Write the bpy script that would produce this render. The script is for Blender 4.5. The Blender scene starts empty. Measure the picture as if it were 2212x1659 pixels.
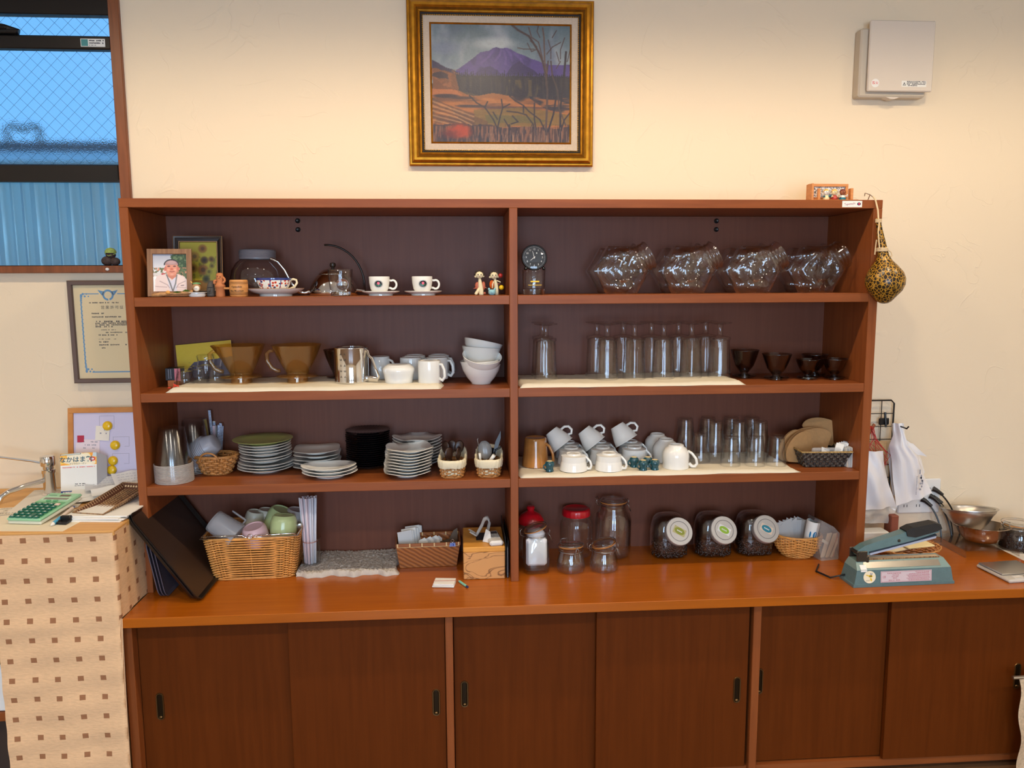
import bpy, math, random
import numpy as np
from mathutils import Vector, Matrix, Euler
random.seed(7); RNG = np.random.RandomState(5)
PI = math.pi; SC = bpy.context.scene; COL = SC.collection
V = Vector
def R3(x=0, y=0, z=0): return Euler((math.radians(x), math.radians(y), math.radians(z))).to_matrix().to_4x4()
def TR(x, y, z): return Matrix.Translation((x, y, z))
# ---------------------------------------------------------------- camera, world, lights
cam = bpy.data.objects.new('camera', bpy.data.cameras.new('camera')); COL.objects.link(cam); SC.camera = cam
yaw, pit, rol = .0692, -.1305, -.0049
fw = V((math.sin(yaw)*math.cos(pit), math.cos(yaw)*math.cos(pit), math.sin(pit)))
r0 = V((math.cos(yaw), -math.sin(yaw), 0)); u0 = r0.cross(fw)
rr = math.cos(rol)*r0+math.sin(rol)*u0; uu = -math.sin(rol)*r0+math.cos(rol)*u0
cam.matrix_world = Matrix(((rr.x, uu.x, -fw.x, 1.0199), (rr.y, uu.y, -fw.y, -2.8185), (rr.z, uu.z, -fw.z, 1.6437), (0, 0, 0, 1)))
cam.data.sensor_width = 36; cam.data.lens = 27.454; cam.data.clip_start = .05
W = bpy.data.worlds.new('sky'); SC.world = W; W.use_nodes = True
wn = W.node_tree; wbg = wn.nodes['Background']
tc = wn.nodes.new('ShaderNodeTexCoord'); sp = wn.nodes.new('ShaderNodeSeparateXYZ'); cr = wn.nodes.new('ShaderNodeValToRGB')
wn.links.new(tc.outputs['Generated'], sp.inputs[0]); wn.links.new(sp.outputs['Z'], cr.inputs[0]); wn.links.new(cr.outputs[0], wbg.inputs[0])
cr.color_ramp.elements[0].color = (.18, .50, .95, 1); cr.color_ramp.elements[1].color = (.15, .44, .9, 1)
wbg.inputs[1].default_value = 1.72
SC.view_settings.view_transform = 'Standard'; SC.view_settings.look = 'None'; SC.view_settings.gamma = 1
SC.view_settings.use_curve_mapping = False; SC.view_settings.exposure = -0.4
SC.cycles.transparent_max_bounces = 64; SC.cycles.max_bounces = 12; SC.cycles.transmission_bounces = 12
SC.cycles.sample_clamp_indirect = 6.0
def light(name, kind, loc, energy, color, rot=(0, 0, 0), **kw):
    l = bpy.data.lights.new(name, kind); l.energy = energy; l.color = color
    for k, v in kw.items(): setattr(l, k, v)
    o = bpy.data.objects.new(name, l); COL.objects.link(o); o.location = loc; o.rotation_euler = [math.radians(a) for a in rot]; return o
WARM = (1, .80, .55)
LAMPX = (-.35, .5, 1.12, 1.75, 2.45, 3.3)
for x in LAMPX:
    light('lamp_or_fill_spot', 'SPOT', (x, -.95, 2.70), 26, WARM, (0, 0, 0), spot_size=math.radians(170), spot_blend=.55, shadow_soft_size=.028)
for x in (-1.2, .4, 2.0, 3.6):  # added ceiling spots out of view, fill light for the room
    for y in (-2.6, -4.4):
        light('lamp_or_fill_spot', 'SPOT', (x, y, 2.70), 66, (1, .90, .77), (0, 0, 0), spot_size=math.radians(150), spot_blend=.8, shadow_soft_size=.05)
for x in (.35, 1.75):
    light('window_daylight', 'AREA', (x, -5.94, 1.45), 90, (.55, .75, 1), (-90, 0, 180), shape='RECTANGLE', size=.85, size_y=1.7)
# ---------------------------------------------------------------- materials
def lin(c):
    return tuple(((v/255)/12.92 if v/255 <= .04045 else ((v/255+.055)/1.055)**2.4) for v in c)
MATS = {}
def newmat(name):
    m = bpy.data.materials.new(name); m.use_nodes = True; MATS[name] = m
    nt = m.node_tree; return m, nt, nt.nodes['Principled BSDF']
def N(nt, t, **kw):
    n = nt.nodes.new(t)
    for k, v in kw.items():
        if k.startswith('_'): n.inputs[int(k[1:])].default_value = v
        else: setattr(n, k, v)
    return n
def coords(nt, scale=(1, 1, 1)):
    t = N(nt, 'ShaderNodeTexCoord'); mp = N(nt, 'ShaderNodeMapping'); mp.inputs['Scale'].default_value = scale
    nt.links.new(t.outputs['Object'], mp.inputs[0]); return mp.outputs[0]
def bump(nt, b, h, strength, dist=.002):
    n = N(nt, 'ShaderNodeBump'); n.inputs['Strength'].default_value = strength; n.inputs['Distance'].default_value = dist
    nt.links.new(h, n.inputs['Height']); nt.links.new(n.outputs[0], b.inputs['Normal'])
def M(name, c, rough=.5, metal=0, spec=.5, coat=0, noise=None, nb=None, emit=None, trans=0, ior=1.5, sss=0):
    """plain principled; noise=(scale, amount) mottles the colour; nb=(scale, strength) gives a fine relief"""
    m, nt, b = newmat(name); c = lin(c)
    b.inputs['Base Color'].default_value = (*c, 1); b.inputs['Roughness'].default_value = rough; b.inputs['Metallic'].default_value = metal
    b.inputs['Specular IOR Level'].default_value = spec; b.inputs['Coat Weight'].default_value = coat; b.inputs['Coat Roughness'].default_value = .08
    b.inputs['Transmission Weight'].default_value = trans; b.inputs['IOR'].default_value = ior
    if sss: b.inputs['Subsurface Weight'].default_value = sss; b.inputs['Subsurface Radius'].default_value = (.01, .008, .006)
    if noise:
        n = N(nt, 'ShaderNodeTexNoise'); n.inputs['Scale'].default_value = noise[0]; n.inputs['Detail'].default_value = 5
        nt.links.new(coords(nt), n.inputs[0]); r = N(nt, 'ShaderNodeValToRGB'); a = noise[1]
        r.color_ramp.elements[0].position = .3; r.color_ramp.elements[1].position = .7
        r.color_ramp.elements[0].color = (*[v*(1-a) for v in c], 1); r.color_ramp.elements[1].color = (*[min(1, v*(1+a)) for v in c], 1)
        nt.links.new(n.outputs['Fac'], r.inputs[0]); nt.links.new(r.outputs[0], b.inputs['Base Color'])
    if nb:
        n = N(nt, 'ShaderNodeTexNoise'); n.inputs['Scale'].default_value = nb[0]; n.inputs['Detail'].default_value = 4
        nt.links.new(coords(nt), n.inputs[0]); bump(nt, b, n.outputs['Fac'], nb[1])
    if emit: b.inputs['Emission Color'].default_value = (*lin(emit[0]), 1); b.inputs['Emission Strength'].default_value = emit[1]
    return m
def WOOD(name, c1, c2, scale=(1, 30, 30), rough=.35, nscale=3, coat=0, bs=.05, spec=.5):
    m, nt, b = newmat(name); b.inputs['Specular IOR Level'].default_value = spec; n = N(nt, 'ShaderNodeTexNoise'); n.inputs['Scale'].default_value = nscale; n.inputs['Detail'].default_value = 6; n.inputs['Distortion'].default_value = .4
    nt.links.new(coords(nt, scale), n.inputs[0]); r = N(nt, 'ShaderNodeValToRGB')
    r.color_ramp.elements[0].position = .3; r.color_ramp.elements[1].position = .72
    r.color_ramp.elements[0].color = (*lin(c1), 1); r.color_ramp.elements[1].color = (*lin(c2), 1)
    nt.links.new(n.outputs['Fac'], r.inputs[0]); nt.links.new(r.outputs[0], b.inputs['Base Color'])
    b.inputs['Roughness'].default_value = rough; b.inputs['Coat Weight'].default_value = coat; b.inputs['Coat Roughness'].default_value = .15
    bump(nt, b, n.outputs['Fac'], bs); return m
def GLASS(name, tint=(1, 1, 1), rough=.02, base=.03, edge=.7, power=4.5, dark=.6, haze=0, hc=(200, 150, 80)):
    """thin-walled clear glass or plastic: straight-through light plus a mirror coat that grows towards grazing"""
    m, nt, b = newmat(name); nt.nodes.remove(b); out = nt.nodes['Material Output']
    tr = N(nt, 'ShaderNodeBsdfTransparent'); tr.inputs[0].default_value = (*tint, 1)
    gl = N(nt, 'ShaderNodeBsdfGlossy'); gl.inputs['Roughness'].default_value = rough; gl.inputs[0].default_value = (1, 1, 1, 1)
    lw = N(nt, 'ShaderNodeLayerWeight'); p = N(nt, 'ShaderNodeMath', operation='POWER'); p.inputs[1].default_value = power
    mu = N(nt, 'ShaderNodeMath', operation='MULTIPLY_ADD'); mu.inputs[1].default_value = edge; mu.inputs[2].default_value = base
    nt.links.new(lw.outputs['Facing'], p.inputs[0]); nt.links.new(p.outputs[0], mu.inputs[0])
    p2 = N(nt, 'ShaderNodeMath', operation='POWER'); p2.inputs[1].default_value = 2.5; nt.links.new(lw.outputs['Facing'], p2.inputs[0])
    mc = N(nt, 'ShaderNodeMixRGB'); mc.inputs[1].default_value = (*tint, 1); mc.inputs[2].default_value = (*[t*t*dark for t in tint], 1); nt.links.new(p2.outputs[0], mc.inputs[0]); nt.links.new(mc.outputs[0], tr.inputs[0])
    mx = N(nt, 'ShaderNodeMixShader'); nt.links.new(mu.outputs[0], mx.inputs[0]); nt.links.new(tr.outputs[0], mx.inputs[1]); nt.links.new(gl.outputs[0], mx.inputs[2])
    if haze:
        df = N(nt, 'ShaderNodeBsdfDiffuse'); df.inputs[0].default_value = (*lin(hc), 1); m3 = N(nt, 'ShaderNodeMixShader'); m3.inputs[0].default_value = haze
        nt.links.new(mx.outputs[0], m3.inputs[1]); nt.links.new(df.outputs[0], m3.inputs[2]); mx = m3
    nt.links.new(mx.outputs[0], out.inputs[0]); return m
def FROST(name, c, alpha=.5, rough=.3):
    """milky translucent plastic"""
    m, nt, b = newmat(name); b.inputs['Base Color'].default_value = (*lin(c), 1); b.inputs['Roughness'].default_value = rough; b.inputs['Alpha'].default_value = alpha; return m
wood_h = WOOD('shelf wood', (128, 67, 30), (146, 80, 38), (1.2, 20, 20), .45, spec=.3)
wood_v = WOOD('panel wood', (128, 67, 30), (146, 80, 38), (20, 20, 1.2), .45, spec=.3)
wood_back = WOOD('back panel wood', (106, 60, 42), (114, 66, 47), (26, 20, 1.2), .46, spec=.28)
wood_top = WOOD('counter wood', (160, 82, 11), (174, 92, 16), (1.2, 22, 20), .26, coat=.15, bs=.02)
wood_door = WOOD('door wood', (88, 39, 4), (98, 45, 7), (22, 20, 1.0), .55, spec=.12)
wood_win = WOOD('window wood', (112, 62, 34), (140, 80, 46), (20, 20, 1.5), .4)
# ---------------------------------------------------------------- mesh builder
class MB:
    def __init__(s): s.v = []; s.f = []; s.mi = []; s.cur = 0; s.mats = []
    def use(s, m):
        if m not in s.mats: s.mats.append(m)
        s.cur = s.mats.index(m); return s
    def add(s, vs, fs, M=None):
        o = len(s.v)
        s.v += [tuple(M @ V(p)) for p in vs] if M is not None else [tuple(p) for p in vs]
        s.f += [tuple(i+o for i in f) for f in fs]; s.mi += [s.cur]*len(fs); return s
    def box(s, x0, x1, y0, y1, z0, z1, b=0, M=None):
        if b <= 0:
            return s.add([(x0, y0, z0), (x1, y0, z0), (x1, y1, z0), (x0, y1, z0), (x0, y0, z1), (x1, y0, z1), (x1, y1, z1), (x0, y1, z1)],
                         [(3, 2, 1, 0), (4, 5, 6, 7), (0, 1, 5, 4), (1, 2, 6, 5), (2, 3, 7, 6), (3, 0, 4, 7)], M)
        c = [(x0, y0, z0), (x1, y1, z1)]; vs = []; idx = {}
        for ix in (0, 1):
            for iy in (0, 1):
                for iz in (0, 1):
                    p = [c[ix][0], c[iy][1], c[iz][2]]; sg = [b if i == 0 else -b for i in (ix, iy, iz)]
                    for ax in range(3):
                        q = [p[k]+(0 if k == ax else sg[k]) for k in range(3)]; idx[(ix, iy, iz, ax)] = len(vs); vs.append(q)
        fs = []
        g = lambda i, j, k, a: idx[(i, j, k, a)]
        for i in (0, 1):
            for a, f in ((0, lambda j, k: g(i, j, k, 0)), (1, lambda j, k: g(j, i, k, 1)), (2, lambda j, k: g(j, k, i, 2))):
                q = [f(0, 0), f(1, 0), f(1, 1), f(0, 1)]
                fs.append(tuple(q if (i == 1) != (a == 1) else q[::-1]))
        for i in (0, 1):
            for j in (0, 1):
                fs.append((g(i, j, 0, 0), g(i, j, 1, 0), g(i, j, 1, 1), g(i, j, 0, 1)))
                fs.append((g(i, 0, j, 0), g(i, 1, j, 0), g(i, 1, j, 2), g(i, 0, j, 2)))
                fs.append((g(0, i, j, 1), g(1, i, j, 1), g(1, i, j, 2), g(0, i, j, 2)))
        for i in (0, 1):
            for j in (0, 1):
                for k in (0, 1): fs.append((g(i, j, k, 0), g(i, j, k, 1), g(i, j, k, 2)))
        return s.add(vs, fs, M)
    def lathe(s, prof, seg=28, M=None, fn=None):
        vs = []; rings = []
        for r, z in prof:
            if r < 1e-6: rings.append([len(vs)]); vs.append((0, 0, z)); continue
            ring = []
            for k in range(seg):
                t = 2*PI*k/seg; a, b2, z2 = (r*math.cos(t), r*math.sin(t), z) if fn is None else fn(t, r, z)
                ring.append(len(vs)); vs.append((a, b2, z2))
            rings.append(ring)
        fs = []
        for A, B in zip(rings, rings[1:]):
            if len(A) == 1 and len(B) == 1: continue
            for k in range(seg):
                k2 = (k+1) % seg
                if len(A) == 1: fs.append((A[0], B[k2], B[k]))
                elif len(B) == 1: fs.append((A[k], A[k2], B[0]))
                else: fs.append((A[k], A[k2], B[k2], B[k]))
        return s.add(vs, fs, M)
    def tube(s, pts, r, seg=8, closed=False, M=None, flat=1.0):
        pts = [V(p) for p in pts]; n = len(pts); vs = []; fs = []; up = None
        for i, p in enumerate(pts):
            a = pts[(i-1) % n] if closed or i > 0 else p; b = pts[(i+1) % n] if closed or i < n-1 else p
            t = (b-a).normalized() if (b-a).length > 1e-9 else V((0, 0, 1))
            if up is None: up = t.orthogonal().normalized()
            up = (up-t*up.dot(t)); up = up.normalized() if up.length > 1e-6 else t.orthogonal().normalized()
            q = t.cross(up); ri = r(i/(n-1)) if callable(r) else r
            for k in range(seg):
                an = 2*PI*k/seg; vs.append(tuple(p+up*(ri*math.cos(an))+q*(ri*flat*math.sin(an))))
        for i in range(n if closed else n-1):
            j = (i+1) % n
            for k in range(seg): fs.append((i*seg+k, i*seg+(k+1) % seg, j*seg+(k+1) % seg, j*seg+k))
        if not closed: fs.append(tuple(range(seg))[::-1]); fs.append(tuple((n-1)*seg+k for k in range(seg)))
        return s.add(vs, fs, M)
    def prism(s, poly, d0, d1, M=None):
        """polygon in x,z extruded along y from d0 to d1"""
        n = len(poly); vs = [(x, d0, z) for x, z in poly]+[(x, d1, z) for x, z in poly]
        fs = [tuple(range(n)), tuple(range(2*n-1, n-1, -1))]+[(i, i+n, (i+1) % n+n, (i+1) % n) for i in range(n)]
        return s.add(vs, fs, M)
    def ball(s, r, M=None, seg=14, rings=8, sq=(1, 1, 1)):
        return s.lathe([(r*math.sin(PI*i/rings), -r*math.cos(PI*i/rings)) for i in range(rings+1)], seg, (M or Matrix())@Matrix.Diagonal((*sq, 1)))
    def grid(s, nu, nv, fn, M=None, thick=0):
        vs = [fn(i/(nu-1), j/(nv-1)) for j in range(nv) for i in range(nu)]
        fs = [(j*nu+i, j*nu+i+1, (j+1)*nu+i+1, (j+1)*nu+i) for j in range(nv-1) for i in range(nu-1)]
        return s.add(vs, fs, M)
    def disc(s, pts, M=None): return s.add(pts, [tuple(range(len(pts)))], M)
    def obj(s, name, mat=None, parent=None, loc=None, rot=None, smooth=40):
        me = bpy.data.meshes.new(name); me.from_pydata(s.v, [], s.f)
        if s.mats:
            for m in s.mats: me.materials.append(m)
            me.polygons.foreach_set('material_index', s.mi)
        elif mat: me.materials.append(mat)
        if smooth:
            me.polygons.foreach_set('use_smooth', [True]*len(me.polygons))
            if smooth < 180: me.set_sharp_from_angle(angle=math.radians(smooth))
        me.update(); o = bpy.data.objects.new(name, me); COL.objects.link(o)
        if parent is not None: o.parent = parent
        if loc is not None: o.location = loc
        if rot is not None: o.rotation_euler = [math.radians(a) for a in rot]
        return o
def tag(o, label, cat, group=None, kind=None):
    if label: o['label'] = label
    if cat: o['category'] = cat
    if group: o['group'] = group
    if kind: o['kind'] = kind
    return o
def T(name, label, cat, loc=(0, 0, 0), rot=(0, 0, 0), group=None):
    o = bpy.data.objects.new(name, None); COL.objects.link(o); o.empty_display_size = .02
    o.location = loc; o.rotation_euler = [math.radians(a) for a in rot]; return tag(o, label, cat, group)
def dup(root, loc=None, rot=None, label=None, group=None):
    r = root.copy(); COL.objects.link(r)
    if loc is not None: r.location = loc
    if rot is not None: r.rotation_euler = [math.radians(a) for a in rot]
    if label: r['label'] = label
    if group: r['group'] = group
    for ch in list(root.children):
        c = ch.copy(); COL.objects.link(c); c.parent = r
        for g in list(ch.children):
            d = g.copy(); COL.objects.link(d); d.parent = c
    return r
def struct(name, mb, mat, smooth=30, **kw):
    o = mb.obj(name, mat, smooth=smooth, **kw); o['kind'] = 'structure'; return o
ORD = ['topmost', 'second from the top', 'third from the top', 'fourth from the top', 'fifth from the top', 'sixth from the top', 'seventh from the top', 'eighth from the top', 'ninth from the top', 'tenth from the top',
       'eleventh from the top', 'twelfth from the top', 'thirteenth from the top', 'fourteenth from the top', 'fifteenth from the top', 'sixteenth from the top', 'seventeenth from the top', 'eighteenth from the top']
def text(name, s, size, mat, parent, Mx, wrap=None, align='CENTER', bold=0, sx=1):
    """flat lettering; Mx places its x-right, y-up plane; wrap bends it round a vertical cylinder of that radius"""
    cu = bpy.data.curves.new(name, 'FONT'); cu.body = s; cu.size = size; cu.align_x = align; cu.align_y = 'CENTER'; cu.offset = bold*size; cu.resolution_u = 3
    o = bpy.data.objects.new(name, cu); COL.objects.link(o); dg = bpy.context.evaluated_depsgraph_get(); dg.update()
    me = bpy.data.meshes.new_from_object(o.evaluated_get(dg)); bpy.data.objects.remove(o); bpy.data.curves.remove(cu)
    for v in me.vertices:
        x, y, z = v.co; x *= sx
        v.co = Mx @ (V((x, y, z)) if wrap is None else V((wrap*math.sin(x/wrap), y, wrap*math.cos(x/wrap)-wrap)))
    me.materials.clear(); me.materials.append(mat)
    t = bpy.data.objects.new(name, me); COL.objects.link(t); t.parent = parent; return t
FRONT = R3(90, 0, 0)          # text plane -> faces the room (-y)
def lines(mb, x0, x1, z, h, y, seed=0, fill=.6):
    """a row of illegible small print"""
    rg = random.Random(seed); x = x0
    while x < x1-h*.4:
        w = h*rg.uniform(.45, .95); 
        if rg.random() < fill+.25: mb.box(x, min(x+w, x1), y-.0001, y, z-h*rg.uniform(.3, .5), z+h*rg.uniform(.3, .5))
        x += w+h*.25
# ---------------------------------------------------------------- painted pictures (flat print, colour per vertex)
def vcmat(name, rough=.5, coat=0):
    m, nt, b = newmat(name); a = N(nt, 'ShaderNodeVertexColor'); a.layer_name = 'Col'
    nt.links.new(a.outputs[0], b.inputs['Base Color']); b.inputs['Roughness'].default_value = rough; b.inputs['Coat Weight'].default_value = coat; return m
class Paint:
    def __init__(s, nx, ny, bg):
        s.nx, s.ny = nx, ny; s.X, s.Y = np.meshgrid((np.arange(nx)+.5)/nx, (np.arange(ny)+.5)/ny); s.asp = ny/nx
        s.a = np.zeros((ny, nx, 3)); s.a[:] = bg
    def noise(s, fx, fy, seed):
        rg = np.random.RandomState(seed); out = 0; amp = 1; tot = 0
        for o in range(3):
            gx, gy = int(fx*2**o)+2, int(fy*2**o)+2; g = rg.rand(gy+1, gx+1); x = s.X*(gx-1); y = s.Y*(gy-1)
            i = x.astype(int); j = y.astype(int); u = x-i; v = y-j; u = u*u*(3-2*u); v = v*v*(3-2*v)
            out = out+amp*((g[j, i]*(1-u)+g[j, i+1]*u)*(1-v)+(g[j+1, i]*(1-u)+g[j+1, i+1]*u)*v); tot += amp; amp *= .55
        return out/tot
    def put(s, mask, c, al=1.0):
        k = np.clip(mask*al, 0, 1)[..., None]; s.a = s.a*(1-k)+np.array(c, float)*k; return s
    def poly(s, pts, c, al=1.0, wob=0, seed=0):
        X, Y = s.X, s.Y
        if wob: X = X+(s.noise(14, 14, seed)-.5)*wob; Y = Y+(s.noise(14, 14, seed+1)-.5)*wob
        ins = np.zeros(X.shape, bool); n = len(pts)
        for i in range(n):
            x1, y1 = pts[i]; x2, y2 = pts[(i+1) % n]
            if y1 == y2: continue
            c1 = (y1 > Y) != (y2 > Y); ins ^= c1 & (X < (x2-x1)*(Y-y1)/(y2-y1)+x1)
        return s.put(ins.astype(float), c, al)
    def ell(s, cx, cy, rx, ry, c, al=1.0, soft=.08):
        d = np.sqrt(((s.X-cx)/rx)**2+((s.Y-cy)/ry)**2); return s.put(np.clip((1-d)/soft+.5, 0, 1), c, al)
    def line(s, pts, w, c, al=1.0):
        for (x1, y1), (x2, y2) in zip(pts, pts[1:]):
            dx, dy = x2-x1, (y2-y1)*s.asp; L = dx*dx+dy*dy+1e-9
            t = np.clip(((s.X-x1)*dx+(s.Y-y1)*s.asp*dy)/L, 0, 1); d = np.hypot(s.X-x1-t*dx, (s.Y-y1)*s.asp-t*dy)
            s.put(np.clip((w-d)*s.nx+.5, 0, 1), c, al)
        return s
    def obj(s, name, w, h, mat, parent, Mx):
        """mesh in x,z facing -y, lower left corner at the origin of Mx"""
        nx, ny = s.nx, s.ny; xs = np.linspace(0, w, nx); zs = np.linspace(h, 0, ny); gx, gz = np.meshgrid(xs, zs)
        co = np.stack([gx.ravel(), 0*gx.ravel(), gz.ravel(), np.ones(nx*ny)], 1) @ np.array(Mx).T
        i = (np.arange(ny-1)[:, None]*nx+np.arange(nx-1)[None]).ravel(); F = np.stack([i+nx, i+nx+1, i+1, i], 1)
        me = bpy.data.meshes.new(name); me.from_pydata(co[:, :3].tolist(), [], F.tolist())
        ca = me.color_attributes.new('Col', 'FLOAT_COLOR', 'POINT'); c = np.clip(s.a.reshape(-1, 3)/255, 0, 1)
        c = np.where(c <= .04045, c/12.92, ((c+.055)/1.055)**2.4); ca.data.foreach_set('color', np.concatenate([c, np.ones((len(c), 1))], 1).astype(np.float32).ravel())
        me.materials.append(mat); o = bpy.data.objects.new(name, me); COL.objects.link(o); o.parent = parent; return o
print_mat = vcmat('printed picture', .35, .3); paper_print = vcmat('printed paper', .6)
# ---------------------------------------------------------------- common materials
white = M('white paint', (232, 230, 226), .5); black = M('black plastic', (18, 18, 20), .35); blackm = M('matt black', (24, 23, 24), .6)
ceram = M('white glazed ceramic', (232, 232, 228), .12, coat=.5); ceramB = M('white porcelain', (236, 234, 228), .1, coat=.6)
chrome = M('chrome', (225, 225, 225), .07, 1); steel = M('brushed steel', (190, 188, 184), .28, 1); wire = M('steel wire', (170, 168, 165), .3, 1)
paper = M('white paper', (236, 234, 228), .7); paperg = M('greyish paper', (205, 205, 205), .7); ink = M('dark ink', (45, 45, 55), .7)
glass = GLASS('clear glass', (.985, .988, .988), .02, .035, .8, 4, .72); glassg = GLASS('greenish jar glass', (.975, .982, .98), .02, .06, 1.0, 2.8, .65); smoke = GLASS('smoked plastic', (.62, .56, .53), .06, .06, .6, 3)
amber = GLASS('amber plastic', (.93, .82, .60), .1, .06, .5, 3, .7, .06, (226, 166, 84)); clearp = GLASS('clear plastic', (.93, .94, .94), .08, .08, .7, 2.5)
gold = M('gilded moulding', (176, 122, 34), .34, .9, noise=(40, .25)); goldd = M('dark gilt', (120, 80, 22), .4, .7, noise=(60, .3)); cream = M('cream cloth', (226, 214, 184), .85, nb=(300, .3))
wicker = M('honey wicker', (222, 156, 80), .45, noise=(60, .2)); wickerd = M('brown wicker', (190, 130, 70), .5, noise=(80, .3))
# ================================================================ the room
def plaster():
    m, nt, b = newmat('cream plaster'); b.inputs['Roughness'].default_value = .75; b.inputs['Base Color'].default_value = (*lin((236, 218, 190)), 1)
    co = coords(nt); n1 = N(nt, 'ShaderNodeTexNoise'); n1.inputs['Scale'].default_value = 3.2; n1.inputs['Detail'].default_value = 2; n1.inputs['Distortion'].default_value = 2.2
    nt.links.new(co, n1.inputs[0])
    # thin trowel ridges where a warped noise crosses a level, broken up by a second noise
    d = N(nt, 'ShaderNodeMath', operation='SUBTRACT'); d.inputs[1].default_value = .5; nt.links.new(n1.outputs['Fac'], d.inputs[0])
    a = N(nt, 'ShaderNodeMath', operation='ABSOLUTE'); nt.links.new(d.outputs[0], a.inputs[0])
    r = N(nt, 'ShaderNodeMapRange'); r.inputs[1].default_value = 0; r.inputs[2].default_value = .012; r.inputs[3].default_value = 1; r.inputs[4].default_value = 0; nt.links.new(a.outputs[0], r.inputs[0])
    n2 = N(nt, 'ShaderNodeTexNoise'); n2.inputs['Scale'].default_value = 5; nt.links.new(co, n2.inputs[0])
    r2 = N(nt, 'ShaderNodeMapRange'); r2.inputs[1].default_value = .5; r2.inputs[2].default_value = .62; nt.links.new(n2.outputs['Fac'], r2.inputs[0])
    mu = N(nt, 'ShaderNodeMath', operation='MULTIPLY'); nt.links.new(r.outputs[0], mu.inputs[0]); nt.links.new(r2.outputs[0], mu.inputs[1])
    n3 = N(nt, 'ShaderNodeTexNoise'); n3.inputs['Scale'].default_value = 45; n3.inputs['Detail'].default_value = 5; nt.links.new(co, n3.inputs[0])
    m2 = N(nt, 'ShaderNodeMath', operation='MULTIPLY_ADD'); m2.inputs[1].default_value = .35; nt.links.new(n3.outputs['Fac'], m2.inputs[0]); nt.links.new(mu.outputs[0], m2.inputs[2])
    bump(nt, b, m2.outputs[0], .3, .004); return m
wallm = plaster()
X0, X1, Y0, ZC = -2.4, 4.6, -6.0, 2.78
WX0, WX1, WZ0, WZ1 = -1.40, -.118, 1.704, 2.62       # window opening
mb = MB()
mb.box(X0, WX0, 0, .14, 0, ZC).box(WX1, X1, 0, .14, 0, ZC).box(WX0, WX1, 0, .14, 0, WZ0).box(WX0, WX1, 0, .14, WZ1, ZC)
struct('wall_back', mb, wallm)
struct('wall_left', MB().box(X0-.1, X0, Y0, .14, 0, ZC), wallm); struct('wall_right', MB().box(X1, X1+.1, Y0, .14, 0, ZC), wallm)
mb = MB(); xs = [X0, -.1, .8, 1.3, 2.2, X1]
for a, b in ((X0, -.1), (.8, 1.3), (2.2, X1)): mb.box(a, b, Y0-.1, Y0, 0, ZC)
for a, b in ((-.1, .8), (1.3, 2.2)): mb.box(a, b, Y0-.1, Y0, 0, .58); mb.box(a, b, Y0-.1, Y0, 2.32, ZC)
struct('wall_front', mb, wallm)
struct('ceiling', MB().box(X0-.1, X1+.1, Y0-.1, .14, ZC, ZC+.1), M('ceiling paint', (225, 220, 210), .8))
struct('floor', MB().box(X0-.1, X1+.1, Y0-.1, .14, -.1, 0), WOOD('floor boards', (92, 66, 44), (120, 88, 60), (3, 1, 1), .45))
for k, (a, b) in enumerate(((-.1, .8), (1.3, 2.2))):
    f = MB(); 
    for q in ((a, a+.05, .58, 2.32), (b-.05, b, .58, 2.32), (a, b, .58, .63), (a, b, 2.27, 2.32)): f.box(q[0], q[1], Y0-.06, Y0+.01, q[2], q[3])
    w = struct('window_%d' % (k+2), f, black)
dm = M('downlight trim', (230, 228, 222), .4); bulb = M('lamp bulb', (255, 220, 170), .5, emit=((255, 214, 150), 25))
def downlight(x, y, label):
    t = T('downlight', label, 'ceiling light', (x, y, ZC), group='recessed ceiling downlights')
    MB().lathe([(.048, -.045), (.05, -.006), (.066, -.006), (.068, 0)], 24).obj('trim_ring', dm, t)
    MB().ball(.022, TR(0, 0, -.04)).obj('bulb', bulb, t)
for x in LAMPX: downlight(x, -.95, 'recessed ceiling downlight above the shelf')
for x in (-1.2, .4, 2.0, 3.6):  # made-up fixtures to go with the added fill spots
    for y in (-2.6, -4.4): downlight(x, y, 'added ceiling downlight giving fill light over the middle of the room')
# ---- window by the shelf
w1 = T('window_1', 'wood-cased window with black sashes and wired glass beside the shelf', None); w1['kind'] = 'structure'
sash = M('black anodised aluminium', (30, 26, 24), .35, .2)
mb = MB(); mb.box(WX1, WX1+.034, -.016, .02, WZ0-.024, 2.66, .002).box(WX0-.034, WX0, -.016, .02, WZ0-.024, 2.66, .002).box(WX0-.034, WX1, -.0158, .02, WZ1, 2.66, .002)
mb.obj('casing', wood_win, w1)
MB().box(WX0-.03, WX1+.0, -.03, .13, WZ0-.024, WZ0, .002).obj('sill', wood_win, w1)
mb = MB().box(WX0, WX1, .055, .095, 2.545, 2.62, .003).box(WX1-.024, WX1, .06, .1, WZ0, 2.62, .003).box(WX0, WX0+.03, .06, .1, WZ0, 2.62, .003).box(WX0, WX1, .06, .1, WZ0, WZ0+.004)
mb.obj('outer_frame', sash, w1)
r1 = MB().box(WX0, WX1-.024, .05, .085, 2.432, 2.476, .004).obj('upper_rail', sash, w1)
MB().box(WX0, WX1-.026, .05, .09, 1.994, 2.052, .004).box(WX0, WX1-.024, .046, .052, 1.992, 2.0).obj('lower_rail', sash, w1)
l = MB().box(-.66, -.44, .03, .06, 2.476, 2.488, .003).box(-.63, -.47, .028, .058, 2.488, 2.5, .004); l.tube([(-.62, .04, 2.5), (-.55, .036, 2.508), (-.48, .04, 2.498), (-.435, .045, 2.484)], .008, 6); l.obj('latch', black, w1)
MB().box(-.24, -.16, .0485, .05, 2.44, 2.466).obj('sticker', paper, r1)
MB().box(-.238, -.216, .0480, .0485, 2.442, 2.464).obj('sticker_mark', M('teal print', (70, 140, 140), .5), r1)
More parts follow.
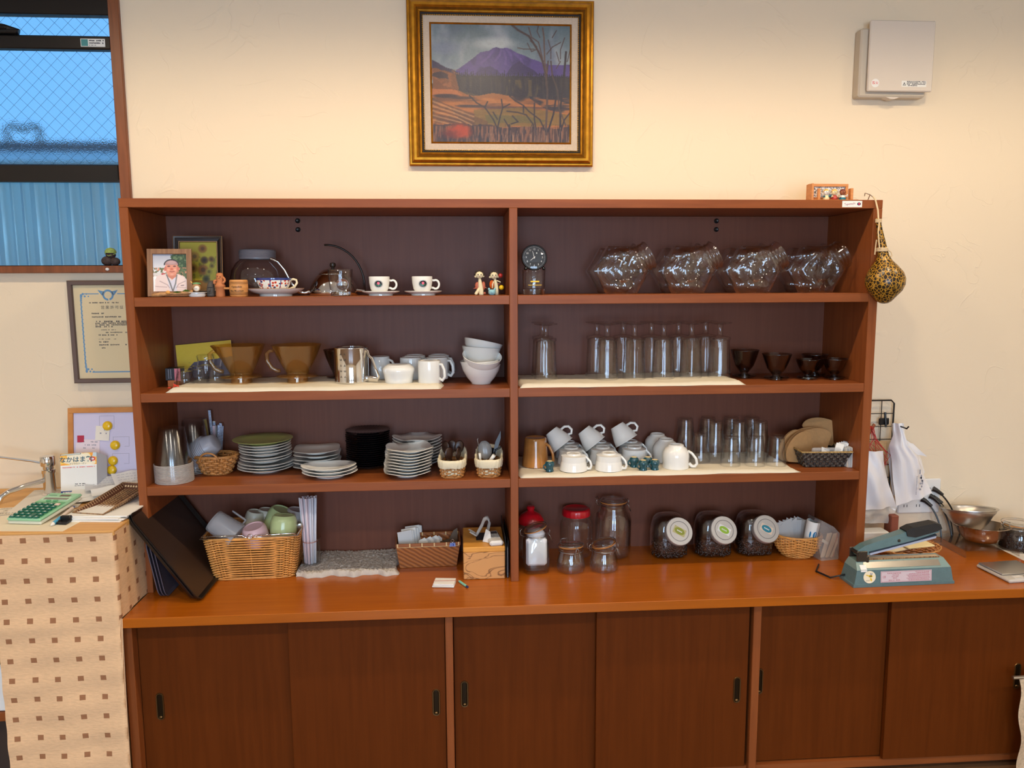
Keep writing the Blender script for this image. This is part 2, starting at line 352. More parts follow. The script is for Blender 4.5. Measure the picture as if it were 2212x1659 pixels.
s = MB(); lines(s, -.212, -.164, 2.46, .005, .0485, 3); lines(s, -.212, -.164, 2.452, .005, .0485, 4); lines(s, -.212, -.19, 2.445, .003, .0485, 5); s.obj('lettering', ink, r1)
def frost_glass():
    m, nt, b = newmat('wired frosted glass'); nt.nodes.remove(b); out = nt.nodes['Material Output']
    rf = N(nt, 'ShaderNodeBsdfRefraction'); rf.inputs['IOR'].default_value = 1.06; rf.inputs['Roughness'].default_value = .22; rf.inputs[0].default_value = (.9, .95, .96, 1)
    gl = N(nt, 'ShaderNodeBsdfGlossy'); gl.inputs['Roughness'].default_value = .25; mx = N(nt, 'ShaderNodeMixShader'); mx.inputs[0].default_value = .05
    n = N(nt, 'ShaderNodeTexVoronoi'); n.inputs['Scale'].default_value = 220; nt.links.new(coords(nt), n.inputs[0]); bp = N(nt, 'ShaderNodeBump'); bp.inputs['Strength'].default_value = .4; bp.inputs['Distance'].default_value = .001
    nt.links.new(n.outputs[0], bp.inputs['Height']); nt.links.new(bp.outputs[0], rf.inputs['Normal'])
    nt.links.new(rf.outputs[0], mx.inputs[1]); nt.links.new(gl.outputs[0], mx.inputs[2]); nt.links.new(mx.outputs[0], out.inputs[0]); return m
fg = frost_glass(); wiremesh = M('dark wire in glass', (70, 95, 115), .5, .3)
for z0, z1 in ((2.476, 2.548), (2.052, 2.432)):
    p = MB().box(WX0+.02, WX1-.02, .066, .070, z0-.004, z1+.004).obj('frosted_pane', fg, w1)
    g = MB(); step = .044; z0b, z1b = z0, z1; h = z1b-z0b
    for sgn in (1, -1):
        x = WX0-h
        while x < WX1+h:
            a = [x, z0b]; b = [x+sgn*h, z1b]; dx = b[0]-a[0]
            ts = [0, 1]
            for lim in (WX0+.02, WX1-.024):
                t = (lim-a[0])/dx
                if sgn*(1 if lim < -1 else -1) > 0: ts[0] = max(ts[0], t)
                else: ts[1] = min(ts[1], t)
            if ts[1]-ts[0] > .02:
                q = [(a[0]+dx*t, .0645, a[1]+h*t) for t in ts]; g.tube(q, .0005, 3)
            x += step
    o = g.obj('wire_mesh', wiremesh, p, smooth=0); o['kind'] = 'stuff'
MB().box(WX0+.02, WX1-.02, .078, .081, WZ0, 1.998).obj('clear_pane', GLASS('window glass', (.93, .97, .98), .01, .04, .5, 4), w1)
# ---- the neighbouring building outside
side = M('blue grey metal siding', (205, 226, 232), .3, .65); roofm = M('grey roof sheet', (170, 186, 192), .5); gut = M('dark gutter', (66, 78, 88), .5)
nb = T('neighbouring_building', 'pale corrugated metal shed outside the window', 'building', (0, 0, 0))
for k in range(26):
    x = -5.2+k*.174; p = MB()
    prof = [(0, 0), (.006, -.034), (.028, -.034), (.034, 0), (.074, 0), (.077, -.014), (.091, -.014), (.094, 0), (.128, 0), (.131, -.014), (.145, -.014), (.148, 0), (.174, 0)]
    vs = [(x+a, 1.5+b, -.2) for a, b in prof]+[(x+a, 1.5+b, 2.26) for a, b in prof]; n = len(prof)
    p.add(vs, [(i, i+1, i+1+n, i+n) for i in range(n-1)]); p.obj('siding_panel', side, nb, smooth=0)
MB().box(-5.4, -.6, 1.4, 1.62, 2.25, 2.262).add([(-5.4, 1.4, 2.262), (-.6, 1.4, 2.262), (-.6, 2.6, 2.50), (-5.4, 2.6, 2.50)], [(0, 1, 2, 3)]).obj('roof', roofm, nb)
MB().box(-5.4, -.6, 2.52, 2.66, 2.46, 2.545).obj('ridge_cap', gut, nb)
MB().tube([(-1.86, 2.6, 2.54), (-1.86, 2.6, 2.64), (-1.81, 2.6, 2.66), (-1.76, 2.6, 2.62), (-1.71, 2.6, 2.66), (-1.66, 2.6, 2.64), (-1.66, 2.6, 2.54)], .018, 8).obj('vent_pipe', gut, nb)
struct('ground_outside', MB().box(-8, 2, .14, 9, -.3, -.2), M('outside ground', (190, 190, 185), .9))
# ================================================================ counter cabinet
CT, S1, S2, S3 = .65, 1.6004, 1.3014, 1.0011
ca = T('low_cabinet', 'long low wooden cabinet with sliding doors under the shelf', 'cabinet', (0, 0, 0))
mb = MB()
for a, b in ((-.007, .02), (.968, .992), (1.956, 1.982), (2.93, 2.957)): mb2 = MB().box(a, b, -.49, -.004, .0, .62, .0015).obj('upright', wood_v, ca)
MB().box(.02, 2.93, -.47, -.01, .02, .045).obj('bottom_board', wood_h, ca); MB().box(.02, 2.93, -.02, -.006, .045, .62).obj('back_board', wood_v, ca)
MB().box(.02, 2.93, -.44, -.41, 0, .02).obj('plinth', wood_h, ca)
hm = M('antique brass', (120, 92, 56), .3, .9); hin = M('dark brass cup', (52, 40, 24), .35, .8)
def door(x0, x1, y, hx, hz, note):
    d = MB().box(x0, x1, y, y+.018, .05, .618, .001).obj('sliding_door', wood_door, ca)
    L, w = .033, .0085
    def stad(r, n=10): return [(r*math.cos(PI*k/n), L+r*math.sin(PI*k/n)) for k in range(n+1)]+[(r*math.cos(PI+PI*k/n), -L+r*math.sin(PI+PI*k/n)) for k in range(n+1)]
    rings = [(stad(w+.004), 0), (stad(w+.003), -.002), (stad(w), -.0018), (stad(w-.002), .0), (stad(w-.0035), -.0002)]
    h = MB().use(hm); n = len(rings[0][0]); vs = [(x, yy, z) for pts, yy in rings for x, z in pts]
    for k in range(len(rings)-1):
        h.use(hm if k < 2 else hin); base = len(h.v)
        h.add([(x, rings[k][1], z) for x, z in rings[k][0]]+[(x, rings[k+1][1], z) for x, z in rings[k+1][0]], [(i, (i+1) % n, n+(i+1) % n, n+i) for i in range(n)])
    h.use(hin).disc([(x, -.0002, z) for x, z in rings[-1][0]]); h.use(hm).ball(.006, TR(0, -.0012, -L-.002), sq=(1, .5, .7))
    h.obj('recessed_pull', None, d, loc=(hx, y-.0005, hz))
door(.022, .495, -.456, .076, .331, 0); door(.483, .966, -.480, .936, .320, 0)
door(.994, 1.46, -.456, 1.026, .331, 0); door(1.448, 1.946, -.480, 1.912, .320, 0)
door(1.984, 2.425, -.456, 1.996, .333, 0); door(2.420, 2.926, -.480, 2.87, .328, 0)
o = MB().box(.0075, 3.02, -.5217, -.003, .6199, .65, .0015).obj('countertop', wood_top); tag(o, 'long smooth orange-brown wooden countertop', 'worktop')
# ================================================================ shelf unit
sh = T('shelf_unit', 'tall open wooden shelf unit with two bays standing on the countertop', 'shelf', (0, 0, 0))
D = .3247; ZT = 1.8997; TH = .0289
MB().box(0, 2.4, -D, -.002, ZT-.0272, ZT, .0012).obj('top_board', wood_h, sh)
MB().box(0, .0263, -D, -.002, CT, ZT-.0273, .0012).obj('side_panel', wood_v, sh)
MB().box(2.3705, 2.4, -D, -.002, CT, ZT-.0273, .0012).obj('side_panel', wood_v, sh)
MB().box(1.1862, 1.2122, -D-.0005, -.01, CT, ZT-.0273, .0012).obj('divider', wood_v, sh)
for a, b in ((.0263, 1.1862), (1.2122, 2.3705)):
    for z in (S1, S2, S3): MB().box(a, b, -D+.0005, -.012, z-TH, z, .0012).obj('shelf_board', wood_h, sh)
    MB().box(a, b, -.012, -.003, CT, ZT-.028).obj('back_panel', wood_back, sh)
for x in (.472, 1.955):
    for z in (1.856, 1.826): MB().lathe([(.0085, 0), (.0085, .004), (.006, .006), (.003, .0045), (0, .0045)], 14, TR(x, -.012, z)@R3(90, 0, 0)).obj('cap_screw', black, sh)
stk = MB().use(paper).box(2.264, 2.33, -D-.0006, -D, 1.8765, 1.8965).use(M('navy print', (40, 40, 80), .5)).disc([(2.3195+.0062*math.cos(t), -D-.0008, 1.8868+.0048*math.sin(t)) for t in np.linspace(0, 2*PI, 20)[:-1]]).use(M('rose print', (220, 70, 90), .5)).disc([(2.32+.0028*math.cos(t), -D-.001, 1.887+.0032*math.sin(t)) for t in np.linspace(0, 2*PI, 14)[:-1]]).obj('name_sticker', None, sh)
text('lettering', 'Tupomachi', .0105, M('crimson ink', (150, 40, 80), .6), stk, TR(2.289, -D-.0008, 1.8868)@FRONT@R3(0, 0, 6), sx=.78)
# ================================================================ things on the wall
# ---- landscape painting
pt = T('framed_painting', 'gilt-framed oil painting of a purple mountain above autumn fields on the wall', 'painting', (.862, -.004, 2.043))
PW, PH = .640, .552
def rectring(mb, a, b, y0, y1, w=PW, h=PH, o=(0, 0)):
    """rectangular ring between inset a at depth y0 and inset b at depth y1"""
    A = [(a, a), (w-a, a), (w-a, h-a), (a, h-a)]; B = [(b, b), (w-b, b), (w-b, h-b), (b, h-b)]
    mb.add([(x+o[0], y0, z+o[1]) for x, z in A]+[(x+o[0], y1, z+o[1]) for x, z in B], [(i, (i+1) % 4, 4+(i+1) % 4, 4+i) for i in range(4)])
fr = MB(); prof = [(0, 0), (0, -.018), (.004, -.022), (.009, -.022), (.011, -.026), (.018, -.033), (.026, -.033), (.032, -.028), (.037, -.024), (.040, -.026), (.044, -.024), (.046, -.019)]
for (a, y0), (b, y1) in zip(prof, prof[1:]): fr.use(gold if b not in (.011, .037) else goldd); rectring(fr, a, b, y0, y1)
fr.obj('moulding', None, pt, smooth=30)
f2 = MB(); rectring(f2, .046, .054, -.019, -.014); f2.obj('black_slip', blackm, pt, smooth=0)
bd = MB()
for k in range(90):
    for z in (.053, PH-.053): bd.ball(.0022, TR(.053+k*(PW-.106)/89, -.0165, z), 6, 4)
for k in range(76):
    for x in (.053, PW-.053): bd.ball(.0022, TR(x, -.0165, .053+k*(PH-.106)/75), 6, 4)
o = bd.obj('bead_row', gold, pt); o['kind'] = 'stuff'
ln = MB(); rectring(ln, .054, .078, -.013, -.013); ln.obj('linen_liner', M('linen liner', (196, 178, 158), .8, noise=(200, .08), nb=(500, .3)), pt, smooth=0)
g3 = MB(); rectring(g3, .076, .079, -.0135, -.016); rectring(g3, .079, .082, -.016, -.0135); g3.obj('gold_fillet', gold, pt, smooth=0)
a = Paint(240, 208, (150, 165, 175)); X, Y = a.X, a.Y
n1 = a.noise(5, 5, 1); n2 = a.noise(30, 30, 2); n3 = a.noise(9, 3, 3)
a.a = np.array([112, 132, 142])*(1-Y[..., None]*1.6)+np.array([178, 186, 192])*(Y[..., None]*1.6)
a.put(np.clip((n3-.45)*4, 0, 1)*(Y < .42), (176, 182, 190), .8); a.put(np.clip((n1-.55)*5, 0, 1)*(Y < .4), (118, 128, 150), .6); a.ell(.45, .16, .14, .05, (200, 204, 206), .8, 1); a.ell(.1, .2, .1, .05, (140, 150, 172), .7, 1)
mt = [(.16, .42), (.18, .385), (.25, .325), (.30, .28), (.35, .235), (.41, .22), (.45, .195), (.475, .19), (.5, .20), (.54, .19), (.57, .205), (.62, .235), (.68, .26), (.72, .285), (.78, .305), (.85, .33), (1, .33), (1, .45), (.16, .45)]
a.put((Y > .5)*1., (96, 78, 70)); o_ = a.a.copy(); a.poly(mt, (104, 86, 152), wob=.01, seed=4); a.put(np.clip((a.noise(16, 9, 6)-.5)*5, 0, 1)*(np.abs(a.a-o_).sum(2) > 1)*(Y < .46), (84, 68, 128), .8)
for x0, y0, x1, y1 in ((.5, .21, .46, .3), (.54, .2, .58, .3), (.44, .22, .36, .32), (.6, .24, .66, .33), (.52, .22, .53, .33)): a.line([(x0, y0), ((x0+x1)/2+.01, (y0+y1)/2), (x1, y1)], .008, (128, 110, 172), .5)
a.poly([(.53, .42), (.58, .345), (.635, .30), (.69, .35), (.78, .42)], (72, 56, 112), wob=.012, seed=8); a.poly([(.30, .42), (.37, .36), (.42, .345), (.47, .38), (.5, .42)], (80, 64, 122), wob=.01, seed=9)
a.poly([(0, .30), (.05, .33), (.1, .365), (.18, .39), (.2, .44), (0, .44)], (70, 58, 96), wob=.015, seed=10)
a.poly([(0, .36), (.08, .38), (.17, .43), (.2, .5), (.18, .6), (0, .6)], (140, 92, 62), wob=.03, seed=12); a.put(np.clip((n2-.5)*6, 0, 1)*(X < .2)*(Y > .38)*(Y < .6), (172, 116, 78), .8)
a.poly([(0, .4), (.12, .42), (.13, .46), (0, .44)], (80, 56, 66), wob=.04, seed=13)
rg = random.Random(3); top = [(.17, .42)]
for k in range(60): x = .17+k*.0142; top += [(x, .40+rg.uniform(-.025, .02)), (x+.007, .435)]
a.poly(top+[(1, .72), (.74, .72), (.7, .6), (.45, .62), (.2, .56)], (54, 48, 66), wob=.008, seed=14)
st = np.clip((a.noise(90, 5, 15)-.5)*6, 0, 1); a.put(st*(Y > .44)*(Y < .62)*(X > .18), (84, 72, 74), .7); a.put(np.clip((a.noise(40, 6, 16)-.55)*7, 0, 1)*(Y > .46)*(Y < .6)*(X > .5)*(X < .8), (122, 104, 72), .7)
a.poly([(0, .55), (.15, .55), (.3, .6), (.45, .58), (.7, .62), (.8, .7), (1, .75), (1, .9), (0, .9)], (166, 112, 66), wob=.02, seed=17)
sk = a.noise(6, 40, 18); a.put(np.clip((sk-.5)*6, 0, 1)*(Y > .6)*(Y < .86), (196, 132, 76), .8); a.put(np.clip((.48-sk)*6, 0, 1)*(Y > .62)*(Y < .86), (122, 84, 70), .7)
a.poly([(0, .545), (.17, .555), (.22, .60), (0, .62)], (190, 124, 78), wob=.015, seed=19); a.ell(.1, .605, .09, .017, (70, 50, 62), .9, .4); a.ell(.22, .62, .09, .012, (80, 56, 64), .8, .4); a.ell(.28, .69, .11, .012, (74, 56, 66), .9, .4); a.ell(.6, .7, .25, .012, (90, 64, 70), .7, .5)
a.poly([(.3, .72), (.7, .70), (1, .76), (1, .85), (.3, .87)], (140, 116, 62), .8, wob=.02, seed=20); a.poly([(.38, .76), (.7, .77), (.86, .82), (.4, .84)], (112, 108, 66), .6, wob=.02, seed=21)
a.put((Y > .62+X*.5)*(X < .4)*(Y < .9)*np.clip((a.noise(20, 20, 22)-.35)*4, 0, 1), (118, 86, 62), .7)
for k in range(10): y = .63+k*.02; a.line([(0, y), (.12+k*.012, y+.06), (.3, y+.13)], .004, (206, 170, 130) if k % 2 else (96, 70, 60), .6)
a.poly([(0, .86), (.3, .84), (.55, .87), (1, .86), (1, 1), (0, 1)], (92, 66, 64), wob=.05, seed=24); a.put(np.clip((a.noise(80, 8, 25)-.52)*7, 0, 1)*(Y > .86), (160, 116, 88), .8); a.put(np.clip((a.noise(60, 10, 26)-.6)*8, 0, 1)*(Y > .84), (52, 42, 58), .8)
a.put(np.clip((1-np.hypot((X-.19)/.12, (Y-.905)/.075))*3*(n2+.2), 0, 1), (190, 82, 40), .95); a.put(np.clip((1-np.hypot((X-.12)/.1, (Y-.93)/.05))*3*n2, 0, 1), (120, 56, 50), .8)
a.ell(.63, .59, .05, .055, (48, 36, 58), .9, .5)
tk = (98, 78, 76); dk = (58, 46, 60)
a.line([(.58, .0), (.62, .04), (.70, .09), (.74, .16), (.77, .22), (.80, .3), (.82, .4), (.835, .55), (.83, .75), (.82, 1)], .007, tk); a.line([(.84, .3), (.83, .42), (.825, .5)], .005, tk); a.line([(.70, .02), (.72, .1), (.77, .14), (.80, .28)], .004, (112, 90, 84))
a.line([(.8, .02), (.81, .1), (.815, .3), (.83, .4)], .005, (120, 98, 88)); a.line([(.97, .22), (.965, .3), (.95, .5), (.93, .7), (.93, 1)], .007, dk); a.line([(.86, .3), (.87, .42), (.91, .55), (.92, .7), (.97, .85)], .005, tk); a.line([(.9, .6), (.88, .75), (.84, .9)], .006, dk)
for q in (((.83, .24), (.87, .18), (.93, .14)), ((.76, .18), (.71, .13)), ((.74, .2), (.66, .2), (.62, .19)), ((.86, .28), (.86, .2), (.84, .12)), ((.93, .28), (.93, .2), (.96, .1)), ((.9, .36), (.93, .3)), ((.78, .1), (.76, .05), (.77, .0)), ((.92, .3), (.9, .22)), ((.98, .3), (1, .2)), ((.87, .1), (.9, .04)), ((.76, .2), (.72, .22), (.69, .15))): a.line(q, .003, tk)
for q in (((.27, .6), (.32, .66), (.38, .7), (.44, .8), (.47, .88), (.47, .98)), ((.38, .7), (.40, .65)), ((.5, .63), (.51, .7), (.49, .78), (.47, .88)), ((.51, .7), (.56, .67)), ((.56, .6), (.6, .64), (.66, .68), (.7, .73), (.78, .8), (.82, .9)), ((.62, .74), (.68, .76), (.73, .84), (.76, .97)), ((.54, .73), (.62, .74)), ((.66, .74), (.66, .68)), ((.58, .77), (.62, .82), (.57, .84)), ((.44, .74), (.47, .8)), ((.52, .8), (.56, .88)), ((.74, .66), (.74, .8), (.76, .95)), ((1, .74), (.96, .8), (.92, .95))): a.line(q, .0045, dk)
for k in range(40): x = rg.uniform(.4, 1); a.line([(x, 1), (x+rg.uniform(-.01, .02), rg.uniform(.86, .95))], .002, (176, 140, 112), .8)
a.put(np.clip((a.noise(70, 60, 30)-.5)*1.2, -1, 1), (20, 18, 22), .12); a.put(np.clip((a.noise(60, 70, 31)-.5)*2, 0, 1), (215, 205, 200), .10)
m_, nt_, b_ = newmat('oil paint'); at_ = N(nt_, 'ShaderNodeVertexColor'); at_.layer_name = 'Col'; nt_.links.new(at_.outputs[0], b_.inputs['Base Color']); b_.inputs['Roughness'].default_value = .35
n_ = N(nt_, 'ShaderNodeTexNoise'); n_.inputs['Scale'].default_value = 160; nt_.links.new(coords(nt_, (1, 1, 1.8)), n_.inputs[0]); bump(nt_, b_, n_.outputs[0], .3, .001)
a.a = 236*(np.clip(a.a, 0, 255)/255)**1.3
a.obj('canvas', PW-.164, PH-.164, m_, pt, TR(.082, -.0125, .082))
MB().box(.004, PW-.004, -.003, .003, .004, PH-.004).obj('backing_board', blackm, pt)
# ---- ventilation cover
vt = T('vent_cover', 'square off-white plastic ventilation cover with warning label high on the wall', 'vent', (2.466, 0, 2.30))
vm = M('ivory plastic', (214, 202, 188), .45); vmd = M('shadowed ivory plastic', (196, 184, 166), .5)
MB().box(-.024, .222, -.046, 0, -.016, .216, .006).obj('base_box', vmd, vt)
MB().box(-.001, .235, -.064, -.052, 0, .238, .0035).obj('front_panel', vm, vt)
MB().box(.02, .21, -.0525, -.044, .02, .216).obj('inner_collar', vmd, vt)
MB().prism([(.075, -.016), (.125, -.016), (.107, -.023), (.093, -.023)], -.05, -.02).obj('pull_tab', vm, vt)
s = MB().use(white).disc([(.026+.0145*math.cos(t), -.0644, .027+.0145*math.sin(t)) for t in np.linspace(0, 2*PI, 24)[:-1]]).obj('round_sticker', None, vt)
text('lettering', '防火', .0115, M('red ink', (215, 70, 75), .6), s, TR(.026, -.0646, .027)@FRONT, bold=.01)
s = MB().use(paper).box(.122, .212, -.0644, -.064, .016, .036).obj('warning_label', None, vt)
q = MB().use(ink); q.add([(.1255, -.0646, .020), (.1375, -.0646, .020), (.1315, -.0646, .0315)], [(0, 1, 2)]); q.use(paper).add([(.1282, -.0647, .0213), (.1348, -.0647, .0213), (.1315, -.0647, .0282)], [(0, 1, 2)]); q.use(ink).box(.1309, .1321, -.0649, -.0648, .0232, .0268).box(.1309, .1321, -.0649, -.0648, .0217, .0226)
for k in range(4): lines(q, .141, .210 if k < 3 else .18, .0336-k*.0046, .0036, -.0645, 20+k)
q.obj('print', None, s)
# ---- certificate
ce = T('framed_certificate', 'grey-brown framed certificate with blue ornamental border hanging behind the shelf edge', 'certificate', (-.315, -.003, 1.299))
CW, CH = .262, .355
f = MB(); 
for (a1, y0), (b1, y1) in (((0, 0), (0, -.017)), ((0, -.017), (.003, -.02)), ((.003, -.02), (.014, -.018)), ((.014, -.018), (.016, -.012)), ((.016, -.012), (.016, -.006))): rectring(f, a1, b1, y0, y1, CW, CH)
f.obj('frame', M('grey brown wood frame', (98, 78, 70), .5), ce, smooth=20)
MB().box(.014, CW-.014, -.008, -.002, .014, CH-.014).obj('certificate_sheet', M('cream certificate paper', (226, 206, 164), .6), ce)
bl = M('blue print', (70, 140, 190), .6); p = MB().use(bl); y = -.0083
for x0, x1, z0, z1 in ((.037, .041, .055, .30), (.047, .1, .308, .311), (.162, .215, .308, .311), (.06, .2, .036, .040), (.222, .226, .055, .30)): p.box(x0, x1, y, y+.0002, z0, z1)
for cx, cz in ((.045, .305), (.045, .044), (.217, .305), (.217, .044)):
    for k in range(5): p.ball(.0045-k*.0005, TR(cx+(k*.006 if cx < .1 else -k*.006)-.004, y, cz+(.004 if k % 2 else -.004)), 6, 4, sq=(1, .05, 1)); p.ball(.004-k*.0005, TR(cx-.004, y, cz+(-k*.006 if cz > .1 else k*.006)), 6, 4, sq=(1, .05, 1))
for k in range(34): p.ball(.0032, TR(.039+(.001 if k % 2 else -.001), y, .056+k*.0072), 5, 4, sq=(.9, .05, 1))
C0 = (.131, .305)
for k in range(24):
    t0, t1 = 2*PI*k/24, 2*PI*(k+1)/24
    if k != 18: p.add([(C0[0]+r*math.cos(t), y, C0[1]+r*math.sin(t)) for r, t in ((.0125, t0), (.019, t0), (.019, t1), (.0125, t1))], [(0, 1, 2, 3)])
for sx in (1, -1):
    for k in range(3): p.add([(C0[0]+sx*(.012+.002*k), y, C0[1]+.012-.005*k), (C0[0]+sx*(.034-.004*k), y, C0[1]+.018-.0055*k), (C0[0]+sx*(.030-.004*k), y, C0[1]+.0115-.0055*k), (C0[0]+sx*(.013+.002*k), y, C0[1]+.008-.005*k)], [(0, 1, 2, 3)])
p.obj('blue_print', None, ce, smooth=0)
text('lettering', '営 業 許 可 証', .0125, ink, ce, TR(.142, y, .262)@FRONT)
q = MB().use(ink)
for k, (x0, x1, z, h) in enumerate(((.062, .165, .279, .0045), (.072, .12, .242, .005), (.072, .17, .23, .005), (.085, .19, .214, .006), (.082, .215, .208, .005), (.082, .215, .202, .005), (.082, .14, .196, .005), (.1, .15, .185, .003), (.115, .215, .176, .0045), (.09, .16, .167, .005), (.09, .15, .153, .003), (.09, .135, .143, .005), (.09, .2, .133, .005), (.09, .11, .122, .004))): lines(q, x0, x1, z, h, y, 40+k, .45)
q.obj('small_print', None, ce, smooth=0)
MB().box(.014, CW-.014, -.0125, -.0120, .014, CH-.014).obj('glazing', GLASS('picture glazing', (1, 1, 1), .02, .05, .5, 4), ce)
# ---- wooden diorama on top of the shelf
di = T('wooden_diorama', 'small wooden box diorama with a comic-strip back panel on top of the shelf', 'ornament', (2.196, -.23, ZT))
lw = WOOD('light orange wood', (196, 126, 70), (216, 148, 88), (8, 40, 40), .5)
MB().box(0, .135, .008, .016, 0, .062, .001).obj('back_board', lw, di); MB().box(.012, .126, .0065, .008, .018, .053).obj('panel_recess', blackm, di)
f = MB(); 
for x0, x1, z0, z1 in ((0, .135, .053, .062), (0, .012, 0, .053), (.126, .135, 0, .053), (.012, .126, .006, .018)): f.box(x0, x1, .002, .008, z0, z1, .0008)
f.obj('frame', lw, di); MB().box(0, .156, -.03, .008, 0, .0075, .001).obj('base', lw, di)
MB().box(-.004, .004, -.026, .016, 0, .060, .001).obj('side_wall', lw, di); MB().box(.019, .028, -.024, -.016, .0075, .044, .001).obj('post', lw, di); MB().box(.138, .147, -.01, .008, .0075, .047, .001).obj('side_wall', lw, di)
a = Paint(90, 28, (226, 220, 214)); a.put(np.clip((a.noise(40, 14, 60)-.52)*9, 0, 1), (50, 46, 48), .9); a.put(np.clip((a.noise(60, 20, 61)-.6)*9, 0, 1), (130, 120, 118), .7)
for k in range(1, 6): a.line([(k/6, 0), (k/6, 1)], .006, (240, 236, 230))
a.obj('comic_strip', .114, .035, paper_print, di, TR(.012, .0062, .018))
def musician(x, label, body, head, hair, extra, trousers=None):
    t = T('figurine', label, 'figurine', (2.196+x, -.244, ZT+.0075), group='little clay musicians in the diorama')
    MB().lathe([(0, 0), (.009, 0), (.0105, .004), (.008, .01), (.0065, .015), (0, .017)], 14).obj('body', body, t)
    MB().ball(.0095, TR(0, -.001, .0245), sq=(1.05, .9, 1)).obj('head', head, t)
    h = MB(); h.lathe([(.0098, 0), (.0095, .004), (.006, .0085), (0, .0105)], 12, TR(0, .001, .026)@R3(-12, 0, 0)); h.obj('hair', hair, t)
    e = MB(); e.ball(.0013, TR(-.0035, -.0095, .026), 6, 4); e.ball(.0013, TR(.0035, -.0095, .026), 6, 4); e.obj('eyes', black, t)
    MB().ball(.0025, TR(0, -.0105, .0235), 8, 5).obj('nose', head, t)
    a = MB(); a.tube([(-.007, -.002, .013), (-.0115, -.006, .010), (-.009, -.0095, .012)], .0022, 6); a.tube([(.007, -.002, .013), (.0125, -.006, .012), (.0115, -.009, .017)], .0022, 6); a.obj('arms', extra, t)
    if trousers: MB().lathe([(.0106, 0), (.0112, .004), (.0095, .008), (.006, .009)], 14, TR(0, 0, .0002)).obj('trousers', trousers, t)
cw = M('cream clay', (232, 214, 168), .4); yel = M('yellow glaze', (226, 176, 84), .35); redg = M('red glaze', (170, 40, 36), .35); tealg = M('teal glaze', (20, 110, 130), .3); brn = M('brown clay', (150, 84, 52), .45); whg = M('white glaze', (232, 226, 216), .35); dbrn = M('dark red brown glaze', (110, 40, 34), .35)
musician(.052, 'tiny cream clay musician with a blue arm, first from the post of the diorama', cw, whg, yel, tealg); musician(.080, 'tiny cream clay musician with red scarf in the middle of the diorama', redg, cw, yel, cw); musician(.108, 'tiny brown-faced clay musician with teal trousers in the diorama', whg, brn, dbrn, whg, tealg)
# ---- hanging gourd
go = T('hanging_gourd', 'dark gold-crackled gourd hanging by a cream cord at the shelf corner', 'gourd', (2.407, -.352, 1.566))
m, nt, b = newmat('crackled gourd'); vo = N(nt, 'ShaderNodeTexVoronoi', feature='DISTANCE_TO_EDGE'); vo.inputs['Scale'].default_value = 105; vo.inputs['Randomness'].default_value = 1
nt.links.new(coords(nt, (1, 1, .8)), vo.inputs[0]); cr2 = N(nt, 'ShaderNodeValToRGB'); cr2.color_ramp.elements[0].position = .05; cr2.color_ramp.elements[1].position = .11; cr2.color_ramp.elements[0].color = (*lin((190, 140, 44)), 1); cr2.color_ramp.elements[1].color = (*lin((44, 30, 14)), 1)
nt.links.new(vo.outputs['Distance'], cr2.inputs[0]); nt.links.new(cr2.outputs[0], b.inputs['Base Color']); b.inputs['Roughness'].default_value = .3
prof = [(0, 0), (.012, .002), (.022, .008), (.036, .024), (.052, .042), (.0605, .062), (.061, .082), (.054, .102), (.040, .122), (.026, .138), (.0175, .155), (.0145, .178), (.0115, .21), (.009, .24), (.0075, .266), (.0065, .274), (0, .275)]
def bend(t, r, z): return (r*math.cos(t)-.030*max(0, (z-.1)/.175)**1.1, r*math.sin(t)+.012*max(0, (z-.1)/.175), z)
MB().lathe(prof, 32, fn=bend).obj('shell', m, go, smooth=180)
cd = M('cream cord', (222, 196, 156), .7, nb=(400, .4)); c = MB(); c.tube([(-.030, .006, .262), (-.031, .012, .30), (-.036, .0225, .335), (-.040, .03, .345)], .0028, 7)
c.tube([(-.033, -.004, .262), (-.036, -.006, .23), (-.032, -.009, .19), (-.031, -.010, .178)], .0022, 6); c.tube([(-.037, .0, .205), (-.040, -.002, .18), (-.041, -.002, .158)], .0035, 6, flat=.5)
for k in range(3): c.tube([(-.0135+.0165*math.cos(t), .006+.0165*math.sin(t), .178-.004*k) for t in np.linspace(0, 2*PI, 18)[:-1]], .0024, 6, closed=True)
for k in range(3): c.tube([(-.0285+.0085*math.cos(t), .011+.0085*math.sin(t), .270-.004*k) for t in np.linspace(0, 2*PI, 14)[:-1]], .002, 5, closed=True)
c.tube([(.002, -.006, .172), (.010, -.008, .165), (.013, -.009, .155), (.009, -.009, .148), (.007, -.009, .154)], .0018, 6); c.obj('cord', cd, go)
h = MB(); h.tube([(-.040, .03, .343), (-.042, .045, .352), (-.046, .07, .36), (-.042, .08, .352)], .0015, 6); h.tube([(-.042, .045, .352), (-.042, .06, .3337)], .0015, 6); h.obj('hook', steel, go)
# small hanging gourd on the other flank of the shelf
g2 = T('small_hanging_gourd', 'small olive dried gourd on an orange tape hanging at the outer side of the shelf', 'gourd', (-.021, -.12, 1.548))
MB().lathe([(0, 0), (.012, .004), (.019, .014), (.0185, .026), (.010, .036), (.009, .042), (.012, .05), (.009, .058), (.003, .064), (0, .065)], 18).obj('shell', M('olive gourd skin', (84, 70, 34), .5, noise=(60, .35)), g2, smooth=180)
MB().tube([(0, 0, .062), (.008, -.002, .09), (.0195, -.004, .105)], .0015, 5).obj('cord', cd, g2)
MB().box(-.002, .012, -.003, -.0015, -.07, .004, M=R3(0, 8, 0)).obj('tape', M('orange tape', (200, 120, 70), .6), g2)
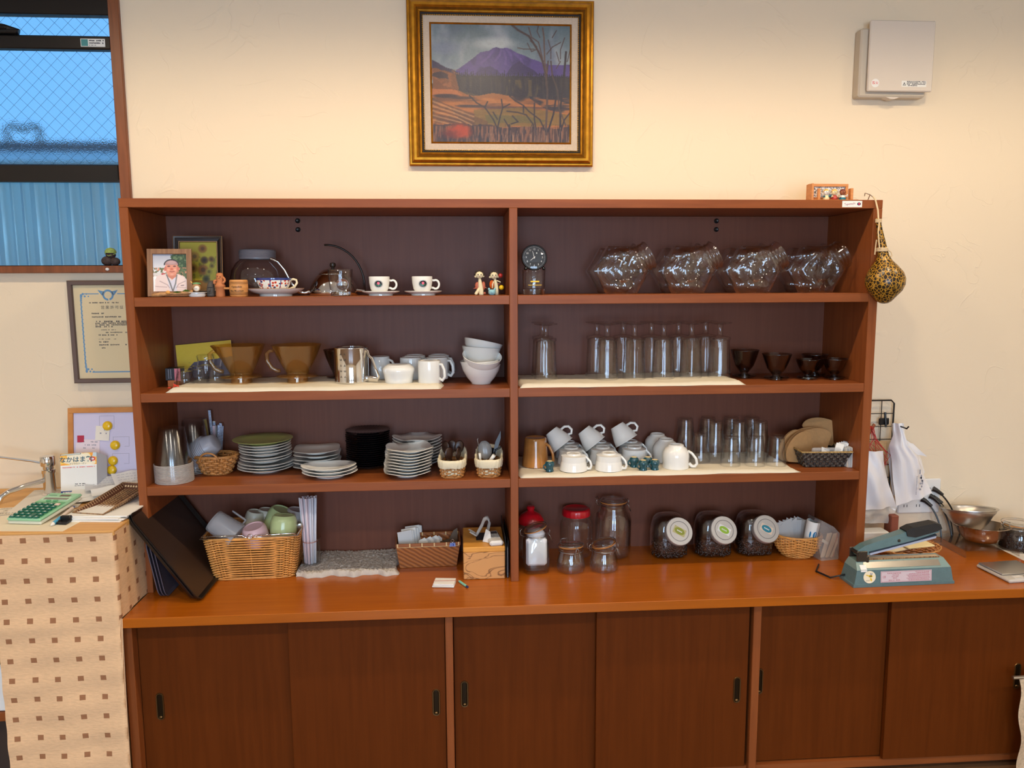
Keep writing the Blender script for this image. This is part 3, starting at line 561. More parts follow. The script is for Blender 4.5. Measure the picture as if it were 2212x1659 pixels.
# ---- wire rack, bags and outlet at the end of the shelf
rk = T('wire_rack', 'black wire grid panel hung on the wall beside the shelf', 'rack', (2.50, -.02, .75))
r = MB(); L, Rr, B_, T_ = -.03, .156, 0, .444
r.tube([(L, 0, B_), (Rr-.012, 0, B_), (Rr, 0, B_+.012), (Rr, 0, T_-.012), (Rr-.012, 0, T_), (L, 0, T_), ], .0032, 6); r.tube([(L, 0, B_), (L, 0, T_)], .0032, 6)
for k in range(1, 4): r.tube([(L+.0465*k, .003, B_), (L+.0465*k, .003, T_)], .0017, 5)
for k in range(1, 9): r.tube([(L, -.003, B_+k*.0493), (Rr, -.003, B_+k*.0493)], .0017, 5)
r.obj('grid', black, rk)
k = MB().box(.095, .135, -.012, -.005, .352, .378, .003); k.tube([(.118, -.008, .40), (.118, -.014, .365), (.118, -.02, .345)], .0045, 6); k.obj('clip', black, rk)
MB().tube([(Rr, 0, .02), (Rr, -.03, .0), (Rr-.01, -.035, -.006)], .0032, 6).obj('lower_hook', black, rk)
film = FROST('white plastic film', (240, 238, 240), .93, .35)
def sheet(mb, pts, ny=14, nx=10, y=0, bulge=.02, seed=0, fold=.004):
    """soft sheet spanned between left and right edge polylines"""
    Lp, Rp = pts; rg = random.Random(seed); ph = [rg.uniform(0, 6) for _ in range(4)]
    def ev(P, v): f = v*(len(P)-1); i = min(int(f), len(P)-2); w = f-i; return (P[i][0]*(1-w)+P[i+1][0]*w, P[i][1]*(1-w)+P[i+1][1]*w)
    def fn(u, v):
        a = ev(Lp, v); b2 = ev(Rp, v); x = a[0]*(1-u)+b2[0]*u; z = a[1]*(1-u)+b2[1]*u
        return (x, y-bulge*math.sin(PI*u)*(.3+.7*math.sin(PI*min(1, v*1.05)))+fold*math.sin(u*11+v*3+ph[0])+fold*.8*math.sin(u*19-v*6+ph[1]), z)
    mb.grid(nx, ny, fn); return mb
bg = T('carrier_bag', 'bunch of folded white plastic carrier bags hung by their handles on the wire rack', 'bag', (0, 0, 0))
s = MB(); sheet(s, ([(2.628, 1.116), (2.632, 1.07), (2.62, 1.03), (2.635, .97), (2.640, .9), (2.655, .80)], [(2.664, 1.116), (2.672, 1.08), (2.69, 1.035), (2.735, .99), (2.765, .91), (2.797, .845)]), 26, 20, -.07, .03, 1, .005); s.obj('front_bag', film, bg, smooth=180)
s = MB(); sheet(s, ([(2.635, 1.11), (2.64, 1.06), (2.63, 1.01), (2.65, .9), (2.66, .83)], [(2.66, 1.11), (2.675, 1.06), (2.72, 1.03), (2.765, .97), (2.78, .92)]), 18, 14, -.045, .02, 2, .006); s.obj('back_bag', film, bg, smooth=180)
s = MB(); sheet(s, ([(2.66, 1.045), (2.69, 1.0)], [(2.715, 1.035), (2.77, .985)]), 6, 6, -.06, .004, 5, .003); s.obj('bag_flap', film, bg, smooth=180)
q = MB(); 
for k in range(3): q.box(2.717+k*.006, 2.722+k*.006, -.1085, -.108, .93-k*.02, .947-k*.02)
for k in range(12): q.box(2.708, 2.711, -.1085, -.108, .852+k*.006, .856+k*.006)
for k in range(5): q.box(2.72+(k % 2)*.006, 2.728+(k % 2)*.004, -.1085, -.108, .868+k*.011, .875+k*.011)
q.obj('print', M('grey print', (150, 150, 160), .6), bg, smooth=0)
MB().tube([(2.652, -.02, 1.10), (2.652, -.06, 1.105), (2.654, -.115, 1.103), (2.658, -.12, 1.112)], .003, 6).obj('hook', black, bg)
b2 = T('white_bag', 'large limp white plastic bag hanging closest to the shelf end', 'bag', (0, 0, 0))
s = MB(); sheet(s, ([(2.42, 1.02), (2.43, .95), (2.43, .87), (2.43, .79)], [(2.585, 1.015), (2.60, .96), (2.62, .88), (2.65, .80)]), 22, 20, -.085, .035, 3, .007); s.obj('bag_film', film, b2, smooth=180)
MB().tube([(2.50, -.02, 1.05), (2.50, -.08, 1.03), (2.50, -.086, 1.005)], .0025, 6).obj('hook', black, b2)
rb = T('ribbon_bundle', 'tangle of red ribbon around a brown paper packet on the wire rack', 'ribbon', (0, 0, 0)); red = M('red ribbon', (196, 30, 34), .5)
q = MB(); rg = random.Random(4)
for k in range(16):
    x = 2.545+.006*(k % 6); q.tube([(2.56+rg.uniform(-.006, .006), -.035-.001*k, 1.10), (x+rg.uniform(-.05, .05), -.045-rg.uniform(0, .01), 1.05+rg.uniform(-.02, .01)), (2.575+rg.uniform(-.05, .06), -.05-rg.uniform(0, .012), 1.0+rg.uniform(-.03, .02)), (2.60+rg.uniform(-.03, .03), -.045-rg.uniform(0, .01), .93+rg.uniform(-.05, .03))], .0028, 5, flat=.3)
q.tube([(2.533, -.06, 1.05), (2.528, -.066, 1.02), (2.53, -.068, .985)], .005, 6, flat=.4); q.obj('red_ribbon', red, rb, smooth=180)
s = MB(); s.box(2.55, 2.63, -.034, -.028, .83, 1.04, .002); s.obj('kraft_packet', M('kraft paper', (200, 160, 110), .7, noise=(90, .1)), rb)
MB().tube([(2.54, -.045, 1.055), (2.575, -.035, 1.105)], .010, 8, flat=.5).obj('wooden_grip', brn, rb)
pk = T('packet_pile', 'clear cellophane packets of paper lying at the end of the shelf', 'packet', (0, 0, 0))
s = MB(); sheet(s, ([(2.43, .80), (2.43, .735)], [(2.66, .80), (2.64, .735)]), 12, 14, -.07, .02, 6, .006); s.obj('cellophane', FROST('crinkled cellophane', (232, 228, 224), .6, .12), pk, smooth=60)
MB().box(2.405, 2.61, -.12, -.06, .6505, .715, .004, M=None).obj('white_packet', paper, pk); MB().box(2.412, 2.44, -.13, -.121, .67, .71, M=None).obj('red_tag', M('pink red card', (200, 70, 80), .6), pk)
MB().box(2.625, 2.655, -.10, -.05, .6505, .77, .003).obj('red_brown_box', M('red brown card', (140, 76, 56), .6), pk)
ou = T('wall_outlet', 'white multi-socket wall outlet strip with black plugs beside the bags', 'outlet', (2.70, 0, .75))
MB().box(0, .168, -.012, -.0005, 0, .135, .004).obj('outlet_plate', white, ou)
hol = MB()
for k in range(3):
    for dz in (.03, .095): 
        for dx in (-.006, .006): hol.box(.03+k*.05+dx-.0012, .03+k*.05+dx+.0012, -.0125, -.012, dz-.005, dz+.005)
hol.obj('socket_slots', ink, ou)
PL = [((2.803, -.02, .800), (2.838, -.05, .765), (2.846, -.07, .70), (2.838, -.08, .655)), ((2.835, -.02, .812), (2.868, -.05, .775), (2.885, -.06, .71), (2.89, -.07, .655)), ((2.848, -.02, .806), (2.88, -.045, .78), (2.90, -.05, .72), (2.905, -.05, .655)), ((2.846, -.02, .840), (2.885, -.04, .81), (2.92, -.05, .74), (2.935, -.05, .655))]
for k, p in enumerate(PL):
    t = T('power_plug', ['black plug and cord nearest the bags', 'black plug and cord second from the bags', 'thinner black plug cord third from the bags', 'black plug and cord highest on the outlet'][k]+' at the wall outlet', 'plug', (0, 0, 0), group='black plugs in the wall outlet')
    a1, b1 = V(p[0]), V(p[1]); 
    MB().tube([a1+V((-.012, .007, .006)), a1, a1+(b1-a1)*.5], lambda u: .011-.005*u, 8).obj('plug', black, t)
    pts = [V(q) for q in p]; sm = []
    for i in range(13):
        u = i/12; sm.append((1-u)**3*pts[0]+3*u*(1-u)**2*pts[1]+3*u*u*(1-u)*pts[2]+u**3*pts[3])
    MB().tube(sm, .0032 if k != 2 else .0022, 6).obj('cord', black, t)
# ================================================================ covered stand at the end of the cabinet, and the things on it
DT = .925; XA, XB, YF = -.345, .006, -.53
st = T('covered_stand', 'waist-high stand covered by a beige cloth with woven brown squares', 'stand', (0, 0, 0))
def clothmat():
    m, nt, b = newmat('beige cloth with squares'); b.inputs['Roughness'].default_value = .9
    tx = N(nt, 'ShaderNodeTexCoord'); sp2 = N(nt, 'ShaderNodeSeparateXYZ'); nt.links.new(tx.outputs['UV'], sp2.inputs[0])
    ms = []
    for ax, per, half in (('X', .0655, .0085), ('Y', .0615, .008)):
        a = N(nt, 'ShaderNodeMath', operation='MODULO'); a.inputs[1].default_value = per; nt.links.new(sp2.outputs[ax], a.inputs[0])
        c = N(nt, 'ShaderNodeMath', operation='COMPARE'); c.inputs[1].default_value = per/2; c.inputs[2].default_value = half; nt.links.new(a.outputs[0], c.inputs[0]); ms.append(c)
    mu = N(nt, 'ShaderNodeMath', operation='MULTIPLY'); nt.links.new(ms[0].outputs[0], mu.inputs[0]); nt.links.new(ms[1].outputs[0], mu.inputs[1])
    mx = N(nt, 'ShaderNodeMixRGB'); mx.inputs[1].default_value = (*lin((240, 197, 152)), 1); mx.inputs[2].default_value = (*lin((164, 112, 76)), 1); nt.links.new(mu.outputs[0], mx.inputs[0])
    n = N(nt, 'ShaderNodeTexNoise'); n.inputs['Scale'].default_value = 60; n.inputs['Detail'].default_value = 4; nt.links.new(coords(nt, (1, 1, 3)), n.inputs[0])
    m2 = N(nt, 'ShaderNodeMixRGB', blend_type='MULTIPLY'); m2.inputs[0].default_value = .25; nt.links.new(mx.outputs[0], m2.inputs[1]); nt.links.new(n.outputs['Fac'], m2.inputs[2])
    nt.links.new(m2.outputs[0], b.inputs['Base Color']); bump(nt, b, n.outputs['Fac'], .5, .002); return m
clm = clothmat()
# the cloth: front face, round corner, side face that ends on the countertop; u runs along the wrap, v downwards
rad = .012; Lf = XB-XA-rad; La = rad*PI/2; Ls = .22; tot = Lf+La+Ls
nu, nv = 84, 60; vs = []; uv = []
for j in range(nv):
    v = j/(nv-1)
    for i in range(nu):
        s_ = tot*i/(nu-1); z = DT-.006-v*(DT-.06)
        if s_ < Lf: x, y, nx_, ny_ = XA+s_, YF, 0, -1
        elif s_ < Lf+La: t = (s_-Lf)/rad; x, y, nx_, ny_ = XB-rad+rad*math.sin(t), YF+rad-rad*math.cos(t), math.sin(t), -math.cos(t)
        else: x, y, nx_, ny_ = XB, YF+rad+(s_-Lf-La), 1, 0
        if s_ > Lf+La*.3: zmin = CT+.0015 if y > -.522 else -1; w_ = max(0, (s_-Lf-La)/Ls); z = max(z, zmin) if zmin > 0 else z
        d = .003*math.sin(s_*38+v*2)*v+.0016*math.sin(v*60+s_*9)+.0012*math.sin(v*27-s_*15)+(.003*math.exp(-((v-.33)/.01)**2) if s_ < Lf else 0)
        if s_ > Lf+La: d = .006*math.sin((s_-Lf-La)*40)*(.3+v)*min(1, (s_-Lf-La)/.05); d = max(d, -.001); d *= .6
        vs.append((x+nx_*d, y+ny_*d, z)); uv.append((s_+.004, v*(DT-.06)+.014))
fs = [(j*nu+i, (j+1)*nu+i, (j+1)*nu+i+1, j*nu+i+1) for j in range(nv-1) for i in range(nu-1)]
fs = [f for f in fs if max(vs[k][2] for k in f)-min(vs[k][2] for k in f) > 1e-5]
cb = MB(); cb.add(vs, fs); co_ = cb.obj('cloth_cover', clm, st, smooth=180)
ul = co_.data.uv_layers.new(name='UVMap')
for lp in co_.data.loops: ul.data[lp.index].uv = uv[lp.vertex_index]
lwood = WOOD('pale edge wood', (206, 150, 84), (226, 174, 104), (2, 30, 30), .5)
MB().box(-1.1, XB, -.528, -.328, DT-.016, DT, .002).box(-1.1, -.008, -.328, -.004, DT-.016, DT, .002).obj('top_board', lwood, st)
MB().box(XA+.004, XA+.03, YF+.02, -.02, 0, DT-.016).box(-.04, -.014, YF+.02, -.02, 0, DT-.016).obj('side_board', lwood, st, smooth=0)
# kitchen unit seen past the cloth
ku = T('appliance', 'white front panel with a black dial half hidden beside the covered stand', 'appliance', (0, 0, 0))
MB().box(-.95, XA-.008, -.50, -.06, .36, DT-.02, .004).obj('white_panel', white, ku)
MB().lathe([(.052, 0), (.052, .014), (.04, .024), (.036, .02), (.012, .02), (0, .02)], 28, TR(XA-.040, -.50, .56)@R3(90, 0, 0)).obj('dial', black, ku); MB().ball(.012, TR(XA-.022, -.505, .655), sq=(1, .6, 1)).obj('knob', black, ku)
MB().box(-.95, XA-.008, -.505, -.06, .33, .359, .002).obj('wood_rail', wood_h, ku); MB().box(-.95, XA-.012, -.44, -.06, .0, .33, .002).obj('base', M('dark brown base', (56, 42, 34), .7), ku)
slab_ = MB().box(-.14, .14, -.11, .11, 0, .0008).obj('paper_sheet', M('cream leaflet', (234, 222, 196), .65), None, loc=(-.27, -.40, DT+.0002), rot=(0, 0, -5)); tag(slab_, 'large cream leaflet lying under the calculator at the stand edge', 'paper')
s2_ = MB().box(-.10, .10, -.14, .14, 0, .0008).obj('paper_sheet', M('pale leaflet', (228, 220, 206), .65), None, loc=(-.34, -.16, DT+.0011), rot=(0, 0, 12)); tag(s2_, 'pale leaflet lying around the foot of the faucet', 'paper')
# ---- noticeboard
wb = T('magnet_board', 'wood-framed lilac magnet board with yellow round magnets leaning on the wall', 'noticeboard', (-.335, -.075, DT+.0005), (-8, 0, 0))
BW, BH = .30, .292
f = MB()
for q in ((0, BW, 0, .018), (0, BW, BH-.018, BH), (0, .018, .018, BH-.018), (BW-.018, BW, .018, BH-.018)): f.box(q[0], q[1], -.006, .008, q[2], q[3], .001)
f.obj('frame', WOOD('honey frame wood', (186, 118, 54), (206, 140, 74), (6, 30, 6), .5), wb); MB().box(.016, BW-.016, -.001, .006, .016, BH-.016).obj('board_face', M('lilac white board', (206, 200, 226), .35), wb)
q = MB(); th = .0007
for x, z, w, h in ((.105, .218, .05, .045), (.15, .155, .055, .034), (.148, .095, .056, .036)):
    q.box(x, x+w, -.0012, -.001, z+h-th, z+h).box(x, x+th, -.0012, -.001, z, z+h).box(x+w-th, x+w, -.0012, -.001, z, z+h).box(x+w*.7, x+w, -.0012, -.001, z, z+th)
q.obj('pencil_boxes', M('faint pencil line', (120, 118, 140), .7), wb, smooth=0)
MB().box(.03, .053, -.0024, -.001, .172, .196, .0005).obj('red_card', M('crimson card', (176, 40, 70), .5), wb); 
n1_ = MB().box(.078, .125, -.0035, -.003, .185, .235).obj('memo', M('cream memo', (232, 224, 210), .7), wb, rot=(0, 4, 0)); q = MB(); lines(q, .09, .115, .222, .006, -.0036, 71, .3); lines(q, .088, .116, .210, .006, -.0036, 72, .3); q.obj('scribble', M('pale ink', (150, 148, 160), .7), n1_, smooth=0)
n2_ = MB().box(.04, .1, -.0022, -.0018, .13, .184).box(.02, .09, -.0018, -.0014, .11, .172).obj('memo', M('pinkish memo', (228, 212, 218), .7), wb, rot=(0, 2, 0)); q = MB()
for k in range(3): lines(q, .045, .092, .176-k*.011, .005, -.0023, 75+k, .3)
q.obj('scribble', MATS['pale ink'], n2_, smooth=0)
ym = M('yellow plastic', (236, 190, 20), .25, coat=.3)
for k, (x, z) in enumerate(((.133, .228), (.158, .160), (.150, .106), (.146, .074))):
    t = MB().lathe([(.0165, 0), (.0165, .004), (.014, .009), (.009, .0115), (0, .0125)], 22).obj('round_magnet', ym, wb, loc=(x, -.001, z), rot=(90, 0, 0))
# ---- coupon stand
cs = T('coupon_stand', 'folded card stand with an orange printed header and blue foot', 'card stand', (-.318, -.165, DT+.0005), (-10, 0, 8))
w_, h_ = .112, .152
c = MB().box(0, w_, -.0006, 0, 0, h_).obj('front_sheet', paper, cs); MB().add([(w_, 0, 0), (w_, 0, h_), (w_+.02, .045, h_*.9), (w_+.02, .045, .01)], [(0, 1, 2, 3)]).add([(0, 0, h_), (w_, 0, h_), (w_+.02, .045, h_*.9), (.02, .045, h_*.9)], [(0, 1, 2, 3)]).obj('back_sheet', paperg, cs, smooth=0)
a = Paint(110, 38, (250, 190, 70)); a.put(np.clip((np.sin(np.arctan2(a.Y-.6, a.X-.45)*13)+.2)*3, 0, 1), (250, 160, 40)); a.put(np.clip((a.noise(6, 3, 80)-.5)*4, 0, 1), (250, 220, 120), .6); a.poly([(.9, 0), (1, 0), (1, .35), (.88, .3)], (200, 214, 220))
for x, y, r in ((.3, .25, .12), (.5, .2, .14), (.7, .25, .13), (.85, .75, .12), (.2, .6, .12), (.5, .6, .3), (.7, .7, .2)): a.ell(x, y, r, r*1.7, (250, 240, 214), .9, .2)
a.ell(.88, .5, .085, .16, (214, 60, 60)); a.ell(.88, .5, .05, .07, (250, 235, 230)); a.line([(.02, .12), (.55, .06)], .02, (70, 90, 90)); a.line([(.03, .12), (.54, .06)], .011, (240, 240, 230))
a.poly([(0, .93), (1, .93), (1, 1), (0, 1)], (250, 245, 240)); a.obj('header_print', w_, .043, paper_print, cs, TR(0, -.0009, h_-.043))
text('lettering', 'なかはま割', .0205, M('deep teal ink', (40, 90, 110), .6), cs, TR(.048, -.0012, h_-.0225)@FRONT, bold=.02); text('lettering', 'デジタルクーポン', .0066, ink, cs, TR(.054, -.0012, h_-.036)@FRONT)
q = MB().use(M('coral ink', (226, 90, 90), .6)); lines(q, .006, .106, .1045, .0035, -.0007, 82); q.use(ink); lines(q, .04, .075, .048, .004, -.0007, 83); lines(q, .04, .074, .042, .0025, -.0007, 84); q.obj('small_print', None, cs, smooth=0)
blue = M('royal blue print', (40, 76, 150), .6); MB().box(0, w_, -.0009, -.0006, .0, .026).obj('blue_foot', blue, cs)
text('lettering', '050-5799-2919', .0098, paper, cs, TR(.045, -.0011, .012)@FRONT, bold=.012); q = MB(); lines(q, .006, .09, .021, .0045, -.001, 86); lines(q, .006, .05, .004, .0025, -.001, 87); q.obj('small_print', paper, cs, smooth=0)
# ---- faucet
fa = T('faucet', 'chrome single-lever faucet with a thin curved spout behind the calculator', 'faucet', (-.385, -.10, DT))
MB().lathe([(.026, 0), (.026, .004), (.0195, .008), (.0195, .075), (.022, .078), (.022, .088), (.017, .09), (.017, .1), (.022, .102), (.0235, .106), (.0235, .132), (.021, .135), (0, .136)], 28).obj('body', chrome, fa)
MB().tube([(-.015, -.004, .112), (-.05, -.012, .122), (-.12, -.03, .138), (-.17, -.04, .148)], .0042, 8).obj('lever', chrome, fa)
MB().tube([(-.005, -.01, .055), (-.05, -.05, .047), (-.085, -.09, .036), (-.1, -.105, .024), (-.108, -.112, .006)], .0085, 10).obj('spout', chrome, fa)
# ---- papers and cards lying about
txc = T('taxi_card', 'printed cream taxi card lying flat next to the faucet', 'card', (-.45, -.36, DT+.0006), (0, 0, 9)); MB().box(0, .095, 0, .1, 0, .0006).obj('card_sheet', M('cream card', (232, 220, 198), .6), txc)
text('lettering', 'タクシー', .02, ink, txc, TR(.06, .062, .0008), sx=.9); text('lettering', '0749-63-6318', .0135, ink, txc, TR(.05, .03, .0008), bold=.01)
q = MB()
for k, y in enumerate((.09, .082, .045, .014, .008)):
    x = .01
    while x < .085: w = random.uniform(.002, .005); q.box(x, x+w, y-.0014, y+.0014, .0006, .0007); x += w+.0012
q.obj('small_print', ink, txc, smooth=0)
def slab(name, mat, label, cat, x0, x1, y0, y1, z0, z1, rz=0, b=.0006, group=None):
    cx, cy = (x0+x1)/2, (y0+y1)/2; o = MB().box(x0-cx, x1-cx, y0-cy, y1-cy, 0, z1-z0, b).obj(name, mat, None, loc=(cx, cy, z0), rot=(0, 0, rz)); return tag(o, label, cat, group)
# note block with a black binder clip under the woven tray
nbk = T('document_stack', 'stack of white documents held by a black clip under the woven tray', 'papers', (-.085, -.31, DT+.0005), (0, 0, -6))
for k, (dx, dy, rz) in enumerate(((0, 0, 0), (.004, .006, 1.5), (-.003, .003, -1), (.008, .01, 3))): MB().box(-.09, .09, -.13, .13, 0, .0038, .0005).obj('document', paper, nbk, loc=(dx, dy, k*.0042), rot=(0, 0, rz))
MB().box(-.093, -.06, -.135, -.12, .0, .020, .003).obj('binder_clip', black, nbk); MB().tube([(-.09, -.135, .006), (-.096, -.155, .004), (-.06, -.158, .004), (-.062, -.135, .006)], .0045, 6).obj('clip_lever', black, nbk)
tray = T('woven_tray', 'shallow oblong tray woven of brown and cream strips on the documents', 'tray', (-.088, -.295, DT+.0175), (9, 0, -16))
tw_m, nt, b = newmat('brown cream weave'); ck = N(nt, 'ShaderNodeTexVoronoi', distance='MANHATTAN', feature='F1'); ck.inputs['Scale'].default_value = 100; ck.inputs['Randomness'].default_value = 0
nt.links.new(coords(nt, (1, 1, 1)), ck.inputs[0]); cr3 = N(nt, 'ShaderNodeValToRGB'); cr3.color_ramp.interpolation = 'LINEAR'; cr3.color_ramp.elements[0].position = .42; cr3.color_ramp.elements[1].position = .6; cr3.color_ramp.elements[0].color = (*lin((226, 196, 150)), 1); cr3.color_ramp.elements[1].color = (*lin((92, 54, 34)), 1)
nt.links.new(ck.outputs['Distance'], cr3.inputs[0]); nt.links.new(cr3.outputs[0], b.inputs['Base Color']); b.inputs['Roughness'].default_value = .55; bump(nt, b, ck.outputs['Distance'], .6, .002)
tx_, ty_ = .053, .115; t = MB(); A = [(-tx_+.012, -ty_+.012, .002), (tx_-.012, -ty_+.012, .002), (tx_-.012, ty_-.012, .002), (-tx_+.012, ty_-.012, .002)]; B = [(-tx_, -ty_, .02), (tx_, -ty_, .02), (tx_, ty_, .02), (-tx_, ty_, .02)]
t.add(A, [(0, 1, 2, 3)]); t.add(A+B, [(i, (i+1) % 4, 4+(i+1) % 4, 4+i) for i in range(4)]); t.add([(x, y, z-.002) for x, y, z in A]+[(x*1.02, y*1.01, z) for x, y, z in B], [(i, 4+i, 4+(i+1) % 4, (i+1) % 4) for i in range(4)]+[(3, 2, 1, 0)])
t.obj('tray_body', tw_m, tray, smooth=20); r = MB().tube([(x*1.01, y*1.005, .0195) for x, y, z in B], .0022, 6, closed=True)
for k in range(7): r.tube([(-.033+k*.011, -ty_+.014, .0035), (-.033+k*.011, ty_-.014, .0035)], .0022, 5)
r.obj('rim_strips', WOOD('dark strip', (84, 48, 30), (190, 150, 104), (60, 60, 1), .5), tray)
calc = T('calculator', 'mint green desk calculator with dark green keys beside the faucet', 'calculator', (-.270, -.355, DT+.002), (0, 0, -10)); 
gm = M('mint plastic', (150, 205, 165), .4); gk = M('dark green key', (20, 100, 84), .4); g2m = M('mid green plastic', (96, 168, 120), .4)
Mc = TR(0, 0, .012)@R3(8, 0, 0)
MB().box(-.054, .054, -.098, .098, -.010, .0, .003).obj('lower_shell', M('cream plastic', (222, 220, 200), .5), calc, loc=(0, 0, .0215), rot=(7, 0, 0))
up = MB().box(-.057, .057, -.139, .139, 0, .009, .004).obj('upper_shell', gm, calc, loc=(0, 0, .0225), rot=(7, 0, 0)); up.scale = (.96, .72, 1)
MB().box(-.048, .048, .055, .09, .009, .0102, .001).obj('display_bezel', M('pale mint', (190, 225, 200), .3), up); MB().box(-.042, .042, .06, .08, .0102, .0106).obj('display', M('grey lcd', (120, 122, 112), .15), up); MB().box(-.005, .03, .1, .118, .009, .0098).obj('solar_cell', M('solar cell', (88, 70, 62), .2), up)
MB().box(-.052, .052, -.131, .036, .009, .0094, .001).obj('key_bed', g2m, up)
q = MB(); 
for x in (-.047, -.036): q.box(x, x+.018, .108, .112, .0091, .0094)
q.obj('print', gk, up, smooth=0)
for x in (-.022, .002): MB().box(x, x+.017, .04, .05, .009, .013, .002).obj('key', g2m, up)
for r_ in range(6):
    for c_ in range(5):
        if r_ == 4 and c_ == 3: continue
        z1 = .014; kx = -.0495+c_*.0203; ky = .012-r_*.0265
        k = MB().box(0, .0165, -.0165 if not (r_ == 5 and c_ == 3) else -.0165, .0 if not (r_ == 5 and c_ == 3) else .0265, 0, .005, .0018).obj('key', M('pink key', (226, 196, 180), .4) if (r_, c_) == (0, 4) else gk, up, loc=(kx, ky, .0094))
        MB().box(.0055, .011, -.0105, -.006, .005, .0052).obj('key_legend', paper, k, smooth=0)
pen = T('pen', 'white and light blue ballpoint pen lying beside the calculator', 'pen', (-.194, -.482, DT+.0062), (90, 0, 4)); pen.rotation_euler = (math.radians(-88), 0, math.radians(5))
MB().lathe([(0, -.0), (.0012, .001), (.0045, .012), (.0055, .016)], 14).obj('tip', paper, pen); MB().lathe([(.0056, .016), (.006, .03), (.0058, .07)], 14).obj('grip', M('light blue rubber', (80, 170, 214), .5), pen); MB().lathe([(.0058, .07), (.0055, .135), (.0048, .165), (0, .167)], 14).obj('barrel', M('blush barrel', (232, 214, 200), .35), pen); MB().lathe([(.003, .166), (.003, .176), (0, .177)], 10).obj('push_button', M('blue button', (50, 110, 190), .4), pen)
p2_ = T('pencil', 'brown pencil with a blue wrapped end behind the pen', 'pencil', (-.187, -.33, DT+.0056), (0, 0, 0)); p2_.rotation_euler = (math.radians(-87), 0, math.radians(-10))
MB().lathe([(.0035, 0), (.0035, .12), (0, .122)], 8).obj('shaft', brn, p2_); MB().lathe([(.005, .10), (.006, .15), (0, .151)], 10).obj('blue_wrap', M('blue wrapper', (40, 90, 170), .5), p2_)
pp = T('loose_papers', 'loose white sheets and receipts leaning on the magnet board', 'papers', (-.2, -.12, DT+.001))
for k, (x, y, z, w, d, rx, rz) in enumerate(((.0, -.02, .012, .17, .10, 16, 18), (.03, .0, .03, .16, .08, 22, 24), (-.02, -.07, .003, .15, .09, 5, 10), (.09, -.01, .042, .09, .09, 26, 34), (.06, -.06, .02, .13, .05, 14, 30))):
    s = MB(); s.grid(8, 6, lambda u, v: ((u-.5)*w, (v-.5)*d, .003*math.sin(u*7+k)+.002*math.sin(v*6+k*2))); o = s.obj('sheet', paper if k != 1 else paperg, pp, loc=(x, y, z+.012), rot=(rx, 0, rz), smooth=180)
    q = MB(); 
    for j in range(4):
        xx = -w*.35
        while xx < w*.35: ww = random.uniform(.004, .012); q.box(xx, xx+ww, d*.25-j*.014, d*.25-j*.014+.0012, .0055, .0057); xx += ww+.004
    if k in (1, 3): q.obj('small_print', MATS['pale ink'], o, smooth=0)
# ---- bark ornament on the window sill
so = T('sill_ornament', 'dark lumpy ornament with green moss on the window sill', 'ornament', (-.175, .012, WZ0))
MB().ball(.019, TR(-.012, 0, .017), sq=(1.1, .8, .9)).ball(.016, TR(.014, -.002, .015), sq=(1.1, .8, .9)).ball(.017, TR(0, 0, .038), sq=(1, .85, .8)).obj('body', M('dark bark', (62, 46, 42), .7, noise=(90, .4), nb=(120, .8)), so, smooth=180)
MB().lathe([(.019, 0), (.018, .008), (.011, .016), (0, .019)], 16, TR(0, 0, .044)).obj('moss_cap', M('pale moss', (150, 170, 90), .9, noise=(300, .4), nb=(400, 1)), so, smooth=180); MB().tube([(-.018, -.004, .042), (0, -.0165, .034), (.018, -.004, .042)], .0015, 5).obj('string', M('moss string', (150, 170, 90), .9), so)
sk_ = MB().ball(.0065, TR(0, 0, 0), sq=(1, .5, .8)).obj('pin_cap', white, None, loc=(-.171, -.0325, 1.692)); tag(sk_, 'white plastic pin cap stuck on the front of the window sill', 'pin')
# ---- draped cloth at the far end of the cabinet
ec = T('hanging_cloth', 'beige crinkled cloth hanging in front of the last cabinet door', 'cloth', (0, 0, 0))
s = MB(); s.grid(14, 24, lambda u, v: (2.822+.02*v+u*.3+.006*math.sin(v*13), -.55-.01*math.sin(u*16+v*3), .36-v*.352)); s.obj('cloth_sheet', M('beige crinkled cotton', (206, 180, 148), .9, noise=(120, .2), nb=(90, .8)), ec, smooth=180)
MB().tube([(2.80, -.55, .362), (3.14, -.55, .362)], .006, 8).obj('rod', steel, ec)
# ================================================================ first (top) shelf, first bay
lean = WOOD('rustic frame wood', (120, 84, 58), (158, 118, 84), (40, 40, 3), .6)
def pframe(name, label, cat, loc, rot, w, h, bw, fm, prof):
    t = T(name, label, cat, loc, rot); f = MB()
    for (a1, y0, m1), (b1, y1, m2) in zip(prof, prof[1:]): f.use(m2); rectring(f, a1, b1, y0, y1, w, h)
    f.use(fm); rectring(f, 0, 0, 0, prof[0][1], w, h); f.obj('frame', None, t, smooth=20); MB().box(.003, w-.003, -.001, .002, .003, h-.003).obj('backing', blackm, t)
    return t
pf = pframe('photo_frame', 'brown wood photo frame holding a snapshot of a person in a cap and pale jacket', 'photo frame', (.052, -.275, S1+.001), (-9, 0, 7), .132, .150, .015, lean, [(0, 0, lean), (0, -.009, lean), (.0155, -.0095, lean), (.0165, -.004, lean)])
a = Paint(80, 100, (210, 214, 224)); X, Y = a.X, a.Y; n_ = a.noise(16, 16, 90)
a.a = np.array([166, 172, 190])*(1-Y[..., None]*2)+np.array([236, 236, 240])*(Y[..., None]*2)
a.put(((np.hypot((X-.85)/.4, (Y-.3)/.45) < .9+.3*(n_-.5)) & (Y < .75))*1., (52, 78, 52)); a.put((np.clip((a.noise(20, 24, 92)-.5)*6, 0, 1))*(X > .45)*(Y < .7)*(np.hypot((X-.85)/.4, (Y-.3)/.45) < .9), (112, 134, 96), .8)
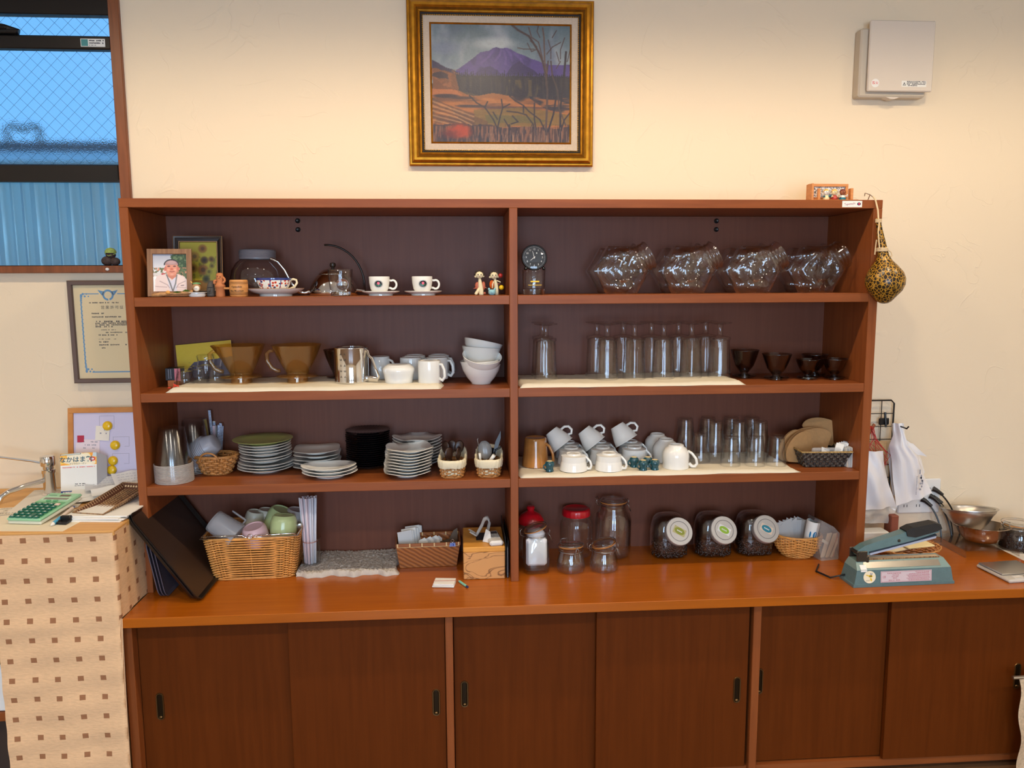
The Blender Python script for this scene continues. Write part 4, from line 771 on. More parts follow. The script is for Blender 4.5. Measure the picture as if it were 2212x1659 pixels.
a.put(((Y > .36) & (Y < .6))*np.clip((a.noise(18, 22, 93)-.42)*8, 0, 1), (96, 110, 76)); a.put(((Y > .36) & (Y < .6))*np.clip((a.noise(22, 26, 94)-.58)*9, 0, 1), (226, 150, 120)); a.put(((Y > .5) & (Y < .57) & (X < .3))*1., (220, 216, 214)); a.ell(.3, .53, .06, .02, (180, 40, 50))
a.poly([(.05, 1), (.06, .7), (.12, .58), (.38, .53), (.55, .62), (.72, .53), (.92, .6), (1.0, .7), (1, 1)], (232, 212, 208)); a.poly([(.4, .6), (.55, .72), (.66, .58), (.7, 1), (.5, 1)], (214, 212, 226))
a.poly([(.40, .44), (.72, .44), (.68, .60), (.56, .68), (.44, .6)], (206, 132, 108)); a.ell(.55, .37, .185, .215, (222, 150, 126)); a.ell(.37, .39, .035, .06, (206, 120, 104)); a.ell(.735, .39, .035, .06, (206, 120, 104))
a.put((np.hypot((X-.55)/.21, (Y-.28)/.14) < 1)*(Y < .29), (176, 140, 140)); a.put((np.hypot((X-.55)/.225, (Y-.29)/.155) < 1)*(np.hypot((X-.55)/.2, (Y-.31)/.14) > 1)*(Y < .3), (44, 46, 54))
a.ell(.55, .22, .14, .05, (196, 164, 166), .8, .5)
a.ell(.47, .325, .045, .018, (96, 62, 66), .9, .4); a.ell(.64, .325, .045, .018, (96, 62, 66), .9, .4); a.ell(.555, .40, .045, .03, (204, 104, 84), .8, .5); a.line([(.5, .465), (.56, .475), (.63, .462)], .012, (150, 74, 70)); a.ell(.56, .54, .05, .02, (228, 170, 150), .8, .5); a.ell(.46, .42, .04, .03, (236, 178, 152), .7, .5); a.ell(.65, .42, .04, .03, (236, 178, 152), .7, .5)
a.line([(.40, .55), (.5, .78), (.57, .98)], .018, (110, 110, 112)); a.line([(.70, .56), (.66, .78), (.58, .98)], .018, (120, 120, 122)); a.line([(.2, .72), (.42, .82), (.48, .9)], .012, (178, 156, 158)); a.line([(.95, .72), (.75, .8), (.68, .9)], .012, (178, 156, 158)); a.line([(.08, .86), (.4, .88)], .01, (176, 150, 152)); a.line([(.72, .88), (.96, .9)], .01, (190, 164, 164)); a.line([(.82, .84), (.9, .83)], .012, (110, 90, 100))
a.obj('photo_print', .1, .118, print_mat, pf, TR(.016, -.0042, .016))
fdk = M('dark brown moulding', (38, 24, 20), .35); fgl = M('thin gold line', (196, 150, 100), .35, .6)
sf = pframe('flower_picture', 'dark double-lined frame with a yellow-green picture of brown flowers, behind the snapshot frame', 'picture frame', (.095, -.168, S1+.001), (-9, 0, 5), .155, .197, .02, fdk,
            [(0, 0, fdk), (0, -.012, fdk), (.002, -.013, fgl), (.006, -.012, fdk), (.0065, -.0122, fgl), (.009, -.011, fdk), (.017, -.008, fdk), (.019, -.008, fgl), (.0205, -.005, fdk)])
a = Paint(60, 80, (190, 172, 44)); X, Y = a.X, a.Y; a.put(a.noise(5, 6, 96), (196, 182, 60), .5); a.put((Y > .8)*1., (128, 92, 34)); a.put(np.clip((a.noise(12, 12, 97)-.55)*6, 0, 1)*(Y > .3)*(Y < .8)*(X > .2), (104, 104, 40), .7)
for x, y, r, c in ((.62, .14, .11, (150, 92, 30)), (.66, .38, .1, (80, 52, 26)), (.4, .3, .12, (170, 130, 40)), (.85, .36, .08, (120, 84, 32)), (.62, .58, .14, (150, 92, 40)), (.86, .5, .07, (140, 118, 40)), (.35, .55, .12, (140, 100, 34)), (.78, .62, .09, (160, 146, 50)), (.7, .78, .1, (70, 70, 34))): a.ell(x, y, r, r*.75, c, .9, .5); a.ell(x, y, r*.45, r*.35, tuple(v*.6 for v in c), .8, .5)
a.obj('flower_print', .115, .157, print_mat, sf, TR(.02, -.0052, .02))
tg = T('driftwood_twig', 'short piece of peeled driftwood with green leaf scraps in front of the snapshot frame', 'twig', (.082, -.312, S1+.007))
MB().tube([(-.005, 0, -.001), (.02, .002, .001), (.045, -.001, .004), (.07, .002, .003), (.095, 0, .007), (.118, .003, .009)], lambda u: .0055+.002*math.sin(u*9), 8).obj('stick', M('peeled wood', (176, 130, 84), .6, noise=(90, .35)), tg, smooth=180)
q = MB(); q.add([(.06, -.008, .008), (.075, -.01, .012), (.088, -.006, .009), (.074, -.004, .006)], [(0, 1, 2, 3)]).add([(.088, -.006, .011), (.1, -.009, .017), (.116, -.006, .012), (.1, -.003, .009)], [(0, 1, 2, 3)]); q.obj('leaf_scraps', M('leaf green', (84, 120, 40), .6), tg); MB().ball(.007, TR(.045, -.004, .008), sq=(1, .6, .8)).obj('orange_chip', M('orange chip', (226, 160, 80), .6), tg)
ac = T('acorn_figurine', 'little brown round-bellied figurine with a green leaf on its head on the white dish', 'figurine', (.205, -.288, S1+.0165))
MB().ball(.0135, TR(0, 0, .0135), sq=(1, .9, 1)).obj('body', M('fawn glaze', (170, 128, 88), .5), ac); MB().ball(.0095, TR(.002, -.0065, .011), sq=(1, .7, 1)).obj('belly', whg, ac)
MB().lathe([(.014, 0), (.01, .004), (0, .0055)], 10, TR(.001, 0, .024)@Matrix.Diagonal((1, .6, 1, 1))).obj('leaf_hat', M('sage leaf', (96, 150, 100), .5), ac); MB().tube([(-.012, 0, .027), (-.017, 0, .032)], .0018, 5).obj('leaf_stem', yel, ac)
q = MB()
for x in (-.002, .002, .005): q.box(x-.0008, x+.0008, -.0136, -.0132, .009, .0105)
q.obj('painted_marks', black, ac, smooth=0)
wd = MB().lathe([(0, 0), (.022, 0), (.025, .004), (.025, .012), (.031, .0135), (.031, .0145), (.024, .0145), (.022, .0138), (0, .0138)], 24).obj('small_dish', ceram, None, loc=(.2075, -.292, S1+.0005)); tag(wd, 'small white flanged dish at the shelf edge under the leaf-hat figurine', 'dish')
mo = T('stone_head', 'small dark grey carved stone head between the dish and the clay figure', 'figurine', (.247, -.285, S1)); stn = M('dark stone', (74, 70, 66), .7, nb=(200, .3))
def mfn(t, r, z): return (r*math.cos(t), r*.85*math.sin(t)+(.006*((z-.025)/.02) if z > .025 else 0), z)
MB().lathe([(0, 0), (.0115, 0), (.0125, .006), (.011, .016), (.0125, .022), (.0115, .032), (.0095, .042), (.006, .048), (0, .049)], 14, fn=mfn).obj('head', stn, mo, smooth=180)
q = MB(); q.ball(.0038, TR(0, -.0105, .022), sq=(.8, 1, 1.8)).ball(.007, TR(0, -.007, .031), sq=(1.4, .6, .35)).ball(.004, TR(0, -.0105, .0135), sq=(1.4, .5, .4)); q.obj('brow_and_nose', stn, mo)
hw = T('clay_figure', 'terracotta tube-bodied figure with round hole eyes and looped arms', 'figurine', (.277, -.285, S1)); clay = M('terracotta clay', (190, 118, 72), .75, nb=(150, .2))
MB().lathe([(0, 0), (.0135, 0), (.014, .003), (.0135, .028), (.0155, .030), (.0158, .036), (.013, .039), (.0095, .046), (.0105, .055), (.0112, .064), (.0095, .072), (.006, .0745), (0, .0745)], 20).obj('body', clay, hw, smooth=60)
q = MB(); q.tube([(-.0095, -.003, .052), (-.016, -.006, .049), (-.0165, -.007, .043), (-.0115, -.007, .042)], .0038, 8); q.tube([(.0095, -.003, .062), (.0155, -.004, .056), (.0165, -.005, .050), (.0135, -.006, .045), (.009, -.007, .042)], .0036, 8); q.obj('arms', clay, hw, smooth=180)
q = MB()
for x, z in ((-.0035, .064), (.004, .062), (.0005, .0575)): q.ball(.0016, TR(x, -.0102, z), 8, 5, sq=(1, .4, 1.2))
q.obj('hole_eyes', M('dark holes', (50, 26, 14), .9), hw)
br = T('wooden_barrel', 'small turned wooden barrel with dark rings, lettering and a side tap', 'barrel', (.334, -.285, S1)); bw_ = WOOD('barrel wood', (196, 132, 70), (214, 152, 88), (12, 12, 60), .45)
MB().lathe([(0, 0), (.0255, 0), (.0275, .003), (.0285, .026), (.0275, .050), (.0255, .053), (.022, .053), (.0215, .05), (0, .05)], 32).obj('staves', bw_, br)
q = MB()
for z in (.0085, .0125, .041, .0455): q.lathe([(.0281, z-.0006), (.0288, z), (.0281, z+.0006)], 32)
q.obj('dark_rings', M('burnt ring', (78, 40, 18), .6), br); MB().tube([(-.028, -.004, .026), (-.040, -.005, .0262), (-.044, -.005, .0262)], .0034, 8).obj('tap', bw_, br)
text('lettering', 'Clydesdale', .0078, M('burnt lettering', (60, 34, 18), .7), br, TR(0, -.0289, .031)@FRONT, wrap=.0289, bold=.01); text('lettering', 'Blue Mountain', .0078, MATS['burnt lettering'], br, TR(0, -.0287, .0185)@FRONT, wrap=.0289, bold=.01)
rj = T('round_jar', 'wide round clear jar with a grey screw lid behind the flowered teacup', 'jar', (.352, -.105, S1))
MB().lathe([(0, .002), (.055, .002), (.075, .008), (.088, .03), (.091, .055), (.086, .085), (.072, .108), (.058, .12), (.055, .124)], 40).obj('jar_body', glassg, rj, smooth=60); MB().lathe([(.056, .122), (.0595, .122), (.0595, .124)]+[(.0595+.0008*(k % 2), .126+k*.002) for k in range(12)]+[(.058, .152), (.055, .1535), (0, .1535)], 40).obj('screw_lid', M('grey plastic lid', (128, 124, 130), .35), rj, smooth=30)
# painted teacup and saucer
m, nt, b = newmat('painted porcelain'); b.inputs['Roughness'].default_value = .1; b.inputs['Coat Weight'].default_value = .5
tx = N(nt, 'ShaderNodeTexCoord'); sx = N(nt, 'ShaderNodeSeparateXYZ'); nt.links.new(tx.outputs['Object'], sx.inputs[0]); at = N(nt, 'ShaderNodeMath', operation='ARCTAN2'); nt.links.new(sx.outputs['Y'], at.inputs[0]); nt.links.new(sx.outputs['X'], at.inputs[1])
ml = N(nt, 'ShaderNodeMath', operation='MULTIPLY'); ml.inputs[1].default_value = 10/(2*PI); nt.links.new(at.outputs[0], ml.inputs[0]); fr_ = N(nt, 'ShaderNodeMath', operation='FRACT'); nt.links.new(ml.outputs[0], fr_.inputs[0])
cm = N(nt, 'ShaderNodeMath', operation='COMPARE'); cm.inputs[1].default_value = .5; cm.inputs[2].default_value = .045; nt.links.new(fr_.outputs[0], cm.inputs[0]); gz = N(nt, 'ShaderNodeMath', operation='GREATER_THAN'); gz.inputs[1].default_value = .0405; nt.links.new(sx.outputs['Z'], gz.inputs[0]); mxx = N(nt, 'ShaderNodeMath', operation='MAXIMUM'); nt.links.new(cm.outputs[0], mxx.inputs[0]); nt.links.new(gz.outputs[0], mxx.inputs[1])
v1 = N(nt, 'ShaderNodeTexVoronoi'); v1.inputs['Scale'].default_value = 95; nt.links.new(coords(nt), v1.inputs[0]); rc = N(nt, 'ShaderNodeValToRGB'); rc.color_ramp.interpolation = 'CONSTANT'
for i_, (p_, c_) in enumerate(((0, (190, 50, 36)), (.26, (214, 96, 60)), (.36, (236, 232, 226)))):
    e = rc.color_ramp.elements[i_] if i_ < 2 else rc.color_ramp.elements.new(p_); e.position = p_; e.color = (*lin(c_), 1)
nt.links.new(v1.outputs['Distance'], rc.inputs[0]); v2 = N(nt, 'ShaderNodeTexVoronoi'); v2.inputs['Scale'].default_value = 62; nt.links.new(coords(nt, (1.1, .9, 1.2)), v2.inputs[0]); c2 = N(nt, 'ShaderNodeMath', operation='LESS_THAN'); c2.inputs[1].default_value = .3; nt.links.new(v2.outputs['Distance'], c2.inputs[0])
k1 = N(nt, 'ShaderNodeMixRGB'); k1.inputs[2].default_value = (*lin((40, 58, 120)), 1); nt.links.new(c2.outputs[0], k1.inputs[0]); nt.links.new(rc.outputs[0], k1.inputs[1]); k2 = N(nt, 'ShaderNodeMixRGB'); k2.inputs[2].default_value = (*lin((44, 60, 124)), 1); nt.links.new(mxx.outputs[0], k2.inputs[0]); nt.links.new(k1.outputs[0], k2.inputs[1]); nt.links.new(k2.outputs[0], b.inputs['Base Color'])
sc_ = T('saucer', 'white footed porcelain saucer with a gilt edge under the flowered teacup', 'saucer', (.437, -.235, S1)); MB().lathe([(0, .003), (.046, .003), (.047, 0), (.051, 0), (.051, .006), (.07, .012), (.086, .021), (.089, .0245), (.0885, .0255), (.084, .0225), (.05, .011), (0, .010)], 44).obj('dish', ceramB, sc_, smooth=50); MB().lathe([(.0885, .0247), (.0894, .0247), (.0892, .0258), (.0882, .0257)], 44).obj('gilt_edge', gold, sc_)
tcu = T('teacup', 'wide teacup painted with red flowers in navy-edged panels on its saucer', 'cup', (.432, -.235, S1+.0105)); MB().lathe([(0, .002), (.028, .002), (.029, 0), (.032, 0), (.0325, .004), (.042, .012), (.052, .03), (.0565, .0465), (.0562, .048), (.0545, .047)], 40).obj('bowl', m, tcu, smooth=60); MB().lathe([(.0545, .047), (.050, .030), (.040, .013), (0, .008)], 40).obj('inner_glaze', ceramB, tcu, smooth=180)
q = MB(); q.tube([(.050, 0, .040), (.062, -.003, .044), (.072, -.004, .041), (.074, -.004, .032), (.066, -.004, .02), (.052, -.003, .013), (.041, 0, .0115)], .0036, 8); q.obj('handle', M('ivory porcelain', (228, 214, 178), .15, coat=.4), tcu, smooth=180)
# kettle
kt = T('drip_kettle', 'polished steel gooseneck kettle with a black knob and an arched open handle', 'kettle', (.604, -.125, S1))
MB().lathe([(0, 0), (.078, 0), (.081, .004), (.080, .014), (.074, .034), (.062, .056), (.050, .068), (.047, .071)], 44).obj('body', chrome, kt, smooth=60); MB().lathe([(.0475, .0705), (.049, .0715), (.044, .077), (.03, .085), (.012, .089), (0, .09)], 36).obj('lid', chrome, kt, smooth=60)
MB().lathe([(0, .088), (.005, .088), (.0045, .092), (.0085, .095), (.0105, .101), (.0085, .108), (0, .11)], 18).obj('lid_knob', M('dark bakelite', (52, 38, 28), .25), kt)
MB().tube([(-.072, -.01, .016), (-.092, -.012, .009), (-.108, -.013, .010), (-.124, -.014, .022), (-.140, -.016, .05), (-.156, -.018, .085), (-.176, -.02, .112), (-.196, -.021, .122), (-.203, -.021, .123)], lambda u: .0075-.003*min(1, u*2), 10).obj('spout', chrome, kt, smooth=180)
hp = [(.104, 0, .012)]+[(-.020+.124*math.cos(t), 0, .03+.138*math.sin(t)) for t in np.linspace(.12, 1.62, 12)]
MB().tube(hp, .0034, 8).obj('handle', M('dark handle', (46, 38, 34), .3, .3), kt, smooth=180); MB().tube([(.072, 0, .018), (.104, 0, .013)], .005, 8).obj('handle_bracket', chrome, kt)
realglass = M('solid glass', (250, 252, 252), .0, trans=1, ior=1.48)
wt = T('whisky_tumbler', 'square-based whisky tumbler holding a clear glass ball', 'glass', (.651, -.285, S1))
def sq4(t, r, z, e=.10):
    k = max(0, 1-z/.06); q = 1+e*k*(1/max(abs(math.cos(t)), abs(math.sin(t)))-1)*2.2*.9; return (r*q*math.cos(t), r*q*math.sin(t), z)
MB().lathe([(0, .001), (.029, 0), (.032, .003), (.035, .03), (.040, .083), (.0395, .0845), (.0385, .0835), (.0335, .03), (.031, .016), (0, .014)], 40, fn=sq4).obj('tumbler_wall', glass, wt, smooth=50); q = MB().lathe([(0, .0012), (.028, .001), (.0305, .003), (.0312, .0135), (0, .0135)], 32, fn=sq4); q.obj('thick_base', realglass, wt)
gbl = MB().ball(.0195, TR(0, 0, .0195), 24, 14).obj('glass_ball', realglass, None, loc=(.657, -.285, S1+.0165)); tag(gbl, 'clear glass ball lying in the whisky tumbler', 'ball')
# espresso cups with a rose badge
rose = M('rose print pink', (216, 70, 90), .3); leafp = M('leaf print green', (40, 110, 70), .3); badge = M('badge black', (20, 18, 20), .25)
def badge_on(mb, r, zc, s=1):
    def el(rx, rz, off, cx=0, cz=0, n=22): return [(r+off, (cx+rx*math.cos(t))*s, zc+(cz+rz*math.sin(t))*s) for t in np.linspace(0, 2*PI, n)[:-1]]
    def put(pts, m): mb.use(m).disc([((p[0])*math.sin(p[1]/r), -(p[0])*math.cos(p[1]/r), p[2]) for p in pts])
    ring = [el(.0142, .0122, .0004), el(.0134, .0114, .0004)]
    a_, b_ = [[((p[0])*math.sin(p[1]/r), -(p[0])*math.cos(p[1]/r), p[2]) for p in q_] for q_ in ring]; n = len(a_); mb.use(badge).add(a_+b_, [(i, (i+1) % n, n+(i+1) % n, n+i) for i in range(n)])
    put(el(.0122, .0102, .0005), badge); put(el(.0042, .0048, .0008, 0, .002), rose); put(el(.0038, .0022, .0007, -.0042, -.0035), leafp); put(el(.0038, .0022, .0007, .0042, -.003), leafp); put(el(.0011, .0035, .0006, .0, -.005), leafp)
esa = T('saucer', 'white espresso saucer, the one closer to the kettle', 'saucer', (.775, -.262, S1), group='espresso saucers')
MB().lathe([(0, .002), (.036, .002), (.037, 0), (.039, 0), (.039, .005), (.055, .010), (.0605, .0135), (.060, .0148), (.04, .008), (.028, .0065), (0, .0065)], 40).obj('dish', ceramB, esa, smooth=50)
dup(esa, (.911, -.262, S1), label='white espresso saucer, the one farther from the kettle')
esc = T('espresso_cup', 'white espresso cup with a red rose badge, closer to the kettle', 'cup', (.771, -.262, S1+.0067), group='espresso cups with a rose badge')
MB().lathe([(0, .001), (.018, .001), (.0185, 0), (.0205, 0), (.022, .003), (.029, .016), (.0325, .034), (.0335, .053), (.0325, .0545), (.031, .053), (.0285, .03), (.02, .008), (0, .006)], 40).obj('bowl', ceramB, esc, smooth=50)
MB().tube([(.0322, 0, .042)]+[(.043+.0115*math.cos(t), 0, .0285+.014*math.sin(t)) for t in np.linspace(2.0, -2.2, 12)]+[(.030, 0, .0185)], .0036, 9).obj('handle', ceramB, esc, smooth=180)
q = MB(); badge_on(q, .0334, .031, .96); q.obj('rose_badge', None, esc, smooth=0)
e2 = dup(esc, (.908, -.262, S1+.0067), (0, 0, 7), label='white espresso cup with a red rose badge, farther from the kettle')
# long-necked dolls
def doll(x, label, wing, wingw):
    t = T('clay_doll', label, 'figurine', (x, -.288, S1), group='long-necked clay dolls'); return t
ivory = M('ivory clay', (226, 212, 174), .6); hair = M('dark curly hair', (54, 38, 34), .8, nb=(250, 1)); coral = M('coral wing', (186, 98, 72), .45); orng = M('orange glass wing', (200, 84, 20), .15); lips = M('lip red', (190, 80, 60), .5)
def head(t, cx, cz, tilt):
    MB().ball(.0118, TR(cx, -.002, cz), 16, 10, sq=(1.06, .85, .95)).ball(.0038, TR(cx-.0125, 0, cz-.005), 8, 5).ball(.0036, TR(cx+.0125, 0, cz-.004), 8, 5).obj('head', ivory, t, smooth=180)
    h = MB(); rg = random.Random(int(cx*1e4))
    for k in range(26): an = -.35+(PI+.7)*k/25; rr_ = .0125+rg.uniform(-.001, .0015); h.ball(.0034, TR(cx+rr_*math.cos(an)*1.08, .001+rg.uniform(-.003, .003), cz+.002+rr_*.92*math.sin(an)), 6, 4)
    for k in range(10): h.ball(.005, TR(cx+rg.uniform(-.01, .01), .007, cz+rg.uniform(-.01, .01)), 6, 4)
    h.obj('hair', hair, t, smooth=180); e = MB().ball(.0017, TR(cx-.0045, -.0117, cz+.001), 8, 5, sq=(.9, .5, 1.4)).ball(.0017, TR(cx+.0052, -.0114, cz+.001), 8, 5, sq=(.9, .5, 1.4)); e.obj('eyes', hair, t); MB().ball(.0012, TR(cx+.0008, -.0122, cz-.0055), 6, 4, sq=(1, .5, 1.2)).obj('mouth', lips, t); MB().ball(.0011, TR(cx+.0005, -.0125, cz-.0015), 6, 4, sq=(.8, 1, 1.6)).obj('nose', ivory, t)
d1 = doll(1.092, 'ivory long-necked clay doll with coral wings and one leg striding out', coral, 1)
MB().tube([(.0005, 0, .058), (.0015, 0, .045), (.003, 0, .030), (.005, 0, .016), (.0055, -.001, .004), (.0055, -.001, 0)], lambda u: .0035+.0045*min(1, u*2.2)-.0015*max(0, u-.6), 12).obj('body', ivory, d1, smooth=180); MB().tube([(.002, -.001, .024), (-.006, -.002, .013), (-.012, -.004, .005), (-.009, -.006, .0018)], lambda u: .0055-.001*u, 10).obj('leg', ivory, d1, smooth=180); head(d1, .0002, .0645, 0)
MB().ball(.011, TR(-.006, .006, .030), sq=(.75, .6, 1.2)).ball(.011, TR(.013, .006, .030), sq=(.6, .6, 1.3)).tube([(-.009, .004, .024), (-.02, .003, .021)], lambda u: .003-.0025*u, 6).tube([(.014, .004, .026), (.025, .003, .0225)], lambda u: .003-.0025*u, 6).ball(.0045, TR(-.0005, .006, .006)).ball(.0045, TR(.0165, .006, .006)).obj('wings', coral, d1, smooth=180)
d2 = doll(1.141, 'ivory long-necked clay doll holding a small blue bear cup, with red and yellow balls', orng, 1)
MB().tube([(0, 0, .056), (.002, 0, .045), (.0045, 0, .030), (.006, 0, .014), (.006, 0, 0)], lambda u: .0034+.0032*min(1, u*2), 12).obj('body', ivory, d2, smooth=180); head(d2, -.002, .0625, 0); MB().ball(.011, TR(-.008, .003, .034), sq=(.85, .6, 1.35)).obj('wing', orng, d2, smooth=180)
q = MB(); q.tube([(-.004, -.007, .044), (-.007, -.010, .034), (-.008, -.012, .022)], .0018, 6); q.tube([(.006, -.003, .047), (.015, -.005, .043), (.019, -.006, .041)], .0018, 6); q.obj('arms', ivory, d2, smooth=180); MB().tube([(.009, .002, .036), (.018, .002, .036)], lambda u: .002-.001*u, 6).obj('tail_feather', coral, d2)
MB().lathe([(0, 0), (.007, 0), (.0115, .006), (.0118, .013), (.0095, .018), (.0085, .018), (0, .015)], 16, TR(-.0095, -.009, 0)).ball(.0042, TR(-.0185, -.010, .0195), 8, 6).ball(.0042, TR(-.0005, -.010, .0195), 8, 6).ball(.003, TR(-.0095, -.0205, .009), 8, 5).obj('bear_cup', M('pale blue glaze', (140, 190, 200), .25), d2, smooth=180)
MB().ball(.0072, TR(.0185, -.002, .0625), 14, 9).obj('red_ball', redg, d2, smooth=180); MB().ball(.0078, TR(.0215, -.004, .0245), 14, 9).obj('yellow_ball', ym, d2, smooth=180)
q = MB(); q.tube([(.0215, -.004, .031), (.020, -.006, .041)], .0005, 4); q.tube([(.0115, .0, .058), (.0185, -.002, .0625)], .0006, 4); q.tube([(.006, 0, .045), (.0115, .001, .058)], .0006, 4); q.obj('threads', hair, d2)
# ================================================================ first shelf, second bay
cgl = T('tumbler', 'straight clear tumbler holding the little clock in its mouth', 'glass', (1.270, -.262, S1))
def flute(n, amp): 
    return lambda t, r, z: (r*(1+amp*math.cos(n*t))*math.cos(t), r*(1+amp*math.cos(n*t))*math.sin(t), z)
MB().lathe([(0, .001), (.034, .001), (.036, .004), (.0365, .04), (.038, .0795), (.0372, .081), (.0363, .0795), (.0348, .04), (.0345, .022), (0, .019)], 60).obj('tumbler_wall', glass, cgl, smooth=50); MB().lathe([(0, .0015), (.0335, .0015), (.0342, .018), (0, .018)], 32).obj('thick_base', realglass, cgl)
MB().box(-.014, .014, -.0375, -.0368, .041, .045).box(-.022, .022, -.0372, -.0366, .031, .0325).obj('gold_print', gold, cgl, smooth=0)
ck_ = T('clock', 'round black-faced desk clock with ball feet resting on the tumbler rim', 'clock', (1.271, -.262, S1+.081))
Mk = TR(0, 0, .0385)@R3(-82, 0, 0)@R3(180, 0, 0)
Mk = TR(0, 0, .0385)@R3(82, 0, 0)
MB().lathe([(0, -.012), (.036, -.012), (.0405, -.008), (.042, 0), (.042, .006), (.040, .009), (.0378, .009), (.0372, .0065)], 44, Mk).obj('case', M('gloss black case', (16, 16, 18), .15, coat=.5), ck_, smooth=40); MB().lathe([(.0375, .0065), (0, .0065)], 44, Mk).obj('dial', M('clock dial', (24, 24, 28), .4), ck_)
for k in range(1, 13):
    an = PI/2-k*PI/6; text('numeral', str(k), .0082, paper, ck_, Mk@TR(.0262*math.cos(an), .0262*math.sin(an), .0068))
q = MB()
for k in range(60):
    an = k*PI/30; L_ = .0022 if k % 5 else .0035; q.add([tuple(Mk@V((r_*math.cos(an)+w*math.sin(an), r_*math.sin(an)-w*math.cos(an), .0067))) for r_, w in ((.0355, .0002), (.0355, -.0002), (.0355-L_, -.0002), (.0355-L_, .0002))], [(0, 1, 2, 3)])
q.obj('minute_marks', paper, ck_, smooth=0)
def hand(an, L_, w, z, name, m):
    d = V((math.sin(an), math.cos(an), 0)); n_ = V((d.y, -d.x, 0)); MB().add([tuple(Mk@(p+V((0, 0, z)))) for p in (d*-.004+n_*w, d*-.004-n_*w, d*L_-n_*w*.5, d*L_+n_*w*.5)], [(0, 1, 2, 3)]).obj(name, m, ck_, smooth=0)
hand(math.radians(232), .016, .0011, .0071, 'hour_hand', paper); hand(math.radians(345), .021, .0009, .0074, 'minute_hand', paper); MB().lathe([(.002, .0078), (0, .0079)], 12, Mk).obj('hub', paper, ck_); MB().lathe([(.0024, .0066), (0, .0067)], 12, Mk@TR(.008, .014, .0003)).obj('dial_dot', M('lume dot', (190, 195, 190), .5), ck_)
MB().lathe([(.0372, .0085), (.02, .0105), (0, .011)], 32, Mk).obj('lens', glass, ck_, smooth=180)
for sx in (-1, 1): MB().ball(.0058, TR(sx*.0295, -.0185, .0035)).tube([(sx*.0295, -.0185, .004), (sx*.028, -.006, .012)], .003, 6).obj('ball_foot', M('black ball foot %d' % sx, (16, 16, 18), .15), ck_)
# hexagonal tilted candy jars
def hexr(t):
    a_ = (t % (PI/3))-PI/6; return .90/math.cos(a_)*(1 if True else 1)
def candy(loc, label):
    t = T('candy_jar', label, 'jar', loc, group='tilted hexagonal glass jars'); Rj = .087
    prof = [(0, -.050), (.40, -.052), (.62, -.056), (.74, -.054), (.84, -.044), (.95, -.030), (1.0, -.016), (.985, -.004), (.985, .004), (1.0, .016), (.95, .030), (.84, .044), (.74, .054), (.62, .056), (.40, .052), (0, .050)]
    def fn(th, r, z):
        h = hexr(th); w = .30+.70*min(1, r/.9); k = 1+(h/.95-1)*w*1.05
        dz = .010*math.cos(3*th)*max(0, 1-abs(r-.62)/.3)*(-1 if z < 0 else 1)*(1)
        x, zz = r*Rj*k*math.cos(th), r*Rj*k*math.sin(th)*.97
        return (x, z+dz, max(zz, -.0772))
    MB().lathe(prof, 48, TR(0, 0, .0778), fn=fn).obj('jar_body', glassg, t, smooth=70)
    Mn = TR(.038, 0, .101)@R3(0, 62, 0)
    MB().lathe([(.050, .012), (.047, .026), (.0475, .03), (.0495, .032), (.0475, .036), (.047, .042), (.0492, .044), (.047, .048), (.047, .054), (.049, .056), (.0505, .060), (.0485, .063), (.0455, .062), (.0445, .03), (.046, .014)], 40, Mn).obj('threaded_neck', glassg, t, smooth=60)
    return t
j0 = candy((1.567, -.222, S1), 'tilted hexagonal glass jar, first of the front row from the clock')
for k, (x, nm) in enumerate(((1.792, 'second'), (2.016, 'third'), (2.234, 'fourth'))): dup(j0, (x, -.222, S1), (0, 0, (2, -2, 3)[k]), label='tilted hexagonal glass jar, %s of the front row from the clock' % nm)
for k, (x, nm) in enumerate(((1.572, 'first'), (1.800, 'second'), (2.030, 'third'), (2.256, 'fourth'))): dup(j0, (x-.006, -.085, S1), (0, 0, 0), label='tilted hexagonal glass jar, %s of the rear row from the clock' % nm)
# ================================================================ second shelf
terry = M('cream terry towel', (232, 222, 200), .95, nb=(700, .9))
def towel(name, label, x0, x1, y0, y1, z, th=.010, seed=0, mat=terry, nx=60, ny=22, amp=.0025, edge=.004):
    n1 = RNG.rand(ny, nx); rg = random.Random(seed); ph = [rg.uniform(0, 6) for _ in range(4)]; mb = MB()
    def fn(u, v, top):
        e = edge*(math.sin(u*17+ph[0])+math.sin(u*41+ph[1])*.5); x = x0+(x1-x0)*u+(edge*math.sin(v*12+ph[2]) if u in (0, 1) else 0); y = y0+(y1-y0)*v+e*(1-v)
        rim = min(1, min(u, 1-u)*(x1-x0)/.008, min(v, 1-v)*(y1-y0)/.008); h = th*math.sqrt(max(0, 1-(1-rim)**2))
        return (x, y, z+(h*(.92+.16*math.sin(u*7+v*3+ph[3]))+amp*n1[int(v*(ny-1)), int(u*(nx-1))]*rim+.0006 if top else .0003))
    mb.grid(nx, ny, lambda u, v: fn(u, v, True)); o0 = len(mb.v); mb.grid(nx, ny, lambda u, v: fn(u, v, False))
    b = [i for i in range(nx)]+[j*nx+nx-1 for j in range(1, ny)]+[(ny-1)*nx+i for i in range(nx-2, -1, -1)]+[j*nx for j in range(ny-2, 0, -1)]
    for i in range(len(b)): p, q = b[i], b[(i+1) % len(b)]; mb.f.append((p+o0, q+o0, q, p)); mb.mi.append(0)
    mb.f = [f if i < (nx-1)*(ny-1) else f for i, f in enumerate(mb.f)]
    return tag(mb.obj(name, mat, smooth=180), label, 'towel')
TZ = .0115
